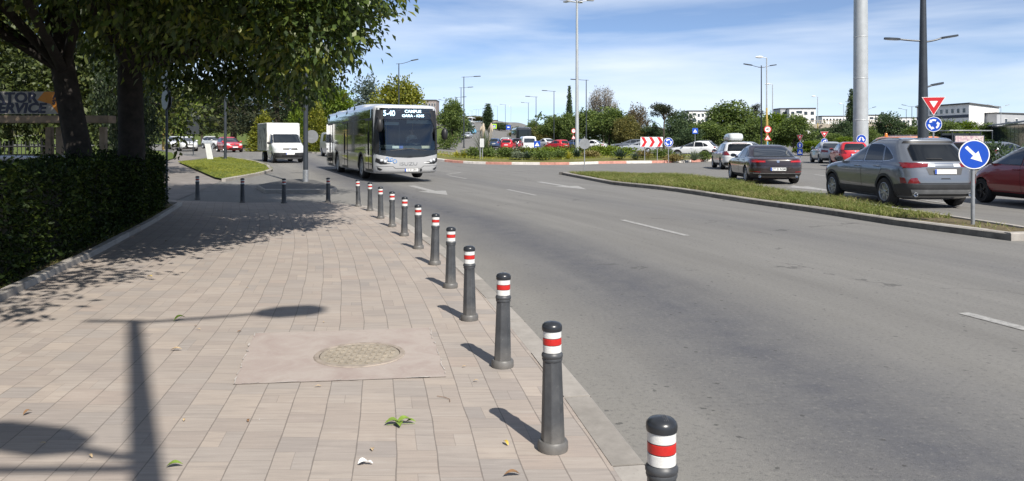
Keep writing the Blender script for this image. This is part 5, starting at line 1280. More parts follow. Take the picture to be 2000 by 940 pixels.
def figure(label, loc, rz, shirt, trousers, hair, walk=.12, group=None, seated=False, h=1.72):
    """a clothed person; local -Y is forward"""
    k = h/1.75; J = {}
    def j(n, x, y, z, r, r2=None): J[n] = ((x*k, y*k, z*k), r*k, (r2 or r)*k)
    j('pelvis', 0, 0, .95, .145, .11); j('waist', 0, 0, 1.10, .13, .10); j('chest', 0, -.005, 1.30, .165, .115); j('neckb', 0, .0, 1.44, .085, .075); j('neck', 0, -.01, 1.51, .055, .055); j('chin', 0, -.03, 1.575, .062, .075); j('head', 0, -.015, 1.66, .078, .095); j('crown', 0, -.01, 1.72, .06, .075)
    E = [('pelvis', 'waist'), ('waist', 'chest'), ('chest', 'neckb'), ('neckb', 'neck'), ('neck', 'chin'), ('chin', 'head'), ('head', 'crown')]
    for s_, n in ((1, 'l'), (-1, 'r')):
        st = walk*s_
        j(n+'sh', .17*s_, 0, 1.40, .062); j(n+'hip', .09*s_, 0, .90, .088)
        E += [('neckb', n+'sh'), ('pelvis', n+'hip')]
        if seated:
            j(n+'el', .235*s_, -.10, 1.14, .044); j(n+'wr', .17*s_, -.36, 1.18, .030); j(n+'hand', .15*s_, -.45, 1.20, .034, .02)
            j(n+'kn', .13*s_, -.44, .92, .062); j(n+'an', .13*s_, -.46, .50, .04); j(n+'toe', .13*s_, -.62, .46, .035)
        else:
            j(n+'el', .22*s_, .03-st*.3, 1.12, .043); j(n+'wr', .22*s_, -.07-st*1.0*-1, .90, .030); j(n+'hand', .22*s_, -.10+st, .82, .034, .02)
            j(n+'kn', .10*s_, -.05-st*.8, .50, .06); j(n+'an', .10*s_, .04-st*1.9, .09, .038); j(n+'toe', .11*s_, -.12-st*1.9, .035, .034)
        E += [(n+'sh', n+'el'), (n+'el', n+'wr'), (n+'wr', n+'hand'), (n+'hip', n+'kn'), (n+'kn', n+'an'), (n+'an', n+'toe')]
    o = skin_body('person', J, E, [shirt, trousers, M_skin, hair, M_sblack])
    mi = []
    for p in o.data.polygons:
        c = p.center/k; m_ = 0
        if c.z < .93 or (seated and c.y < -.2 and c.z < 1.02): m_ = 1
        if c.z < (.10 if not seated else .52) : m_ = 4
        if c.z > 1.475: m_ = 2
        if (c.z > 1.66 and c.y > -.075) or (c.z > 1.58 and c.y > .03): m_ = 3
        if seated and c.z > 1.0 and c.y < -.16: m_ = 2
        if not seated and abs(c.x) > .175 and c.z < 1.10 and c.z > .7: m_ = 2
        mi.append(m_)
    o.data.polygons.foreach_set('material_index', mi)
    o.location = loc; o.rotation_euler.z = rz; tag(o, label, 'person', group)
    # face: eyes, nose and mouth modelled on
    f = MB()
    f.blob((0, -.118*k, 1.635*k), (.014*k, .02*k, .024*k), 8, 6); f.build('nose', M_skin, o)
    for s_ in (-1, 1): f = MB(); f.blob((.03*s_*k, -.102*k, 1.662*k), (.014*k, .012*k, .008*k), 8, 6); f.build('eye', M_sblack, o); f = MB(); f.blob((.088*s_*k, -.0*k, 1.645*k), (.012*k, .024*k, .034*k), 8, 6); f.build('ear', M_skin, o)
    f = MB(); f.blob((0, -.106*k, 1.588*k), (.024*k, .012*k, .006*k), 8, 6); f.build('mouth', mat('lips', (.30, .12, .10), .5), o)
    return o

# ---------------------------------------------------------------- the bus
def bus():
    t = thing('city_bus', 'white and black low-floor city bus coming round the bend past the bollards', 'bus', gpos(-6.26, 35.03), R(90-157.6))
    Mb = paint('bus_white_paint', (.52, .53, .535), dust=.1); Mblk = mat('bus_black_glass', (.006, .007, .008), .03, spec=.7, coat=1); Msk = paint('bus_silver_paint', (.21, .215, .215), metal=.8, dust=.15)
    Mcav = mat('bus_interior_dark', (.035, .037, .04), .8)
    lv = [(.30, 5.86, -5.9, 1.20, 4.5, 8), (.38, 5.95, -5.98, 1.255, 4.5, 8), (.80, 6.0, -6.0, 1.275, 4.5, 8), (1.20, 5.99, -6.0, 1.275, 4.5, 8), (2.0, 5.90, -5.98, 1.275, 5, 8), (2.70, 5.80, -5.95, 1.265, 5, 8), (2.80, 5.80, -5.93, 1.255, 5, 8), (2.88, 5.76, -5.90, 1.225, 5, 7), (2.93, 5.66, -5.8, 1.15, 4, 6), (2.96, 5.4, -5.5, .95, 4, 5), (2.98, 5.0, -5.0, .6, 3, 4)]
    mb = body_mesh(lv, 4, 88); D = Drape(mb); b = mb.build('body', [Mb, M_well, Mcav], t, smooth=50)
    bm = bmesh.new(); W = (3.2, -2.55); r = .48
    for x in W:
        for sgn in (-1, 1): bmesh.ops.create_cone(bm, cap_ends=True, segments=32, radius1=.58, radius2=.58, depth=.75, matrix=Matrix.Translation((x, sgn*1.2, .46)) @ Matrix.Rotation(R(90), 4, 'X'))
    me = bpy.data.meshes.new('c'); bm.to_mesh(me); bm.free(); me.materials.append(M_well); c1 = bpy.data.objects.new('c', me); COL.objects.link(c1); c1.parent = t
    bm = bmesh.new(); bmesh.ops.create_cube(bm, size=1, matrix=Matrix.Translation((4.6, 0, 1.80)) @ Matrix.Diagonal((5.2, 2.28, 1.22, 1)))
    me = bpy.data.meshes.new('c'); bm.to_mesh(me); bm.free(); me.materials.append(Mcav); c2 = bpy.data.objects.new('c', me); COL.objects.link(c2); c2.parent = t
    for c in (c1, c2):
        md = b.modifiers.new('cut', 'BOOLEAN'); md.object = c; md.operation = 'DIFFERENCE'; md.solver = 'EXACT'; md.material_mode = 'TRANSFER'
    bpy.context.view_layer.update()
    new = bpy.data.meshes.new_from_object(b.evaluated_get(bpy.context.evaluated_depsgraph_get())); b.modifiers.clear(); b.data = new; new.name = 'body'; new.set_sharp_from_angle(angle=R(40))
    bpy.data.objects.remove(c1); bpy.data.objects.remove(c2)
    def patch(nm, ax, poly, off, m, par=t, step=.12):
        o = MB(); D.put(o, ax, poly, off, 0, step); o = weld(o.build(nm, m, par, smooth=60)); return o
    rect = lambda x0, x1, z0, z1: [(x0, z0), (x1, z0), (x1, z1), (x0, z1)]
    def arch(x): return [(x-.72, .34)]+[(x+.72*math.cos(R(a)), .46+.62*math.sin(R(a))) for a in range(170, 5, -11)]+[(x+.72, .34)]
    for ax in ('L', 'R'):
        # silver lower skirt with the wheel arches left free, black glass above
        xs = [(-5.75, -3.15), (-1.95, 2.60), (3.80, 5.5)]
        for x0, x1 in xs: patch('skirt_panel', ax, rect(x0, x1, .36, 1.02), .004, Msk)
        for x in W:
            o_ = MB(); D.put(o_, ax, [(x+.66*math.cos(R(a)), .46+.66*math.sin(R(a))) for a in range(0, 181, 10)]+[(x+.585*math.cos(R(a)), .46+.585*math.sin(R(a))) for a in range(180, -1, -10)], .012, 0, .08); weld(o_.build('wheel_arch', M_clad, t))
            patch('arch_panel', ax, [(x+.67*math.cos(R(a)), .46+.67*math.sin(R(a))) for a in range(25, 156, 10)]+[(x-.62, 1.18), (x+.62, 1.18)], .005, Msk)
        for x0, x1 in ((-5.7, -4.3), (-4.28, -2.4), (-2.38, -.7), (-.68, 1.2), (1.22, 2.9), (2.92, 4.2), (4.22, 5.66)): patch('side_window', ax, rect(x0, x1, 1.06 if abs(x0+x1) > 0 else 1.06, 2.42), .008, Mblk, step=.3)
        patch('roof_band', ax, rect(-5.75, 5.62, 2.43, 2.78), .006, Mblk, step=.3)
        patch('window_strip', ax, rect(-5.75, 5.35, 2.405, 2.44), .012, M_trim, step=.3)
    Mdg = mat('door_glass', (.010, .012, .013), .04, spec=.7, coat=1)
    for x0, x1 in ((4.15, 5.45), (-1.1, .25), (-5.15, -3.75)):
        d = patch('door', 'R', rect(x0-.03, x1+.03, .36, 2.42), .014, M_trim, step=.3)
        for i in (0, 1):
            a = x0+(x1-x0)*i/2; e = x0+(x1-x0)*(i+1)/2; patch('pane', 'R', rect(a+.05, e-.05, .46, 2.34), .020, Mdg, d, step=.3)
            hx = e-.08 if i == 0 else a+.08; k = MB(); k.tube((hx, -1.30, 1.0), (hx, -1.30, 1.9), .014, n=8); k.build('handle', M_trim, d)
    # wheels
    for x in W:
        for sgn in (1, -1): wheel_part(t, x, sgn*1.10, r, sgn, .28, 10, M_poleg)
    # front: dark glass top with the destination display, windscreen, apron, white mask
    patch('destination_panel', 'F', [(-1.262, 2.38), (1.262, 2.38), (1.25, 2.76), (1.15, 2.81), (-1.15, 2.81), (-1.25, 2.76)], .008, Mblk)
    fr = MB(); pl = [(-1.21, 1.0), (1.21, 1.0), (1.20, 1.30), (1.19, 2.42), (-1.19, 2.42), (-1.20, 1.30)]
    gl = mat('windscreen_glass', (.80, .86, .86), .0, spec=.5, trans=1.0); t_ = gl.node_tree
    if 'Mix Shader' not in t_.nodes:
        mxs = t_.nodes.new('ShaderNodeMixShader'); tr = t_.nodes.new('ShaderNodeBsdfTransparent'); gs = t_.nodes.new('ShaderNodeBsdfGlossy'); fz = t_.nodes.new('ShaderNodeFresnel'); fz.inputs[0].default_value = 1.5
        tr.inputs[0].default_value = (.62, .70, .70, 1); gs.inputs['Roughness'].default_value = .02; gs.inputs[0].default_value = (.9, .95, 1, 1)
        ml = t_.nodes.new('ShaderNodeMath'); ml.operation = 'MULTIPLY_ADD'; ml.inputs[1].default_value = 1.3; ml.inputs[2].default_value = .03
        t_.links.new(fz.outputs[0], ml.inputs[0]); t_.links.new(ml.outputs[0], mxs.inputs[0]); t_.links.new(tr.outputs[0], mxs.inputs[1]); t_.links.new(gs.outputs[0], mxs.inputs[2]); t_.links.new(mxs.outputs[0], t_.nodes['Material Output'].inputs[0])
    patch('windscreen', 'F', [(-1.12, 1.19), (1.12, 1.19), (1.11, 2.37), (-1.11, 2.37)], .004, gl)
    for q in ([(-1.262, 1.0), (-1.10, 1.17), (-1.09, 2.40), (-1.262, 2.40)], [(1.10, 1.17), (1.262, 1.0), (1.262, 2.40), (1.09, 2.40)]): patch('pillar', 'F', q, .009, M_trim)
    patch('apron', 'F', [(-1.22, 1.19), (-1.22, 1.04), (-.6, .93), (0, .90), (.6, .93), (1.22, 1.04), (1.22, 1.19)], .013, mat('black_gloss_apron', (.010, .011, .012), .25, coat=.6))
    for s_ in (1, -1):
        hl = patch('headlight', 'F', [(s_*.62, .70), (s_*.66, .735), (s_*.98, .80), (s_*1.20, .90), (s_*1.22, .76), (s_*1.05, .66), (s_*.88, .66)], .014, M_trim, step=.04)
        for y, rr in ((.90, .05), (1.03, .05)):
            h = D.bvh.ray_cast(*AX['F'](s_*y, (.755+(y-.88)*.3))); k = MB(); k.lathe([(rr*1.15, 0), (rr*1.15, .015), (rr, .02), (rr*.6, .05), (0, .06)], 16, axis='x', c=(h[0].x+.012, h[0].y, h[0].z)); k.build('lamp', M_clear, hl)
        patch('running_light', 'F', [(s_*.60, .695), (s_*.84, .71), (s_*.84, .735), (s_*.64, .73)], .018, mat('bright_lens', (.8, .8, .8), .2), hl, step=.05)
        patch('fog_light', 'F', [(s_*.98, .46), (s_*1.17, .56), (s_*1.14, .46), (s_*1.06, .42)], .014, M_trim, step=.04)
        k = MB(); 
        p0 = Vector((5.95, s_*.75, 1.11)); k.path([p0, p0+Vector((.05, -s_*.30, .10)), p0+Vector((.03, -s_*.62, .14))], .014, 6); k.path([p0+Vector((.045, -s_*.05, .07)), p0+Vector((.045, -s_*.95, .16))], .012, 6); k.build('wiper', M_trim, t)
    patch('front_mask', 'F', [(-1.24, .33), (1.24, .33), (1.262, 1.03), (.6, .93), (0, .90), (-.6, .93), (-1.262, 1.03)], .006, paint('bus_front_silver', (.38, .385, .395), dust=.12), step=.05)
    for ax in 'LR': patch('pillar', ax, rect(5.60, 5.80, 1.06, 2.74), .010, M_trim, step=.05)
    patch('bumper_seam', 'F', [(-1.2, .585), (-.6, .585), (-.5, .50), (.5, .50), (.6, .585), (1.2, .585), (1.2, .575), (.61, .575), (.51, .49), (-.51, .49), (-.61, .575), (-1.2, .575)], .011, M_gap, step=.05)
    A = Vector((0, 1, 0)); U = Vector((0, 0, 1)); fx = lambda y, z: D.bvh.ray_cast(*AX['F'](y, z))[0].x
    text('lettering', 'ISUZU', .175, mat('grey_chrome_letters', (.24, .24, .245), .35, .5), t, (fx(0, .67)+.009, 0, .665), frame(A, U), .004, sx=1.5)
    Mled = mat('led_white', (.55, .80, .95), .5, emit=1.0)
    zt = 2.60; fo = lambda y, z: max(fx(y+q, z-.12) for q in (-.4, 0, .4))+.022
    text('display_text', '5-40', .30, Mled, t, (fo(-.72, zt-.06), -.72, zt), frame(A, U), .001, sx=.85, bold=.003)
    text('display_text', 'CAMPUS', .15, Mled, t, (fo(.22, zt+.085), .22, zt+.085), frame(A, U), .001, sx=1.15, bold=.003)
    text('display_text', 'GARA - KM5', .14, Mled, t, (fo(.22, zt-.085), .22, zt-.085), frame(A, U), .001, sx=1.15, bold=.003)
    # blue emblem beside the maker's name
    em = MB(); cy, cz = -.68, .84; Mem = mat('emblem_blue', (.02, .20, .55), .4)
    def curl(y, z, r0, a0, a1): 
        q = circle(r0, 14, (0, 0), a0, a1); xx = max(fx(y-r0, z), fx(y+r0, z))+.008
        em.path([Vector((xx, y+u, z+v)) for u, v in q], .010, 6)
    curl(cy-.14, cz+.02, .055, -60, 170); curl(cy+.02, cz-.01, .055, 20, 330); curl(cy+.15, cz-.07, .07, 0, 359); curl(cy-.02, cz+.03, .11, 200, 330)
    em.build('emblem', Mem, t)
    k = MB(); zz = .43; xx = fx(0, zz)+.013; k.prism([(-.26, -.055), (.26, -.055), (.26, .055), (-.26, .055)], (xx, .12, zz), A, U, .012); pl = k.build('number_plate', M_plate, t, smooth=0, fix=True)
    k = MB(); k.prism([(-.258, -.053), (-.21, -.053), (-.21, .053), (-.258, .053)], (xx+.012, .12, zz), A, U, .002); k.build('country_strip', M_blue, pl, smooth=0, fix=True)
    text('lettering', 'CJ 01 DRV', .10, M_sblack, pl, (xx+.0135, .145, zz), frame(A, U), .001, sx=.85, bold=.002)
    k = MB(); k.lathe([(.05, 0), (.05, .012), (.02, .014), (0, .014)], 14, axis='x', c=(fx(.5, .43)+.004, .5, .43)); k.build('tow_cover', M_trim, t)
    # roof pods and mirrors
    q = body_mesh([(2.90, 2.6, -2.4, .95, 4, 4), (3.02, 2.45, -2.3, .93, 4, 4), (3.12, 2.1, -2.0, .85, 4, 4), (3.155, 1.7, -1.6, .6, 3, 3)], 3, 48); q.build('roof_pod', Mb, t, smooth=50)
    q = body_mesh([(2.90, -3.0, -5.2, .95, 4, 4), (3.03, -3.1, -5.1, .92, 4, 4), (3.07, -3.4, -4.8, .7, 3, 3)], 3, 48); q.build('roof_pod', Mb, t, smooth=50)
    for s_ in (1, -1):
        k = MB(); y0 = s_*1.12
        if s_ > 0: k.path([(5.7, y0, 2.0), (5.95, s_*1.32, 2.08), (6.0, s_*1.42, 2.0)], .022, 8); c = (6.0, s_*1.45, 1.82); d = (.14, .12, .24)
        else: k.path([(5.6, y0, 2.42), (6.05, s_*1.22, 2.46), (6.22, s_*1.18, 2.36)], .025, 8); c = (6.22, s_*1.16, 2.14); d = (.12, .13, .26)
        mm = MB(); mm.blob(c, d, 14, 10); o = mm.build('mirror', M_trim, t); k.build('mirror_arm', M_trim, o)
        q = MB(); q.prism(ell(.10, d[2]*.8, 18), (c[0]-d[0]-.004, c[1], c[2]), (0, -1, 0), (0, 0, 1), .006); q.build('mirror_glass', M_glass, o, fix=True)
    # cabin behind the windscreen
    Mint = mat('grey_cabin_plastic', (.10, .11, .115), .7, var=.2)
    k = MB(); k.prism([(4.9, 1.19), (5.75, 1.19), (5.80, 1.24), (5.55, 1.32), (5.1, 1.36), (4.9, 1.30)], (0, 1.1, 0), (1, 0, 0), (0, 0, 1), 2.2); k.build('dashboard', Mint, t, fix=True)
    k = MB(); k.lathe([(.21, -.015), (.235, 0), (.21, .015), (.20, 0), (.21, -.015)], 28); k.box((0, 0, 0), (.40, .04, .012)); k.box((.09, 0, 0), (.2, .04, .012)); o = k.build('steering_wheel', M_trim, t, loc=(5.0, .55, 1.52)); o.rotation_euler = (0, R(28), 0)
    k = MB(); k.box((4.18, .55, 1.35), (.5, .5, .12)); k.box((3.95, .55, 1.68), (.12, .5, .62), ry=R(-8)); bevel(k.build('driver_seat', M_int, t), .04)
    k = MB(); k.box((4.05, .02, 1.75), (.9, .03, 1.1)); k.build('partition', mat('grey_partition', (.05, .055, .06), .4), t)
    for i in range(3):
        for y in (-.75, .75) if i else (-.75,):
            k = MB(); k.box((3.3-i*.4, y, 1.55), (.1, .8, .7)); bevel(k.build('seat_back', mat('seat_blue', (.03, .06, .16), .8), t), .03)
    for y in (-.35, .75): k = MB(); k.tube((3.8, y, 1.2), (3.8, y, 2.4), .018); k.build('grab_pole', M_yel, t)
    k = MB(); k.box((5.52, .55, 2.30), (.04, 1.0, .14)); k.build('sun_visor', mat('pale_blind', (.42, .48, .50), .6), t)
    k = MB(); k.box((5.58, -.55, 2.22), (.04, .55, .12)); k.build('notice', mat('pale_blind', (.4, .4, .4)), t)
    for y, w_, m_ in ((.78, .36, mat('pale_card', (.62, .56, .42), .6)), (-.22, .16, M_sblue), (-.42, .28, M_white)):
        k = MB(); k.box((5.72, y, 1.29), (.015, w_, .14), ry=R(-18)); k.build('card', m_, t)
    k = MB(); k.box((5.45, -.75, 1.32), (.5, .6, .16)); bevel(k.build('ticket_unit', Mint, t), .04)
    f = figure('bus driver in a pale short-sleeved shirt holding the steering wheel', (0, 0, 0), 0, mat('pale_shirt', (.55, .58, .60), .8), mat('dark_trousers', (.03, .035, .05), .9), mat('dark_hair', (.03, .022, .016), .8), seated=True)
    M4 = Matrix.Translation(t.location) @ Matrix.Rotation(t.rotation_euler.z, 4, 'Z')
    f.location = M4 @ Vector((4.42, .55, .34)); f.rotation_euler.z = t.rotation_euler.z+R(90); f['label'] = 'bus driver in a pale shirt behind the steering wheel'
    return t
bus()

# ---------------------------------------------------------------- vans, trucks and coaches
VAN = dict(levels=[(.22, 2.2, -2.3, .80, 3, 6), (.30, 2.38, -2.42, .88, 3, 6), (.55, 2.44, -2.44, .94, 3.4, 6), (.85, 2.40, -2.44, .955, 3.4, 6), (1.02, 2.22, -2.44, .955, 3.4, 6), (1.12, 1.95, -2.44, .95, 3.4, 6), (1.20, 1.70, -2.43, .94, 3.6, 6), (1.50, 1.32, -2.42, .90, 3.6, 6), (1.75, 1.0, -2.40, .85, 3.6, 6), (1.86, .80, -2.38, .80, 3.4, 5), (1.92, .55, -2.3, .68, 3, 4), (1.95, .2, -2.0, .4, 2.5, 3)],
           wheels=(1.55, -1.45), r=.335, track=.82, tw=.22, spokes=6, side=[('g', [(1.50, 1.20), (1.18, 1.50), (.98, 1.72), (.45, 1.74), (.45, 1.18)]), ('g', [(.30, 1.20), (.30, 1.74), (-.85, 1.74), (-.85, 1.20)])],
           screen=[(-.82, 1.24), (.82, 1.24), (.72, 1.76), (-.72, 1.76)], rear=[(-.7, 1.15), (.7, 1.15), (.64, 1.68), (-.64, 1.68)], doors=[([(1.40, .36), (1.52, 1.10), (.42, 1.14), (.42, .36)], (.60, 1.02))],
           ends=[('F', [(.50, .78), (.88, .80), (.86, 1.0), (.54, .92)], M_clear, 'headlight*', .007), ('F', [(-.46, .78), (.46, .78), (.44, .90), (-.44, .90)], M_trim, 'grille', .007), ('F', [(-.90, .26), (.90, .26), (.92, .62), (-.92, .62)], M_clad, 'bumper', .008), ('F', [(-.5, .34), (.5, .34), (.5, .50), (-.5, .50)], M_trim, 'air_intake', .013), ('F', ell(.08, .07, 16, (0, .86)), M_chrome, 'badge', .013),
                 ('B', [(.74, .7), (.92, .7), (.88, 1.2), (.76, 1.2)], M_tail, 'tail_light*', .008), ('B', [(-.9, .26), (.9, .26), (.9, .46), (-.9, .46)], M_trim, 'bumper', .008)],
           mirror=(1.42, 1.16), mirrorm=M_trim, fplate=.56, plate=.85)
Xv, Yv = -14.75, 49.3
pv = paint('van_white_paint', (.66, .67, .67))
cab = dict(VAN, levels=[(z, xf, max(xr, .35) if z > .6 else xr, w_, nf, 8) for z, xf, xr, w_, nf, nr in VAN['levels'] if z > .6 or True], side=[VAN['side'][0]])
lv = []
for z, xf, xr, w_, nf, nr in VAN['levels']: lv.append((z, xf, -.15 if z < 1.9 else -.1, w_, nf, 8))
cab['levels'] = lv; cab['wheels'] = (1.55,); cab.pop('rear'); cab['ends'] = [e for e in VAN['ends'] if e[0] == 'F']; cab.pop('plate'); cab['reg'] = None
tr = car('box_truck', 'white small lorry with a tarpaulin-sided box body turning past the grass verge', 'lorry', cab, pv, gpos(Xv, Yv), 180-28)
for sgn in (1, -1): wheel_part(tr, -1.45, sgn*.81, .335, sgn, .24, 6)
k = MB(); k.box((-1.35, 0, .58), (3.0, .85, .16)); k.box((-1.5, .4, .5), (2.9, .1, .2)); k.box((-1.5, -.4, .5), (2.9, .1, .2)); k.build('chassis', M_trim, tr)
bx = MB(); bx.prism([(-2.95, .72), (.42, .72), (.42, 1.95), (.34, 2.42), (.12, 2.50), (-2.95, 2.50)], (0, 1.02, 0), (1, 0, 0), (0, 0, 1), 2.04)
bo = bx.build('box_body', mat('white_tarpaulin', (.66, .66, .64), .6, var=.08, scale=2), tr, smooth=0, fix=True); bevel(bo, .05, 3)
def tarp():
    t = NT('greyed_tarpaulin'); co_ = t.coord(); mp_ = t.add('ShaderNodeMapping'); mp_.inputs['Scale'].default_value = (3.5, 1, 1.4); t.link(co_, mp_.inputs[0])
    n = t.noise(mp_.outputs[0], 1.6, 3, .6, .5); t.link(t.ramp(n, [(.40, (.09, .085, .08)), (.47, (.36, .355, .34)), (.6, (.44, .43, .41)), (.66, (.20, .19, .18))]), t.b.inputs['Base Color']); t.b.inputs['Roughness'].default_value = .6
    wv = t.add('ShaderNodeTexWave', i_Scale=2.2, i_Distortion=3.0); t.link(co_, wv.inputs['Vector']); t.bump(wv.outputs[1], .6, .05); return t.m
Mt = tarp()
for s_ in (1, -1):
    k = MB(); k.box((-1.28, s_*1.024, 1.60), (3.25, .012, 1.70)); k.build('side_tarpaulin', Mt, bo)
    k = MB(); 
    for z in (.76, 2.44): k.box((-1.28, s_*1.028, z), (3.3, .03, .07))
    k.build('side_rail', M_poleg, bo)
van2 = dict(VAN, rails=[]); car('van', 'white van half hidden behind the rear of the bus', 'van', van2, pv, gpos(-13.8, 60.5), 180-24)
car('van', 'pale van seen from behind in the middle of the queue beyond the roundabout', 'van', VAN, pv, gpos(1.9, 97), -6, full=False, far=True)
def coach(name, label, loc, hd, base, L=11.5, hgt=3.2, band=M_tint, cat='bus'):
    t = thing(name, label, cat, loc, R(90-hd)); a = L/2
    q = body_mesh([(.30, a-.1, -a+.1, 1.2, 5, 7), (.5, a, -a, 1.25, 5, 7), (1.2, a, -a, 1.26, 5, 7), (2.4, a-.12, -a, 1.25, 5, 7), (hgt-.25, a-.2, -a+.02, 1.22, 5, 7), (hgt-.08, a-.3, -a+.1, 1.12, 4, 6), (hgt, a-.7, -a+.6, .8, 3, 4)], 3, 56); D = Drape(q); q.build('body', base, t, smooth=50)
    for ax in 'LR': 
        o = MB(); D.put(o, ax, [(-a+.2, 1.35), (a-.5, 1.35), (a-.5, 2.6), (-a+.2, 2.6)], .01, 0, .4); weld(o.build('side_window', band, t))
    for ax, nm in (('F', 'windscreen'), ('B', 'rear_window')):
        o = MB(); D.put(o, ax, [(-1.1, 1.25), (1.1, 1.25), (1.05, 2.75), (-1.05, 2.75)], .01, 0, .2); weld(o.build(nm, band, t))
        for s_ in (1, -1):
            o = MB(); D.put(o, ax, [(s_*.75, .75), (s_*1.1, .75), (s_*1.1, .95), (s_*.8, .93)], .012, 0, .1); weld(o.build('headlight' if ax == 'F' else 'tail_light', M_clear if ax == 'F' else M_tail, t))
    for x in (a-2.7, -a+3.2):
        for s_ in (1, -1): wheel_part(t, x, s_*1.12, .48, s_, .28, 8)
    return t
X = (1018-1000)/F*125; coach('coach', 'dark coach in the queue at the foot of the ramp', gpos(X, 128), -4, paint('coach_black', (.02, .021, .024)))
X = (921-1000)/F*400; coach('coach', 'white bus coming over the crest of the ramp', gpos(X, 400), 186, P_white)
X = (911.5-1000)/F*330; coach('coach', 'dark bus beside the white bus on the ramp', gpos(X, 330), 186, paint('coach_black', (.02, .02, .02)), L=8, hgt=2.8)
# orange works van behind the grey SUV
Xo, Yo = at(1752, HY, 40).x, 40
ov = dict(VAN, rails=[]); o = car('works_van', 'orange works van with an amber beacon, mostly hidden behind the grey SUV', 'van', ov, P_orange, gpos(Xo, Yo), -8); o.scale = (1, 1, .91)
k = MB(); k.lathe([(.11, 1.93), (.11, 1.97), (.07, 1.99), (.07, 2.09), (.05, 2.13), (0, 2.14)], 14, c=(.25, .45, 0)); k.build('beacon', M_orange, o)
k = MB(); k.box((-.9, 0, 1.99), (1.8, .06, .05)); k.box((-.9, .5, 1.99), (1.8, .04, .05)); k.build('roof_rack', M_poleg, o)
car('van', 'white van behind the orange works van, right of the dark tall pole', 'van', VAN, pv, gpos(at(1786, HY, 47).x, 47), 5, full=False, far=True).scale = (1, 1, .86)

# people on the footway by the far road
for i, (px, Y, sh, lab) in enumerate(((876, 128, (.65, .65, .65), 'pedestrian in a white top on the far footway right of the bus mirror'), (882, 134, (.10, .14, .32), 'pedestrian in a blue top on the far footway'),
                                      (886, 126, (.45, .20, .12), 'pedestrian in an orange top on the far footway'), (893.5, 131, (.50, .06, .06), 'pedestrian in a red top beside the street lamp feet'))):
    X = (px-1000)/F*Y; figure(lab, gpos(X, Y), random.uniform(0, 6), mat(f'shirt_tone_{i}', sh, .85), mat('dark_trousers', (.03, .035, .05)), mat('dark_hair', (.03, .022, .016)), walk=.15)
# ---------------------------------------------------------------- foliage
def quad_mesh(name, V, mats, mi=None):
    """V: n x 4 x 3 array of leaf quads"""
    n = len(V); me = bpy.data.meshes.new(name); me.vertices.add(n*4); me.loops.add(n*4); me.polygons.add(n)
    me.vertices.foreach_set('co', V.reshape(-1).astype(np.float32)); me.loops.foreach_set('vertex_index', np.arange(n*4, dtype=np.int32))
    me.polygons.foreach_set('loop_start', np.arange(0, n*4, 4, dtype=np.int32)); me.polygons.foreach_set('loop_total', np.full(n, 4, dtype=np.int32))
    for m in (mats if isinstance(mats, list) else [mats]): me.materials.append(m)
    if mi is not None: me.polygons.foreach_set('material_index', mi.astype(np.int32))
    me.update(calc_edges=True); return me
def leaves(P, D, size, wid=.45, up=.6, fold=.25, jit=.5):
    """leaf quads at points P pointing along D"""
    n = len(P); D = D/np.linalg.norm(D, axis=1, keepdims=True)
    N = rng.normal(size=(n, 3))*jit; N[:, 2] += up
    S_ = np.cross(D, N); S_ /= np.linalg.norm(S_, axis=1, keepdims=True)+1e-9; N = np.cross(S_, D)
    L = size*(.65+.7*rng.random((n, 1))); W = L*wid*(.8+.4*rng.random((n, 1)))
    b = P; tip = P+D*L-N*L*.12; mid = P+D*L*.48
    return np.stack([b, mid+S_*W*.5+N*W*fold, tip, mid-S_*W*.5+N*W*fold], 1)
def sample_blobs(blobs, ntw, per, shell=.55, spread=.22, flat=.75):
    """twigs spread through the outer part of the blobs, each with a spray of leaves"""
    wt = np.array([b[1][0]*b[1][1]+b[1][1]*b[1][2]+b[1][0]*b[1][2] for b in blobs]); wt = wt/wt.sum()
    idx = rng.choice(len(blobs), size=ntw, p=wt); C_ = np.array([b[0] for b in blobs])[idx]; R_ = np.array([b[1] for b in blobs])[idx]
    U = rng.normal(size=(ntw, 3)); U /= np.linalg.norm(U, axis=1, keepdims=True)
    # lumpy outline
    k = 1+.16*np.sin(U[:, :1]*5+idx[:, None])*np.sin(U[:, 1:2]*6+1.3*idx[:, None])+.12*np.sin(U[:, 2:3]*9+idx[:, None])
    r = (shell+(1-shell)*rng.random((ntw, 1))**.6)*k
    T = C_+U*R_*r; O = U*R_; O /= np.linalg.norm(O, axis=1, keepdims=True)
    P = np.repeat(T, per, 0)+rng.normal(size=(ntw*per, 3))*spread*np.array([1, 1, flat]); Dn = np.repeat(O, per, 0)+rng.normal(size=(ntw*per, 3))*.7
    return T, P, Dn
M_bark = mat('grey_brown_bark', (.070, .055, .042), .95, var=.5, scale=9, bump=.9, bscale=26)
M_barkd = mat('shaded_bark', (.022, .018, .015), .95, var=.5, scale=9, bump=.9, bscale=26)  # backlit trunks: their shade is put into the bark colour
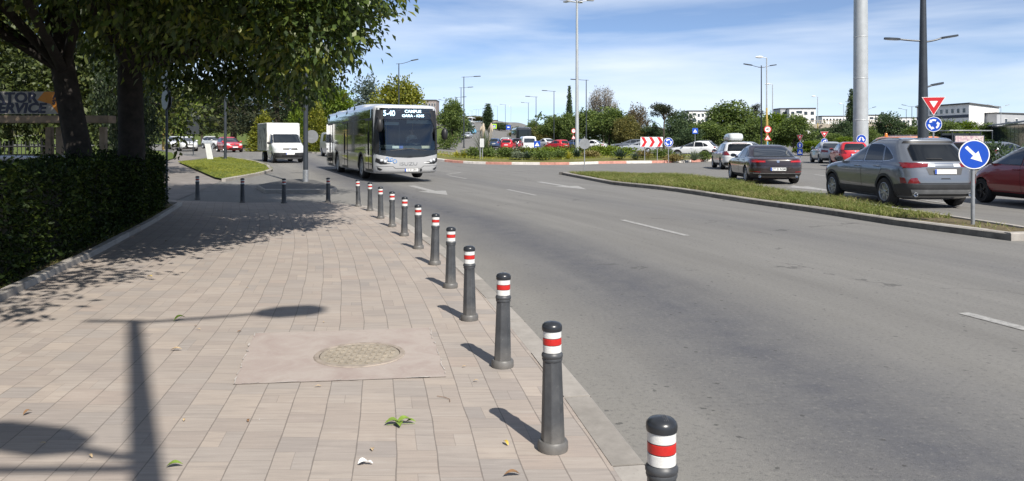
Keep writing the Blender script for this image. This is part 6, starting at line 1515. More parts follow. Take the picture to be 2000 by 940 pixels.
def limb_paths(mb, base, top, r0, blobs, n=3, seed=0):
    rr = random.Random(seed); base, top = Vector(base), Vector(top); pts = [base+(top-base)*u+Vector((rr.uniform(-.06, .06), rr.uniform(-.06, .06), 0))*(0 if u == 0 else 1)*(top-base).length*.2 for u in (0, .25, .5, .75, 1)]
    rad = [r0*1.25, r0, r0*.9, r0*.75, r0*.55]; mb.path(pts, rad, 12)
    for c, r in blobs:
        c = Vector(c); s_ = pts[3 if c.z > pts[3].z+.5 else 2]; mid = s_.lerp(c, .5)+Vector((rr.uniform(-.3, .3), rr.uniform(-.3, .3), rr.uniform(.0, .4)))
        mb.path([s_, mid, c], [r0*.42, r0*.28, r0*.12], 8)
        for q in range(n):
            e = c+Vector((rr.uniform(-1, 1)*r[0], rr.uniform(-1, 1)*r[1], rr.uniform(-.6, .8)*r[2]))*.75
            mb.path([mid.lerp(c, rr.uniform(.2, .9)), (mid+e)/2+Vector((0, 0, .2)), e], [r0*.16, r0*.09, r0*.03], 5)

LF_near = leafmat('leaf_near', [(.018, .032, .010), (.032, .054, .014), (.052, .082, .020), (.078, .112, .026), (.13, .16, .032), (.27, .26, .04)], trans=.30, rough=.42, spec=.4)
def fore_tree(label, base, top, r0, blobs, ntw, per, size):
    t = thing('broadleaf_tree', label, 'tree', base)
    b = Vector(base); B = [((c[0]-b.x, c[1]-b.y, c[2]-b.z), r) for c, r in blobs]
    mb = MB(); limb_paths(mb, (0, 0, -.1), Vector(top)-b, r0, B, 5, len(label)); mb.build('trunk', M_barkd, t, smooth=60)
    T, P, Dn = sample_blobs(B, ntw, per, .45, .20, .7); Dn[:, 2] -= .55
    me = quad_mesh('crown', leaves(P, Dn, size, .46, .7, .22), LF_near); o = bpy.data.objects.new('crown', me); COL.objects.link(o); o.parent = t
    return t
fore_tree('big dark broadleaf tree with the leaning trunk behind the hedge', (-7.15, 12.9, .05), (-7.9, 13.0, 5.6), .21,
          [((-8.4, 12.2, 5.9), (2.8, 2.6, 2.6)), ((-6.4, 10.4, 5.5), (2.1, 1.8, 1.7)), ((-9.8, 10.6, 4.6), (2.0, 2.0, 1.8)), ((-6.8, 12.4, 7.6), (2.6, 2.6, 1.9)), ((-7.8, 9.4, 4.3), (1.4, 1.2, 1.1)), ((-5.6, 10.6, 4.1), (1.3, 1.2, 1.0)), ((-9.4, 12.0, 3.7), (1.5, 1.2, .9)), ((-5.9, 7.5, 4.3), (1.2, 1.2, .5))], 5200, 9, .135)
fore_tree('big dark broadleaf tree with the upright trunk behind the hedge', (-7.25, 14.4, .05), (-7.0, 14.4, 6.0), .235,
          [((-4.6, 13.6, 5.2), (2.3, 2.2, 2.0)), ((-3.4, 13.4, 5.9), (1.6, 1.6, 1.7)), ((-6.2, 14.6, 7.4), (2.8, 2.8, 2.3)), ((-4.5, 15.6, 3.95), (1.5, 1.5, 1.5)), ((-7.4, 15.8, 5.2), (2.4, 2.2, 2.2)), ((-5.7, 12.8, 3.95), (1.5, 1.3, 1.15)), ((-3.3, 13.0, 4.35), (1.1, 1.1, .95)), ((-6.0, 16.2, 3.4), (1.5, 1.2, 1.0)), ((-4.6, 12.0, 4.8), (1.3, 1.2, 1.0)), ((-2.55, 13.1, 5.3), (.9, .9, .85)), ((-3.6, 7.2, 4.15), (1.0, 1.0, .45)), ((-3.1, 8.5, 4.25), (1.0, 1.0, .5)), ((-3.6, 7.2, 4.25), (1.0, 1.0, .4)), ((-3.2, 8.5, 4.35), (1.1, 1.0, .4)), ((-4.6, 8.6, 4.4), (1.2, 1.2, .4)), ((-4.1, 7.9, 4.4), (1.2, 1.2, .4)), ((-3.9, 9.7, 5.0), (1.1, .9, .4)), ((-2.95, 11.2, 3.25), (.8, .95, .75)), ((-2.5, 11.3, 3.95), (.75, .9, .75)), ((-3.5, 11.0, 3.55), (.9, .85, .65)), ((-4.3, 10.8, 3.7), (.95, .9, .7)), ((-4.5, 8.8, 4.25), (1.15, 1.1, .45)), ((-4.8, 7.4, 4.3), (1.1, 1.1, .5)), ((-4.8, 15.5, 8.8), (2.6, 2.8, 2.0)), ((-3.7, 17.4, 7.9), (1.9, 2.0, 1.4)), ((-5.8, 18.3, 8.1), (2.3, 2.2, 1.8)), ((-7.4, 19.0, 7.2), (2.2, 2.0, 1.8))], 14500, 9, .135)
fore_tree('tree left of the camera whose shade falls on the near hedge', (-6.6, 3.2, .05), (-6.2, 3.6, 5.0), .2,
          [((-5.3, 2.6, 6.2), (1.9, 2.8, 1.6)), ((-6.9, 6.0, 6.4), (2.0, 2.4, 1.7)), ((-2.75, 4.2, 5.1), (.75, .7, .3)), ((-2.45, 2.6, 5.2), (.5, .5, .22)), ((-3.6, 3.6, 5.4), (1.0, 1.2, .6)), ((-7.5, 1.5, 5.6), (2, 2, 1.6)), ((-5.6, -.6, 6.2), (2, 2, 1.5)), ((-5.0, 4.6, 6.0), (1.5, 1.6, 1.1))], 3400, 8, .14)

# hedge: leaves over a dark twiggy core
def hedge():
    ys = frange(-4.0, 17.3, .45); t = thing('hedge', 'long clipped dark green hedge along the left edge of the footway', 'hedge', (0, 0, 0))
    hh = lambda y: 1.24+.06*math.sin(y*1.7)+.05*math.sin(y*4.1)
    mb = MB(); vs = []
    for y in ys:
        x = edge_x(y)-.26; k = 1 if y < 16.9 else .75; vs += [(x-.12, y, .05), (x-.10, y, hh(y)*k-.12), (x-1.25, y, hh(y)*k-.12), (x-1.25, y, .05)]
    n = len(ys); mb.add(vs, [(i*4+j, i*4+(j+1) % 4, (i+1)*4+(j+1) % 4, (i+1)*4+j) for i in range(n-1) for j in range(4)]+[(0, 1, 2, 3), tuple((n-1)*4+q for q in (3, 2, 1, 0))])
    mb.build('twigs', mat('hedge_twigs', (.016, .018, .010), .95, var=.6, scale=20, bump=1, bscale=40), t, smooth=0, fix=True)
    N_ = 46000; y = -3.5+20.9*rng.random(N_)**.8; f = rng.random(N_); x0 = np.array([edge_x(v) for v in y])-.26; h = np.array([hh(v) for v in y])
    face = f < .58; top = (f >= .58) & (f < .93)
    P = np.zeros((N_, 3)); P[:, 1] = y
    lump = .07*np.sin(y*3.1+2)+.05*np.sin(y*7.3)
    P[face, 0] = (x0+lump*.6)[face]-.16*rng.random(face.sum())+.06; P[face, 2] = .12+(h[face]-.1)*rng.random(face.sum())
    P[top, 0] = x0[top]-1.3*rng.random(top.sum())+.03; P[top, 2] = (h+lump*.6)[top]-.12*rng.random(top.sum())**1.5+.05*(rng.random(top.sum()) > .93)*rng.random(top.sum())*3
    en = ~face & ~top; P[en, 1] = 17.25+.18*rng.random(en.sum()); P[en, 0] = edge_x(17.3)-.3-1.2*rng.random(en.sum()); P[en, 2] = .1+1.15*rng.random(en.sum())
    Dn = rng.normal(size=(N_, 3)); Dn[face, 0] += .9; Dn[top, 2] += 1.0; Dn[en, 1] += .8
    me = quad_mesh('foliage', leaves(P, Dn, .062, .5, .5), leafmat('leaf_hedge', [(.008, .015, .006), (.014, .026, .008), (.024, .042, .010), (.042, .066, .013), (.09, .11, .02)], trans=.15, rough=.55, spec=.15))
    o = bpy.data.objects.new('foliage', me); COL.objects.link(o); o.parent = t
hedge()

# ---- a library of trees at Y > 25 m, later copied
LIB = {}
def lib_tree(key, name, h, blobs, trunk_r, m, n, size, wid=.6, bark=None, up=.5, shell=.4, limbs=2, spread=.3, droop=0, trunk_top=None, trans=None):
    t = thing(name, None, 'tree'); mb = MB(); limb_paths(mb, (0, 0, -.3), (0, 0, trunk_top or h*.62), trunk_r, [b for b in blobs if b[0][2] > h*.25], limbs, len(key)); mb.build('trunk', bark or M_bark, t, smooth=60)
    T, P, Dn = sample_blobs(blobs, n, 7, shell, spread, .8); Dn[:, 2] -= droop
    me = quad_mesh('crown', leaves(P, Dn, size, wid, up), m); o = bpy.data.objects.new('crown', me); COL.objects.link(o); o.parent = t
    w_ = 2*max(max(abs(b[0][0])+b[1][0], abs(b[0][1])+b[1][1]) for b in blobs); LIB[key] = [t, w_, h, False]
def ring_blobs(h, w, z0, n, seed, taper=0.3):
    rr = random.Random(seed); out = [((0, 0, z0+(h-z0)*.62), (w*.30, w*.30, (h-z0)*.38))]
    for i in range(n):
        a = 2*math.pi*i/n+rr.uniform(-.4, .4); u = rr.uniform(.18, .80); k = math.sin(math.pi*(.25+.65*u)); r = w*rr.uniform(.16, .25)
        out.append(((math.cos(a)*(w*.5*k-r), math.sin(a)*(w*.5*k-r), z0+(h-z0)*u), (r, r, r*rr.uniform(.8, 1.1)*(h-z0)/w*1.1)))
    return out
LM = {'mid': [(.022, .034, .012), (.040, .058, .018), (.062, .084, .024), (.092, .112, .030)], 'dark': [(.012, .022, .012), (.022, .036, .018), (.036, .052, .024), (.055, .072, .030)], 'yel': [(.055, .065, .012), (.095, .11, .018), (.145, .15, .025), (.22, .20, .035)],
      'olive': [(.045, .045, .016), (.075, .075, .024), (.115, .105, .034), (.16, .135, .045)], 'lime': [(.035, .058, .010), (.060, .095, .014), (.10, .14, .020), (.16, .19, .028)], 'blue': [(.030, .044, .036), (.048, .064, .050), (.072, .092, .066), (.10, .12, .08)], 'brown': [(.045, .036, .022), (.075, .060, .036), (.105, .085, .052), (.14, .115, .07)], 'grey': [(.12, .105, .085), (.17, .15, .12), (.22, .195, .16), (.27, .24, .20)]}
LM = {k: [tuple(min(.6, c*(2.25 if k in ('mid', 'dark') else 1.5 if k != 'grey' else 1.1)) for c in q) for q in v] for k, v in LM.items()}
LMM = {k: leafmat('leaf_'+k, v, trans=.32, rough=.6, spec=.25) for k, v in LM.items()}
lib_tree('mid', 'broadleaf_tree', 8, ring_blobs(8, 7.5, 1.4, 11, 1), .16, LMM['mid'], 1050, .36)
lib_tree('mid2', 'broadleaf_tree', 8, ring_blobs(8, 8, 1.0, 13, 2), .16, LMM['mid'], 1050, .36)
lib_tree('dark', 'broadleaf_tree', 8, ring_blobs(8, 8, .9, 12, 3), .18, LMM['dark'], 1050, .36)
lib_tree('olive', 'broadleaf_tree', 8, ring_blobs(8, 8, 1.0, 12, 4), .16, LMM['olive'], 1000, .36)
lib_tree('lime', 'broadleaf_tree', 8, ring_blobs(8, 7.5, 1.1, 10, 5), .15, LMM['lime'], 1000, .36)
lib_tree('yel', 'broadleaf_tree', 8, ring_blobs(8, 8.2, 1.3, 11, 6), .16, LMM['yel'], 950, .38)
lib_tree('blue', 'broadleaf_tree', 9, ring_blobs(9, 6, 1.5, 9, 7), .14, LMM['blue'], 520, .34)
lib_tree('brown', 'broadleaf_tree', 8, ring_blobs(8, 7.5, 1.4, 9, 8), .15, LMM['brown'], 750, .30)
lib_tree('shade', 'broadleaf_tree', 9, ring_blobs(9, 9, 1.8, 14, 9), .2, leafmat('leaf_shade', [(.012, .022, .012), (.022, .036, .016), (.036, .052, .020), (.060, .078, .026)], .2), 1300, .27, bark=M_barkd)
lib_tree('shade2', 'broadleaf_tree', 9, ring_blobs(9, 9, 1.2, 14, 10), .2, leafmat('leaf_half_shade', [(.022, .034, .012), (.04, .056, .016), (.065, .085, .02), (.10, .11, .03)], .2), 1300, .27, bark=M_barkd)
# conifers: cone of small upright sprays; pines: tiers of needle tufts; poplars: columns
cone = lambda h, w, z0, n, p=1.0: [((0, 0, z0+(h-z0)*(i+.5)/n), (w*.5*(1-((i+.5)/n)**1.5)**p+.06*w, w*.5*(1-((i+.5)/n)**1.5)**p+.06*w, (h-z0)/n*.85)) for i in range(n)]
lib_tree('thuja', 'thuja', 5, cone(5, 3, .1, 7), .09, LMM['yel'], 900, .24, .5, shell=.6, limbs=0, spread=.14, droop=-.6, trunk_top=3.6)
lib_tree('thuja2', 'thuja', 5, cone(5, 3, .1, 6, .8), .09, LMM['lime'], 900, .24, .5, shell=.6, limbs=0, spread=.16, droop=-.6, trunk_top=3.6)
lib_tree('column', 'poplar', 10, [((0, 0, 1.2+i*1.25), (.9*math.sin(.5+2.3*i/7)+.1, .9*math.sin(.5+2.3*i/7)+.1, 1.0)) for i in range(8)], .12, LMM['dark'], 800, .36, .5, shell=.4, limbs=0, spread=.2, droop=-.5, trunk_top=8)
rr_ = random.Random(3); tiers = []
for i in range(7):
    for k in range(5):
        a = k*1.26+i*.7; d = (1-i/8)*2.7*rr_.uniform(.5, 1); tiers.append(((math.cos(a)*d, math.sin(a)*d, 2.0+i*1.05+rr_.uniform(-.2, .2)), (1.15*(1-i/10), 1.15*(1-i/10), .42)))
lib_tree('pine', 'pine_tree', 9.5, tiers, .2, leafmat('needles_dark', [(.014, .022, .014), (.026, .036, .020), (.045, .052, .026), (.085, .080, .034)], .1, .7, .2), 1500, .30, .22, bark=M_bark, shell=.2, limbs=1, spread=.16, trunk_top=8.6)
lib_tree('umbrella', 'pine_tree', 7, [((rr_.uniform(-2.2, 2.2), rr_.uniform(-2.2, 2.2), rr_.uniform(5.3, 6.6)), (.95, .95, .30)) for i in range(13)]+[((-1.8, .4, 3.2), (.7, .7, .16)), ((-2.4, -.5, 4.2), (.6, .6, .15))], .17, leafmat('needles_dark', None), 480, .32, .3, shell=.1, limbs=1, spread=.16, trunk_top=5.8)
def bare_poplar():
    t = thing('poplar', None, 'tree'); mb = MB(); rr = random.Random(5); h = 10; mb.path([(0, 0, -.3), (0, 0, 3.0)], [.26, .2], 10)
    tips = []
    for i in range(62):
        a = rr.uniform(0, 6.28); r = 3.1*math.sqrt(rr.random()); top = 4.2+5.8*math.sqrt(max(.05, 1-(r/3.3)**2))
        e = Vector((r*math.cos(a), r*math.sin(a), top)); m_ = Vector((r*.55*math.cos(a), r*.55*math.sin(a), 4.2+.2*top)); mb.path([(0, 0, rr.uniform(1.6, 2.8)), m_, e], [.07, .05, .018], 5); tips.append((m_, e))
        for q in range(5):
            s_ = m_.lerp(e, rr.uniform(.15, .9)); mb.path([s_, s_+Vector((rr.uniform(-.4, .4), rr.uniform(-.4, .4), rr.uniform(.5, 1.2)))], [.02, .008], 4)
    mb.build('trunk', mat('silvery_twigs', (.20, .175, .145), .9, var=.2), t, smooth=60)
    n = 2600; k = rng.integers(0, len(tips), n); u = rng.random((n, 1)); A_ = np.array([tuple(q[0]) for q in tips])[k]; B_ = np.array([tuple(q[1]) for q in tips])[k]
    P = A_+(B_-A_)*u+rng.normal(size=(n, 3))*.25; me = quad_mesh('crown', leaves(P, rng.normal(size=(n, 3))+np.array([0, 0, .6]), .24, .5), LMM['grey']); o = bpy.data.objects.new('crown', me); COL.objects.link(o); o.parent = t
    LIB['bare'] = [t, 6.4, h, False]
bare_poplar()
def put_tree(key, px, pytop, wpx, Y, label, group=None, cat=None, base=None):
    X = (px-1000)/F*Y; z = gz(X, Y); h = H-(pytop-HY)/F*Y-z; w_ = wpx/F*Y; L = LIB[key]; s_ = (w_/L[1], w_/L[1], h/L[2]); rz = random.uniform(0, 6.28)
    if not L[3]: L[3] = True; o = L[0]; o.location = (X, Y, z); o.scale = s_; o.rotation_euler.z = rz; o['label'] = label
    else: o = dup(L[0], (X, Y, z), rz, label, s_)
    if 'group' in o: del o['group']
    if group: o['group'] = group
    return o
GP, GR, GS = 'trees in the park left of the road', 'trees beyond the roundabout', 'trees in the shade behind the hedge'
for a in [
    ('shade', 245, 50, 130, 23, 'added dark understorey tree close behind the upright trunk', GS), ('thuja', 516, 221, 62, 77, 'yellow-green cone-shaped thuja just left of the white lorry box', GP), ('thuja2', 578, 208, 50, 84, 'green thuja showing between the lorry box and the thick lamp post', GP), ('thuja', 620, 206, 62, 74, 'yellow-green thuja filling the gap between the thick lamp post and the bus', GP),  # first tree is added to darken the gap behind the trunks
    ('pine', 540, 92, 190, 92, 'large dark brownish pine behind the white lorry', GP), ('pine', 455, 120, 170, 104, 'dark pine behind the red hatchback on the side road', GP), ('lime', 395, 168, 110, 112, 'fresh green tree above the white hatchback on the side road', GP), ('olive', 338, 160, 110, 118, 'olive green tree behind the yellow post', GP),
    ('lime', 655, 172, 88, 98, 'lime green tree rising over the rear of the bus', GP), ('mid', 610, 120, 120, 112, 'tall green tree behind the thick lamp post', GP), ('yel', 728, 198, 70, 104, 'low yellowish tree just above the bus roof', GP), ('blue', 712, 148, 78, 125, 'open bluish-green tree between the big crown and the round yellowish tree', GP),
    ('yel', 779, 156, 104, 112, 'round yellowish tree behind the street lamp above the bus', GP), ('mid', 882, 196, 62, 116, 'tall leafy tree right of the bus beside the lamp row', GP), ('dark', 905, 236, 46, 200, 'small dark tree left of the cars on the ramp', GP),
    ('olive', 925, 226, 60, 420, 'distant tree at the crest of the ramp', GP), ('dark', 890, 240, 40, 160, 'low dark tree behind the leafy tree right of the bus', GP),
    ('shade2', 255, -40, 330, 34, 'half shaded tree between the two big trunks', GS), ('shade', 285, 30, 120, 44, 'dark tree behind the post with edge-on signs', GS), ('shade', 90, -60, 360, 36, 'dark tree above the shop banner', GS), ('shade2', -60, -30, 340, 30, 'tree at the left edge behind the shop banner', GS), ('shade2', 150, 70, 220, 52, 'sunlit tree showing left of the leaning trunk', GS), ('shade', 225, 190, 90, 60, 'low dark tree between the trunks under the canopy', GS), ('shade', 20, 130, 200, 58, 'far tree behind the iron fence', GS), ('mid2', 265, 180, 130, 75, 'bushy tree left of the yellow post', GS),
    ('column', 953, 208, 17, 240, 'dark narrow poplar on the ramp', GR), ('dark', 975, 240, 46, 260, 'dark bushy tree right of the poplar on the ramp', GR), ('mid', 1040, 236, 42, 150, 'small round tree above the dark coach', GR), ('dark', 1014, 248, 40, 180, 'low tree left of the dark coach', GR), ('olive', 1062, 244, 50, 140, 'yellow-olive tree behind the street lamp beyond the red crossover', GR),
    ('mid', 1080, 228, 66, 130, 'yellowish green tree left of the roundabout mast', GR), ('column', 1112, 180, 10, 155, 'thin poplar just left of the roundabout mast', GR), ('mid2', 1110, 222, 54, 128, 'bushy tree directly behind the roundabout mast', GR), ('mid2', 1150, 215, 84, 122, 'wide green tree right of the roundabout mast', GR), ('bare', 1178, 169, 68, 142, 'rounded silvery poplar with thin foliage above the hedge of trees', GR),
    ('mid', 1190, 212, 92, 117, 'dense green tree below the silvery poplar', GR), ('olive', 1226, 226, 70, 113, 'olive tree left of the chevron board', GR), ('brown', 1242, 206, 58, 130, 'brownish thin-leaved tree above the chevron board', GR), ('umbrella', 1297, 201, 62, 110, 'flat-topped umbrella pine above the blue roundabout disc', GR), ('dark', 1268, 248, 80, 116, 'dark low tree under the umbrella pine', GR),
    ('dark', 1330, 218, 78, 126, 'dark green tree right of the umbrella pine', GR), ('mid2', 1383, 238, 86, 116, 'dense tree behind the blue crossing sign', GR), ('dark', 1345, 252, 70, 107, 'dark tree behind the white crossover', GR), ('mid', 1430, 201, 112, 119, 'tallest bushy green tree behind the roof box', GR), ('pine', 1477, 198, 58, 124, 'dark pine beside the dark double-arm lamp', GR), ('mid2', 1478, 232, 80, 107, 'green tree behind the speed limit post', GR),
    ('lime', 1510, 222, 74, 113, 'yellow-green tree right of the speed limit post', GR), ('mid', 1550, 226, 84, 108, 'dense green tree behind the slim post with blue signs', GR), ('lime', 1583, 276, 66, 84, 'low bright green shrub tree behind the pale saloon', GR), ('mid', 1626, 262, 66, 90, 'green shrub tree behind the red hatchback on the right', GR), ('lime', 1655, 268, 56, 86, 'bright shrub tree touching the thick round mast', GR),
    ('dark', 1640, 236, 66, 140, 'dark tree in front of the overpass', GR), ('dark', 1600, 252, 50, 125, 'dark tree under the left end of the overpass', GR), ('column', 1664, 186, 18, 165, 'dark cypress-like poplar left of the thick round mast', GR), ('dark', 1738, 222, 76, 132, 'dark broad tree right of the thick round mast', GR), ('mid', 1790, 248, 60, 118, 'green tree below the double-arm lamp by the dark tall pole', GR),
    ('mid2', 1848, 236, 72, 112, 'green tree right of the give-way sign', GR), ('lime', 1885, 238, 64, 120, 'lighter green tree below the gable of the white building', GR), ('mid', 1928, 242, 54, 150, 'tree behind the roof of the market hall', GR), ('dark', 1980, 240, 60, 160, 'dark tree at the right edge above the market hall', GR),
    ('mid', 1700, 250, 50, 108, 'tree hidden behind the thick round mast', GR), ('olive', 1005, 258, 34, 205, 'small yellowish tree beside the right edge of the ramp', GR),
]: put_tree(*a)
# a belt of trees far off closes the horizon
def belt():
    n = 420; bl = []
    for i in range(n):
        X = -260+620*i/n; Y = 330+60*math.sin(i*.7)+random.uniform(-30, 30); X += random.uniform(-2, 2)
        if -45 < X < 12: continue
        z = gz(X, Y); r = random.uniform(3.0, 5.0); bl.append(((X, Y, z+r*.7), (r*1.1, r*1.1, r*random.uniform(.7, 1.3))))
    T, P, Dn = sample_blobs(bl, 6500, 5, .5, .8, .8); me = quad_mesh('far_treeline', leaves(P, Dn, 1.5, .7), LMM['dark']); o = bpy.data.objects.new('far_treeline', me); COL.objects.link(o)
    o['kind'] = 'stuff'; o['label'] = 'far belt of trees along the horizon'
belt()

# ---- shrubs and plants on the roundabout island
SH = {}
def lib_shrub(key, name, fn): SH[key] = [fn, None, name]
def bushy(m, n, size, h, w, wid=.5, droop=0):
    bl = [((random.uniform(-.3, .3)*w, random.uniform(-.3, .3)*w, h*random.uniform(.35, .6)), (w*.32, w*.32, h*.4)) for i in range(6)]
    T, P, Dn = sample_blobs(bl, n, 6, .35, .10, .8); P[:, 2] = np.abs(P[:, 2]); Dn[:, 2] += .5-droop
    return quad_mesh('foliage', leaves(P, Dn, size, wid), m)
def rosette(m, n, L, wid, tilt=(.15, 1.2)):
    """sword leaves from one point"""
    V = []
    for i in range(n):
        a = 2.4*i; ph = tilt[0]+(tilt[1]-tilt[0])*(i/n); d = Vector((math.cos(a)*math.sin(ph), math.sin(a)*math.sin(ph), math.cos(ph))); s_ = Vector((-math.sin(a), math.cos(a), 0)); l = L*random.uniform(.75, 1.1)
        p0 = Vector((0, 0, .03)); p1 = d*l*.5; p2 = d*l+Vector((0, 0, -l*.12*ph))
        V.append([p0-s_*wid*.4, p0+s_*wid*.4, p1+s_*wid*.5, p1-s_*wid*.5]); V.append([p1-s_*wid*.5, p1+s_*wid*.5, p2+s_*.004, p2-s_*.004])
    return quad_mesh('foliage', np.array([[tuple(v) for v in q] for q in V]), m)
LMS = {k: leafmat('shrub_'+k, v, .15, .6, .2) for k, v in {'jun': [(.05, .06, .02), (.09, .10, .03), (.14, .15, .04)], 'bright': [(.07, .11, .015), (.12, .17, .02), (.18, .23, .03)], 'agave': [(.02, .04, .025), (.035, .055, .035), (.05, .075, .05)], 'gold': [(.22, .22, .03), (.36, .34, .05), (.48, .44, .10)], 'grey': [(.09, .12, .075), (.14, .17, .11), (.20, .23, .15)], 'dry': [(.13, .11, .04), (.19, .16, .06), (.26, .21, .09)], 'reed': [(.05, .075, .03), (.08, .11, .045), (.12, .15, .06)]}.items()}
def shrub(name, mesh, x, y, label, sc=1.0, parts=None):
    z = rz_(x, y)-.03; t = tag(bpy.data.objects.new(name, mesh), label, 'plant', 'plants on the roundabout island'); COL.objects.link(t); t.location = (x, y, z); t.scale = (sc, sc, sc*.82); t.rotation_euler.z = random.uniform(0, 6); return t
mesh_j = [bushy(LMS['jun'], 190, .16, .75, 2.4) for i in range(2)]; mesh_b = [bushy(LMS['bright'], 190, .15, .8, 2.6) for i in range(2)]; mesh_m = [bushy(LMM['mid'], 200, .15, 1.0, 1.6) for i in range(2)]; mesh_d = bushy(LMS['dry'], 150, .15, .6, 1.4); mesh_g = bushy(LMS['grey'], 180, .12, .6, .9)
mesh_ag = rosette(LMS['agave'], 60, .85, .075); mesh_go = rosette(LMS['gold'], 60, .75, .06, (.1, 1.1)); mesh_gr = rosette(LMS['grey'], 70, .75, .06)
def ipt(px, Y): return ((px-1000)/F*Y, Y)
for me, px, Y, sc, nm, lab in [
    (mesh_go, 892, 60.5, 1.0, 'yucca', 'left of two golden yuccas at the left tip of the island'), (mesh_go, 906, 60, 1.2, 'yucca', 'right of two golden yuccas at the left tip of the island'), (mesh_m[0], 922, 60, 1.0, 'shrub', 'dark green shrub right of the golden yuccas'), (mesh_m[1], 958, 61, 1.0, 'shrub', 'green shrub at the right foot of the pampas grass'),
    (mesh_m[0], 982, 59, 1.0, 'shrub', 'dense green shrub between the pampas grass and the grey agave'), (mesh_j[0], 1000, 61, 1.0, 'shrub', 'olive juniper behind the grey round bush'), (mesh_g, 1013, 56, 1.2, 'shrub', 'grey-green round bush at the front of the island'), (mesh_ag, 1030, 56, 1.15, 'agave', 'dark spiky agave beside the grey round bush'), (mesh_m[1], 1055, 55, .95, 'shrub', 'wide green shrub right of the dark agave'),
    (mesh_j[1], 1030, 62, 1.1, 'shrub', 'olive juniper behind the dark agave'), (mesh_b[0], 1062, 61, 1.15, 'shrub', 'bright yellow-green ground juniper left of the roundabout mast'), (mesh_b[1], 1098, 60, 1.1, 'shrub', 'bright ground juniper left of the round grey sign back'), (mesh_go, 1110, 56, 1.1, 'yucca', 'golden yucca just left of the round grey sign back'), (mesh_m[0], 1088, 56, .8, 'shrub', 'small green shrub left of the golden yucca'),
    (mesh_ag, 1126, 57.5, 1.2, 'agave', 'dark agave directly behind the round grey sign back'), (mesh_d, 1152, 57, 1.0, 'shrub', 'dry tan shrub right of the round grey sign back'), (mesh_b[0], 1180, 60, 1.2, 'shrub', 'bright ground juniper left of the dark agave by the chevron board'), (mesh_b[1], 1214, 61, 1.0, 'shrub', 'bright ground juniper behind the dark agave by the chevron board'),
    (mesh_ag, 1211, 54.5, 1.35, 'agave', 'big dark agave left of the chevron board'), (mesh_gr, 1241, 54.5, 1.1, 'agave', 'grey-green agave under the left end of the chevron board'), (mesh_d, 1262, 57, 1.0, 'shrub', 'dry shrub behind the chevron board posts'), (mesh_m[1], 1290, 57.5, .95, 'shrub', 'green shrub behind the blue roundabout disc'), (mesh_gr, 1330, 55, 1.1, 'agave', 'yellowish agave right of the blue roundabout disc'),
    (mesh_gr, 1356, 54.5, 1.4, 'agave', 'wide grey-green agave below the white crossover'), (mesh_d, 1316, 54, .9, 'shrub', 'low dry shrub at the foot of the blue roundabout disc'), (mesh_j[0], 1170, 65, 1.2, 'shrub', 'olive juniper in the middle of the island'), (mesh_j[1], 1120, 66, 1.3, 'shrub', 'olive juniper at the foot of the roundabout mast'), (mesh_m[0], 1375, 57, .8, 'shrub', 'small green shrub at the right end of the island'),
]: shrub(nm, me, *ipt(px, Y), lab, sc)
pt = thing('pampas_grass', 'tall pampas grass with pale plumes at the left end of the roundabout island', 'plant', (*ipt(946, 62), rz_(*ipt(946, 62))), group='plants on the roundabout island')
for nm, me in (('foliage', rosette(LMS['reed'], 240, 2.1, .03, (.03, .75))),): o = bpy.data.objects.new(nm, me); COL.objects.link(o); o.parent = pt
for i in range(9):
    a = random.uniform(0, 6.3); r = random.uniform(.1, .75); mb = MB(); b0 = Vector((r*.3*math.cos(a), r*.3*math.sin(a), 0)); tp_ = Vector((r*math.cos(a), r*math.sin(a), random.uniform(1.75, 2.15)))
    mb.path([b0, tp_, tp_+Vector((.03, 0, .3)), tp_+Vector((.08, 0, .62))], [.010, .02, .11, .015], 7); mb.build('plume', mat('pale_plume', (.50, .42, .32), .9, var=.3, scale=20), pt, smooth=60)
# the verge right of the bus
o = tag(bpy.data.objects.new('shrub', bushy(LMM['mid'], 320, .2, 2.0, 2.4)), 'round green shrub right of the bus mirror on the far verge', 'plant'); COL.objects.link(o); p = gpos(*ipt(872, 88)); o.location = p
VG = [(-7.9, 80), (-6.0, 84), (-7.6, 92), (-8.9, 100), (-9.2, 84)]
flat_poly('grass_verge', [(-11.5, 74), (-8.4, 78), (-8.2, 86), (-9.0, 92), (-10.4, 92), (-10.6, 80)], M_lawn, .11, step=2)

# ---- grass blades
def grass(name, poly, n, h, dz, m, label, lean=.35, clump=.5, wid=.012):
    xs = [p[0] for p in poly]; ys = [p[1] for p in poly]; P = []
    while len(P) < n:
        x = random.uniform(min(xs), max(xs)); y = random.uniform(min(ys), max(ys))
        if inside(poly, x, y) and (math.sin(x*2.3+1.7*math.sin(y*1.1))*math.sin(y*1.9+x) > -clump-random.random()): P.append((x, y, gz(x, y)+dz))
    P = np.array(P); n = len(P); a = rng.random(n)*6.28; s_ = np.stack([np.cos(a), np.sin(a), np.zeros(n)], 1); d = rng.normal(size=(n, 3))*lean; d[:, 2] = 1
    hh = h*(.45+.8*rng.random((n, 1)))*(1+.35*np.sin(P[:, :1]*1.3)*np.sin(P[:, 1:2]*.9)); w_ = wid*(.7+.6*rng.random((n, 1))); m1 = P+d*hh*.5; d2 = d.copy(); d2[:, :2] *= 2.1; d2[:, 2] = .8; tp_ = P+d2*hh
    V = np.stack([P-s_*w_*.5, P+s_*w_*.5, m1+s_*w_*.4, m1-s_*w_*.4], 1); V2 = np.stack([m1-s_*w_*.4, m1+s_*w_*.4, tp_+s_*w_*.08, tp_-s_*w_*.08], 1)
    o = bpy.data.objects.new(name, quad_mesh(name, np.concatenate([V, V2]), m)); COL.objects.link(o); o['kind'] = 'stuff'; o['label'] = label; return o
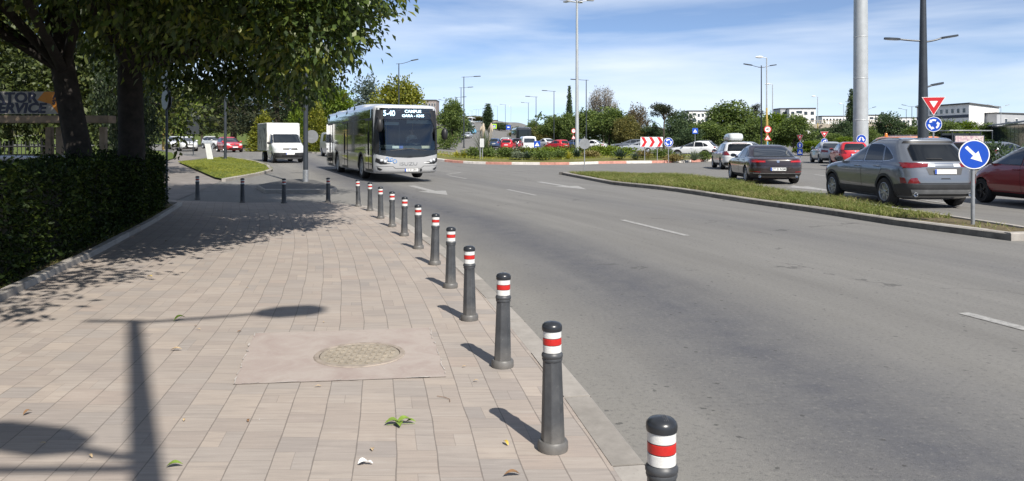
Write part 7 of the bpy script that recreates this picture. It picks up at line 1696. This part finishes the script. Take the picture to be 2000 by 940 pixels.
M_gr = leafmat('grass_blades', [(.070, .098, .022), (.105, .140, .030), (.150, .180, .045), (.23, .22, .085), (.31, .26, .13)], .25, .6, .2)
M_gr2 = leafmat('lawn_blades', [(.11, .135, .022), (.18, .20, .03), (.26, .27, .045), (.34, .32, .09)], .25, .6, .2)
mp_ = [(x, y) for x, y in MEDPOLY]; cxm = sum(p[0] for p in mp_)/len(mp_); cym = sum(p[1] for p in mp_)/len(mp_)
inn = [(x+(cxm-x)*.03+(.16 if i < len(MED) else -.16), y+(cym-y)*.02) for i, (x, y) in enumerate(mp_)]
near_y = sorted(p[1] for p in mp_)[0]
inn_g = [(x, max(y, near_y+2.6)) for x, y in inn]
grass('grass', inn_g, 30000, .17, .10, M_gr, 'rough green grass on the island between the carriageways', .4, .6, .014)
grass('grass', inn, 1200, .10, .10, M_gr, 'sparse grass at the bare near end of the island', .5, -.2)
vp = [(p.x, p.y) for p in VERGE]; grass('grass', vp, 17000, .07, .08, M_gr2, 'short sunlit grass on the verge', .5, 1.0, .016)
isl = [(RC[0]+12*math.cos(a), RC[1]+12*math.sin(a)) for a in (2*math.pi*i/24 for i in range(24))]
grass('grass', isl, 9000, .14, .35, M_gr2, 'dry grass on the roundabout island', .5, .5, .03)
bedp = [(edge_x(y)-.12, y) for y in (6, 9, 12, 15, 17.5)]+[(edge_x(y)-.34, y) for y in (17.5, 15, 12, 9, 6)]
grass('grass', bedp, 900, .07, PV+.02, M_gr, 'thin weeds along the hedge edging', .6, .3)
# ---------------------------------------------------------------- buildings
M_wwall = mat('white_render_wall', (.74, .73, .71), .85, var=.1, scale=.3); M_gwall = mat('grey_render_wall', (.36, .37, .39), .85, var=.12, scale=.3); M_win = mat('window_glass', (.03, .038, .05), .08, spec=.7); M_band = mat('dark_blue_grey_band', (.05, .06, .085), .7)
M_bconc = mat('beige_concrete', (.34, .30, .24), .9, var=.25, scale=1.5); M_roof = mat('dark_roof_edge', (.06, .06, .062), .8); M_terra = mat('terracotta', (.36, .18, .11), .85, var=.2, scale=1); M_hall = mat('hall_dark_glass', (.02, .026, .034), .08, spec=.7); M_roofg = mat('grey_metal_roof', (.13, .145, .165), .5, .2, var=.1, scale=.5)
def wallframe(a, b):
    a, b = Vector(a), Vector(b); d = b-a; L = d.length; return a, d.normalized(), L
def facade(par, a, b, z0, z1, rows, cols, ww, wh, rowz=None, x0=.08, m=M_win, frames=True):
    """windows with frames set on the wall from a to b (outside to the right of a->b seen from above is -normal)"""
    a, d, L = wallframe((*a, 0), (*b, 0)); n = Vector((d.y, -d.x, 0))
    for r in range(rows):
        z = (z0+(z1-z0)*(r+.5)/rows) if rowz is None else rowz[r]
        for c in range(cols):
            u = L*x0+(L*(1-2*x0))*(c+.5)/cols; O = a+d*u+Vector((0, 0, z))
            k = MB(); k.prism([(-ww/2-.12, -wh/2-.12), (ww/2+.12, -wh/2-.12), (ww/2+.12, wh/2+.12), (-ww/2-.12, wh/2+.12)], O+n*.0, d, (0, 0, 1), .06); f = k.build('window', M_wwall, par, smooth=0, fix=True)
            k = MB(); k.prism([(-ww/2, -wh/2), (ww/2, -wh/2), (ww/2, wh/2), (-ww/2, wh/2)], O+n*.061, d, (0, 0, 1), .02); k.build('pane', m, f, smooth=0, fix=True)
def block(par, nm, pts, z0, z1, m, zs=None):
    mb = MB(); k = len(pts); ar = sum(pts[i-1][0]*pts[i][1]-pts[i][0]*pts[i-1][1] for i in range(k)); pts = pts if ar > 0 else pts[::-1]
    tz = [z1]*k if zs is None else (zs if ar > 0 else zs[::-1])
    mb.add([(x, y, z0) for x, y in pts]+[(x, y, z) for (x, y), z in zip(pts, tz)], [tuple(reversed(range(k))), tuple(range(k, 2*k))]+[(i, (i+1) % k, k+(i+1) % k, k+i) for i in range(k)])
    return mb.build(nm, m, par, smooth=0)
# long white building on the right
b = thing('white_building', 'long white building with a dark band and bright gable behind the give-way sign', 'building', (0, 0, 0))
C_, Lf, Rt = (119, 200), (116.9, 221.8), (140.8, 222)
bk = (Lf[0]+Rt[0]-C_[0], Lf[1]+Rt[1]-C_[1]); zt = 11.4
def shrink(p, c, k): return (c[0]+(p[0]-c[0])*k, c[1]+(p[1]-c[1])*k)
cc = ((C_[0]+bk[0])/2, (C_[1]+bk[1])/2)
block(b, 'wall', [C_, Rt, bk, Lf], 0, zt, M_wwall); block(b, 'roof', [shrink(p, cc, 1.04) for p in (C_, Rt, bk, Lf)], zt+.01, zt+.35, M_roof)
# dark band and windows of the long face
a_, d_, L_ = wallframe((*Lf, 0), (*C_, 0)); n_ = Vector((d_.y, -d_.x, 0)); k = MB(); k.prism([(0, 7.9), (L_, 7.9), (L_, 8.7), (0, 8.7)], a_, d_, (0, 0, 1), .08); k.build('dark_band', M_band, b, smooth=0, fix=True)
facade(b, Lf, C_, 0, 10, 3, 9, 1.0, 1.1, [3.4, 6.4, 9.8], .03)
facade(b, C_, Rt, 0, 10, 1, 1, 1.6, 1.0, [9.0], .38)
b = thing('shaded_wing', 'lower wing in shade-grey joined to the white gable at the right edge', 'building', (0, 0, 0)); W0, W1 = (131, 207.5), (168, 226)
block(b, 'wall', [W0, W1, (W1[0]-4, W1[1]+14), (W0[0]-4, W0[1]+14)], 0, 9.2, M_gwall); block(b, 'roof', [(W0[0]-.3, W0[1]-.4), (W1[0], W1[1]-.5), (W1[0]-4, W1[1]+14.3), (W0[0]-4.3, W0[1]+14.3)], 9.21, 9.5, M_roof)  # the wing's shade is painted in as grey wall colour
facade(b, W0, W1, 0, 9, 2, 8, 1.1, 1.9, [3.4, 6.9], .04)
def flats(label, px0, px1, pyt, Y, floors, bays, side=0, m=M_wwall, grey=True, name='apartment_block', turn=.0, top=M_roof, balcony=True, dep=14):
    x0, x1 = (px0-1000)/F*Y, (px1-1000)/F*Y; zt = H-(pyt-HY)/F*Y; z0 = gz((x0+x1)/2, Y)-1
    b = thing(name, label, 'building', (0, 0, 0)); A_, B_ = (x0, Y+turn*(x1-x0)), (x1, Y)
    dx, dy = B_[0]-A_[0], B_[1]-A_[1]; l = math.hypot(dx, dy); nx, ny = -dy/l*dep, dx/l*dep
    pts = [A_, B_, (B_[0]+nx, B_[1]+ny), (A_[0]+nx, A_[1]+ny)]
    block(b, 'wall', pts, z0, zt, m); c = (sum(p[0] for p in pts)/4, sum(p[1] for p in pts)/4); block(b, 'roof', [shrink(p, c, 1.03) for p in pts], zt+.01, zt+.5, top)
    a_, d_, L_ = wallframe((*A_, 0), (*B_, 0)); n_ = Vector((d_.y, -d_.x, 0)); fh = 2.9; ww = L_/bays
    for r in range(floors):
        z = zt-1.9-fh*r
        for c_ in range(bays):
            u = ww*(c_+.5); O = a_+d_*u+Vector((0, 0, z))
            if balcony and c_ % 3 == 1:
                k = MB(); k.prism([(-ww*.46, -.5), (ww*.46, -.5), (ww*.46, 1.2), (-ww*.46, 1.2)], O, d_, (0, 0, 1), .08); w_ = k.build('balcony', M_gwall, b, smooth=0, fix=True)
                k = MB(); k.prism([(-ww*.42, .0), (ww*.42, .0), (ww*.42, 1.1), (-ww*.42, 1.1)], O+n_*.09, d_, (0, 0, 1), .03); k.build('pane', M_win, w_, smooth=0, fix=True)
                k = MB(); k.prism([(-ww*.48, -1.2), (ww*.48, -1.2), (ww*.48, -.05), (-ww*.48, -.05)], O+n_*.5, d_, (0, 0, 1), .12); k.build('parapet', M_wwall, w_, smooth=0, fix=True)
            else:
                k = MB(); k.prism([(-ww*.30, -.7), (ww*.30, -.7), (ww*.30, .9), (-ww*.30, .9)], O, d_, (0, 0, 1), .07); w_ = k.build('window', M_wwall, b, smooth=0, fix=True)
                k = MB(); k.prism([(-ww*.25, -.6), (ww*.25, -.6), (ww*.25, .8), (-ww*.25, .8)], O+n_*.075, d_, (0, 0, 1), .03); k.build('pane', M_win, w_, smooth=0, fix=True)
    return b
flats('white block of flats with balconies between the tree line and the overpass', 1544, 1593, 213, 330, 4, 4, turn=.12)
flats('plain grey gable end joined to the left of the white flats', 1524, 1543.5, 213.5, 336, 1, 1, m=M_gwall, balcony=False, dep=10)
flats('white flats peeking over the trees left of the tallest green tree', 1344, 1402, 218, 360, 3, 7)
flats('long low white block behind the overpass', 1606, 1664, 228, 430, 3, 9, balcony=False)
flats('pale low block just right of the thick round mast', 1690, 1738, 226, 400, 3, 6)
flats('white block right of the pale low block', 1735, 1796, 231, 420, 3, 7, balcony=False)
flats('terracotta and white block below the pale low block', 1712, 1770, 242, 330, 2, 6, m=M_terra, balcony=False)
flats('small grey-roofed shed below the terracotta block', 1738, 1776, 252, 260, 1, 3, m=M_gwall, top=M_roofg, balcony=False)
flats('brown tower block above the right end of the bus roof', 826, 852, 197, 340, 6, 5, m=mat('brown_panel_wall', (.24, .20, .19), .85, var=.15), balcony=False)
flats('pale building on the crest behind the poplar', 955, 972, 236, 480, 2, 3, m=mat('cream_wall', (.55, .48, .36), .85), balcony=False)
# overpass
b = thing('overpass', 'beige concrete overpass with railings left of the thick round mast', 'bridge', (0, 0, 0)); Yb = 235
xa, xb = (1560-1000)/F*Yb, (1716-1000)/F*Yb; zd = H-(251-HY)/F*Yb; zu = H-(243-HY)/F*Yb
k = MB(); k.box(((xa+xb)/2, Yb, (zd+zu)/2), (xb-xa, 4, zu-zd)); k.build('deck', M_bconc, b, smooth=0)
k = MB(); k.box(((xa+xb)/2, Yb-1.9, zu+1.15), (xb-xa, .1, .1)); n_ = 40
for i in range(n_+1): k.box((xa+(xb-xa)*i/n_, Yb-1.9, zu+.6), (.14, .10, 1.1))
k.build('railing', mat('railing_beige', (.40, .34, .26), .7), b, smooth=0)
for x in (xa+5, (xa+xb)/2-1, xb-4):
    k = MB(); k.prism([(-.7, 0), (.7, 0), (.9, zd-1.2), (2.2, zd), (-2.2, zd), (-.9, zd-1.2)], (x, Yb+1, 0), (1, 0, 0), (0, 0, 1), 1.6); k.build('pier', M_bconc, b, smooth=0, fix=True)
k = MB(); 
for i in range(14): k.box((xa+6.0-.55*i, Yb-3, zu-.5-.55*i), (.7, 2, .45))
k.build('stair_flight', M_bconc, b, smooth=0)
# market hall at the right edge
b = thing('market_hall', 'low market hall with dark glass front and grey sloping roof at the right edge', 'building', (0, 0, 0)); A_, B_ = Vector((98, 160, 0)), Vector((62, 78, 0)); d_ = (B_-A_).normalized(); L_ = (B_-A_).length; n_ = Vector((d_.y, -d_.x, 0)); q_ = -n_
k = MB(); k.prism([(0, 0), (L_, 0), (L_, 3.5), (0, 3.5)], A_+q_*0.4, d_, (0, 0, 1), -14) if False else None
P0, P1 = A_, B_; P2, P3 = B_+q_*16, A_+q_*16
block(b, 'wall', [(p.x, p.y) for p in (P0, P1, P2, P3)], 0, 4.5, M_gwall)
k = MB(); o1, o2 = -q_*.8, q_*16.8; e = d_*.8
k.add([A_-e+o1+Vector((0, 0, 4.55)), B_+e+o1+Vector((0, 0, 4.55)), B_+e+o2+Vector((0, 0, 7.0)), A_-e+o2+Vector((0, 0, 7.0)), A_-e+o1+Vector((0, 0, 4.8)), B_+e+o1+Vector((0, 0, 4.8)), B_+e+o2+Vector((0, 0, 7.3)), A_-e+o2+Vector((0, 0, 7.3))], [(0, 1, 2, 3), (4, 7, 6, 5), (0, 4, 5, 1), (1, 5, 6, 2), (2, 6, 7, 3), (3, 7, 4, 0)]); k.build('roof', M_roofg, b, smooth=0, fix=True)
nb = 26
for i in range(nb):
    u0, u1 = L_*i/nb, L_*(i+1)/nb; k = MB(); k.prism([(u0+.12, .3), (u1-.12, .3), (u1-.12, 4.3), (u0+.12, 4.3)], A_+n_*.003, d_, (0, 0, 1), .08); k.build('pane', M_hall, b, smooth=0, fix=True)
# bus shelter
b = thing('bus_shelter', 'glass bus shelter with a poster panel behind the blue arrow sign', 'shelter', (at(1888, HY, 60).x, 60, 0), R(8))
for x in (-1.7, 1.7):
    for y in (-.6, .6): k = MB(); k.box((x, y, 1.2), (.07, .07, 2.4)); k.build('post', M_pole, b)
k = MB(); k.box((-.2, 0, 2.44), (3.7, 1.5, .08)); bevel(k.build('roof', M_poleg, b), .02); k = MB(); k.box((0, .62, 1.3), (3.3, .03, 1.9)); k.build('back_panel', M_hall, b)
def poster():
    t = NT('faded_poster_print'); n = t.noise(t.coord(), 3.0, 4, .7); t.link(t.ramp(n, [(.32, (.30, .06, .06)), (.44, (.55, .50, .46)), (.56, (.45, .30, .33)), (.68, (.10, .08, .12))]), t.b.inputs['Base Color']); t.b.inputs['Roughness'].default_value = .3; return t.m
k = MB(); k.box((-.3, -.62, 1.45), (2.6, .08, 1.3)); pn = k.build('poster_panel', M_pole, b); k = MB(); k.box((-.3, -.672, 1.45), (2.4, .02, 1.15)); k.build('poster', poster(), pn)
# right roadside: kerb, footway and rail
RS = [G(1640, 333), G(1700, 339), G(1800, 350), G(1905, 374), G(1990, 384)]; d_ = (RS[-1]-RS[-2]); RS.append(RS[-1]+d_*4)
RSP = [Vector((x, y, 0)) for x, y in ((34, 46), (26, 36), (20.8, 29.5), (17.6, 25.5), (18.4, 20), (21, 8))]
kerb('kerb', RSP[::-1], .16, .12, 1.0, [M_conc])
flat_poly('footway', [(p.x+.12, p.y+.02) for p in RSP]+[(40, 8), (60, 20), (60, 46)], mat('grey_slabs', (.20, .19, .175), .85, var=.3, scale=1.5, bump=.2), .11, step=3)
rl = thing('guard_rail', 'dark metal guard rail along the right kerb behind the dark red car', 'railing', (0, 0, 0)); pr = [Vector((19.2, 21.5, .12)), Vector((18.4, 25.8, .12)), Vector((21.5, 30.3, .12)), Vector((26.8, 37, .12))]
mbr = MB()
for z in (.55, 1.05): mbr.path([p+Vector((0, 0, z)) for p in pr], .028, 8)
mbr.build('rail', M_pole, rl)
for p in resample(pr, 1.5): k = MB(); k.tube(p, p+Vector((0, 0, 1.08)), .03); k.build('post', M_pole, rl)
for (px, Y, sp, pt_, hd, lab) in ((1905, 50, ESTATE, P_black, 60, 'dark parked estate behind the guard rail by the shelter'), (1968, 46, HATCH, P_grey, 75, 'grey parked hatchback below the market hall at the right edge'), (1935, 66, COMPACT, P_white, 80, 'white parked car in front of the market hall')):
    X = (px-1000)/F*Y; car('parked_car', lab, 'car', sp, pt_, gpos(X, Y), hd, full=False, far=True)
for x, y, h, lab in ((25.5, 40.5, 1.6, 'dark bush behind the guard rail, left of the shelter'), (30.5, 43, 1.5, 'dark bush right of the blue arrow sign behind the rail'), (22.6, 33.5, 1.2, 'low bush at the corner of the guard rail')):
    o = tag(bpy.data.objects.new('shrub', bushy(LMM['dark'], 260, .16, h, h*1.4)), lab, 'plant'); COL.objects.link(o); o.location = (x, y, .1)

# ---------------------------------------------------------------- left: shop banner on its shed, fence
Yn = 16.5; pL, pR = at(-170, HY, Yn).x, at(128, HY, Yn).x; zT, zB = H-(179-HY)/F*Yn, H-(223-HY)/F*Yn
b = thing('shop_banner', 'weathered, shade-greyed white and orange shop banner with bold black letters under the trees', 'sign', (pL, Yn, 0)); W_ = pR-pL
def cloth(nm, c):
    return mat(nm, c, .7, var=.25, scale=3)
k = MB(); k.box((W_/2, .03, (zT+zB)/2), (W_, .03, zT-zB)); pn = k.build('panel', cloth('shaded_dirty_banner', (.30, .28, .25)), b, smooth=0)  # foliage shade is put into the panel's dull white
hb = zT-zB; u = lambda px: (px-1000)/F*Yn-pL
k = MB(); k.prism([(u(86), zT-.005), (u(72), zB+hb*.62), (u(98), zB+hb*.45), (u(112), zB+hb*.05), (W_-.01, zB+.005), (W_-.01, zT-.005)], (0, .012, 0), (1, 0, 0), (0, 0, 1), .006); k.build('orange_field', cloth('orange_banner', (.50, .19, .02)), pn, smooth=0, fix=True)
fr = frame((1, 0, 0), (0, 0, 1))
Mnv = mat('navy_black_letters', (.012, .014, .035), .6)
text('lettering', 'ATOR', .30, Mnv, pn, (u(30), .010, zT-hb*.29), fr, .003, sx=1.15, bold=.012); text('lettering', 'SERVICE', .29, Mnv, pn, (u(34), .010, zB+hb*.25), fr, .003, sx=1.12, bold=.012, shear=.18)
text('lettering', 'AU', .16, Mnv, pn, (u(113), .004, zT-hb*.22), fr, .003, bold=.006); text('lettering', 'STO', .14, Mnv, pn, (u(114), .004, zT-hb*.48), fr, .003, bold=.006)
sh = thing('shed', 'low timber shed front with a beam below the shop banner', 'shed', (pL, Yn+.05, 0))
k = MB(); k.box((W_/2+.4, .15, H-(233-HY)/F*Yn), (W_+1.0, .35, .16)); bevel(k.build('beam', mat('weathered_wood', (.26, .19, .13), .85, var=.4, scale=4, bump=.4), sh), .01)
for x in (.4, u(75), u(96), W_+.6): k = MB(); k.box((x, .35, .95), (.12, .12, 1.9)); k.build('post', mat('weathered_wood', None), sh)
fe = thing('iron_fence', 'dark iron fence at the far left below the shop banner', 'fence', (0, 0, 0)); f0, f1 = at(-60, HY, 20), at(150, HY, 22)
k = MB()
for z in (.35, 1.45): k.tube((f0.x, f0.y, z), (f1.x, f1.y, z), .02)
k.build('rail', M_trim, fe)
k = MB(); n_ = 26
for i in range(n_+1): p = f0.lerp(f1, i/n_); k.tube((p.x, p.y, .05), (p.x, p.y, 1.6), .012, n=6)
k.build('bars', M_trim, fe)
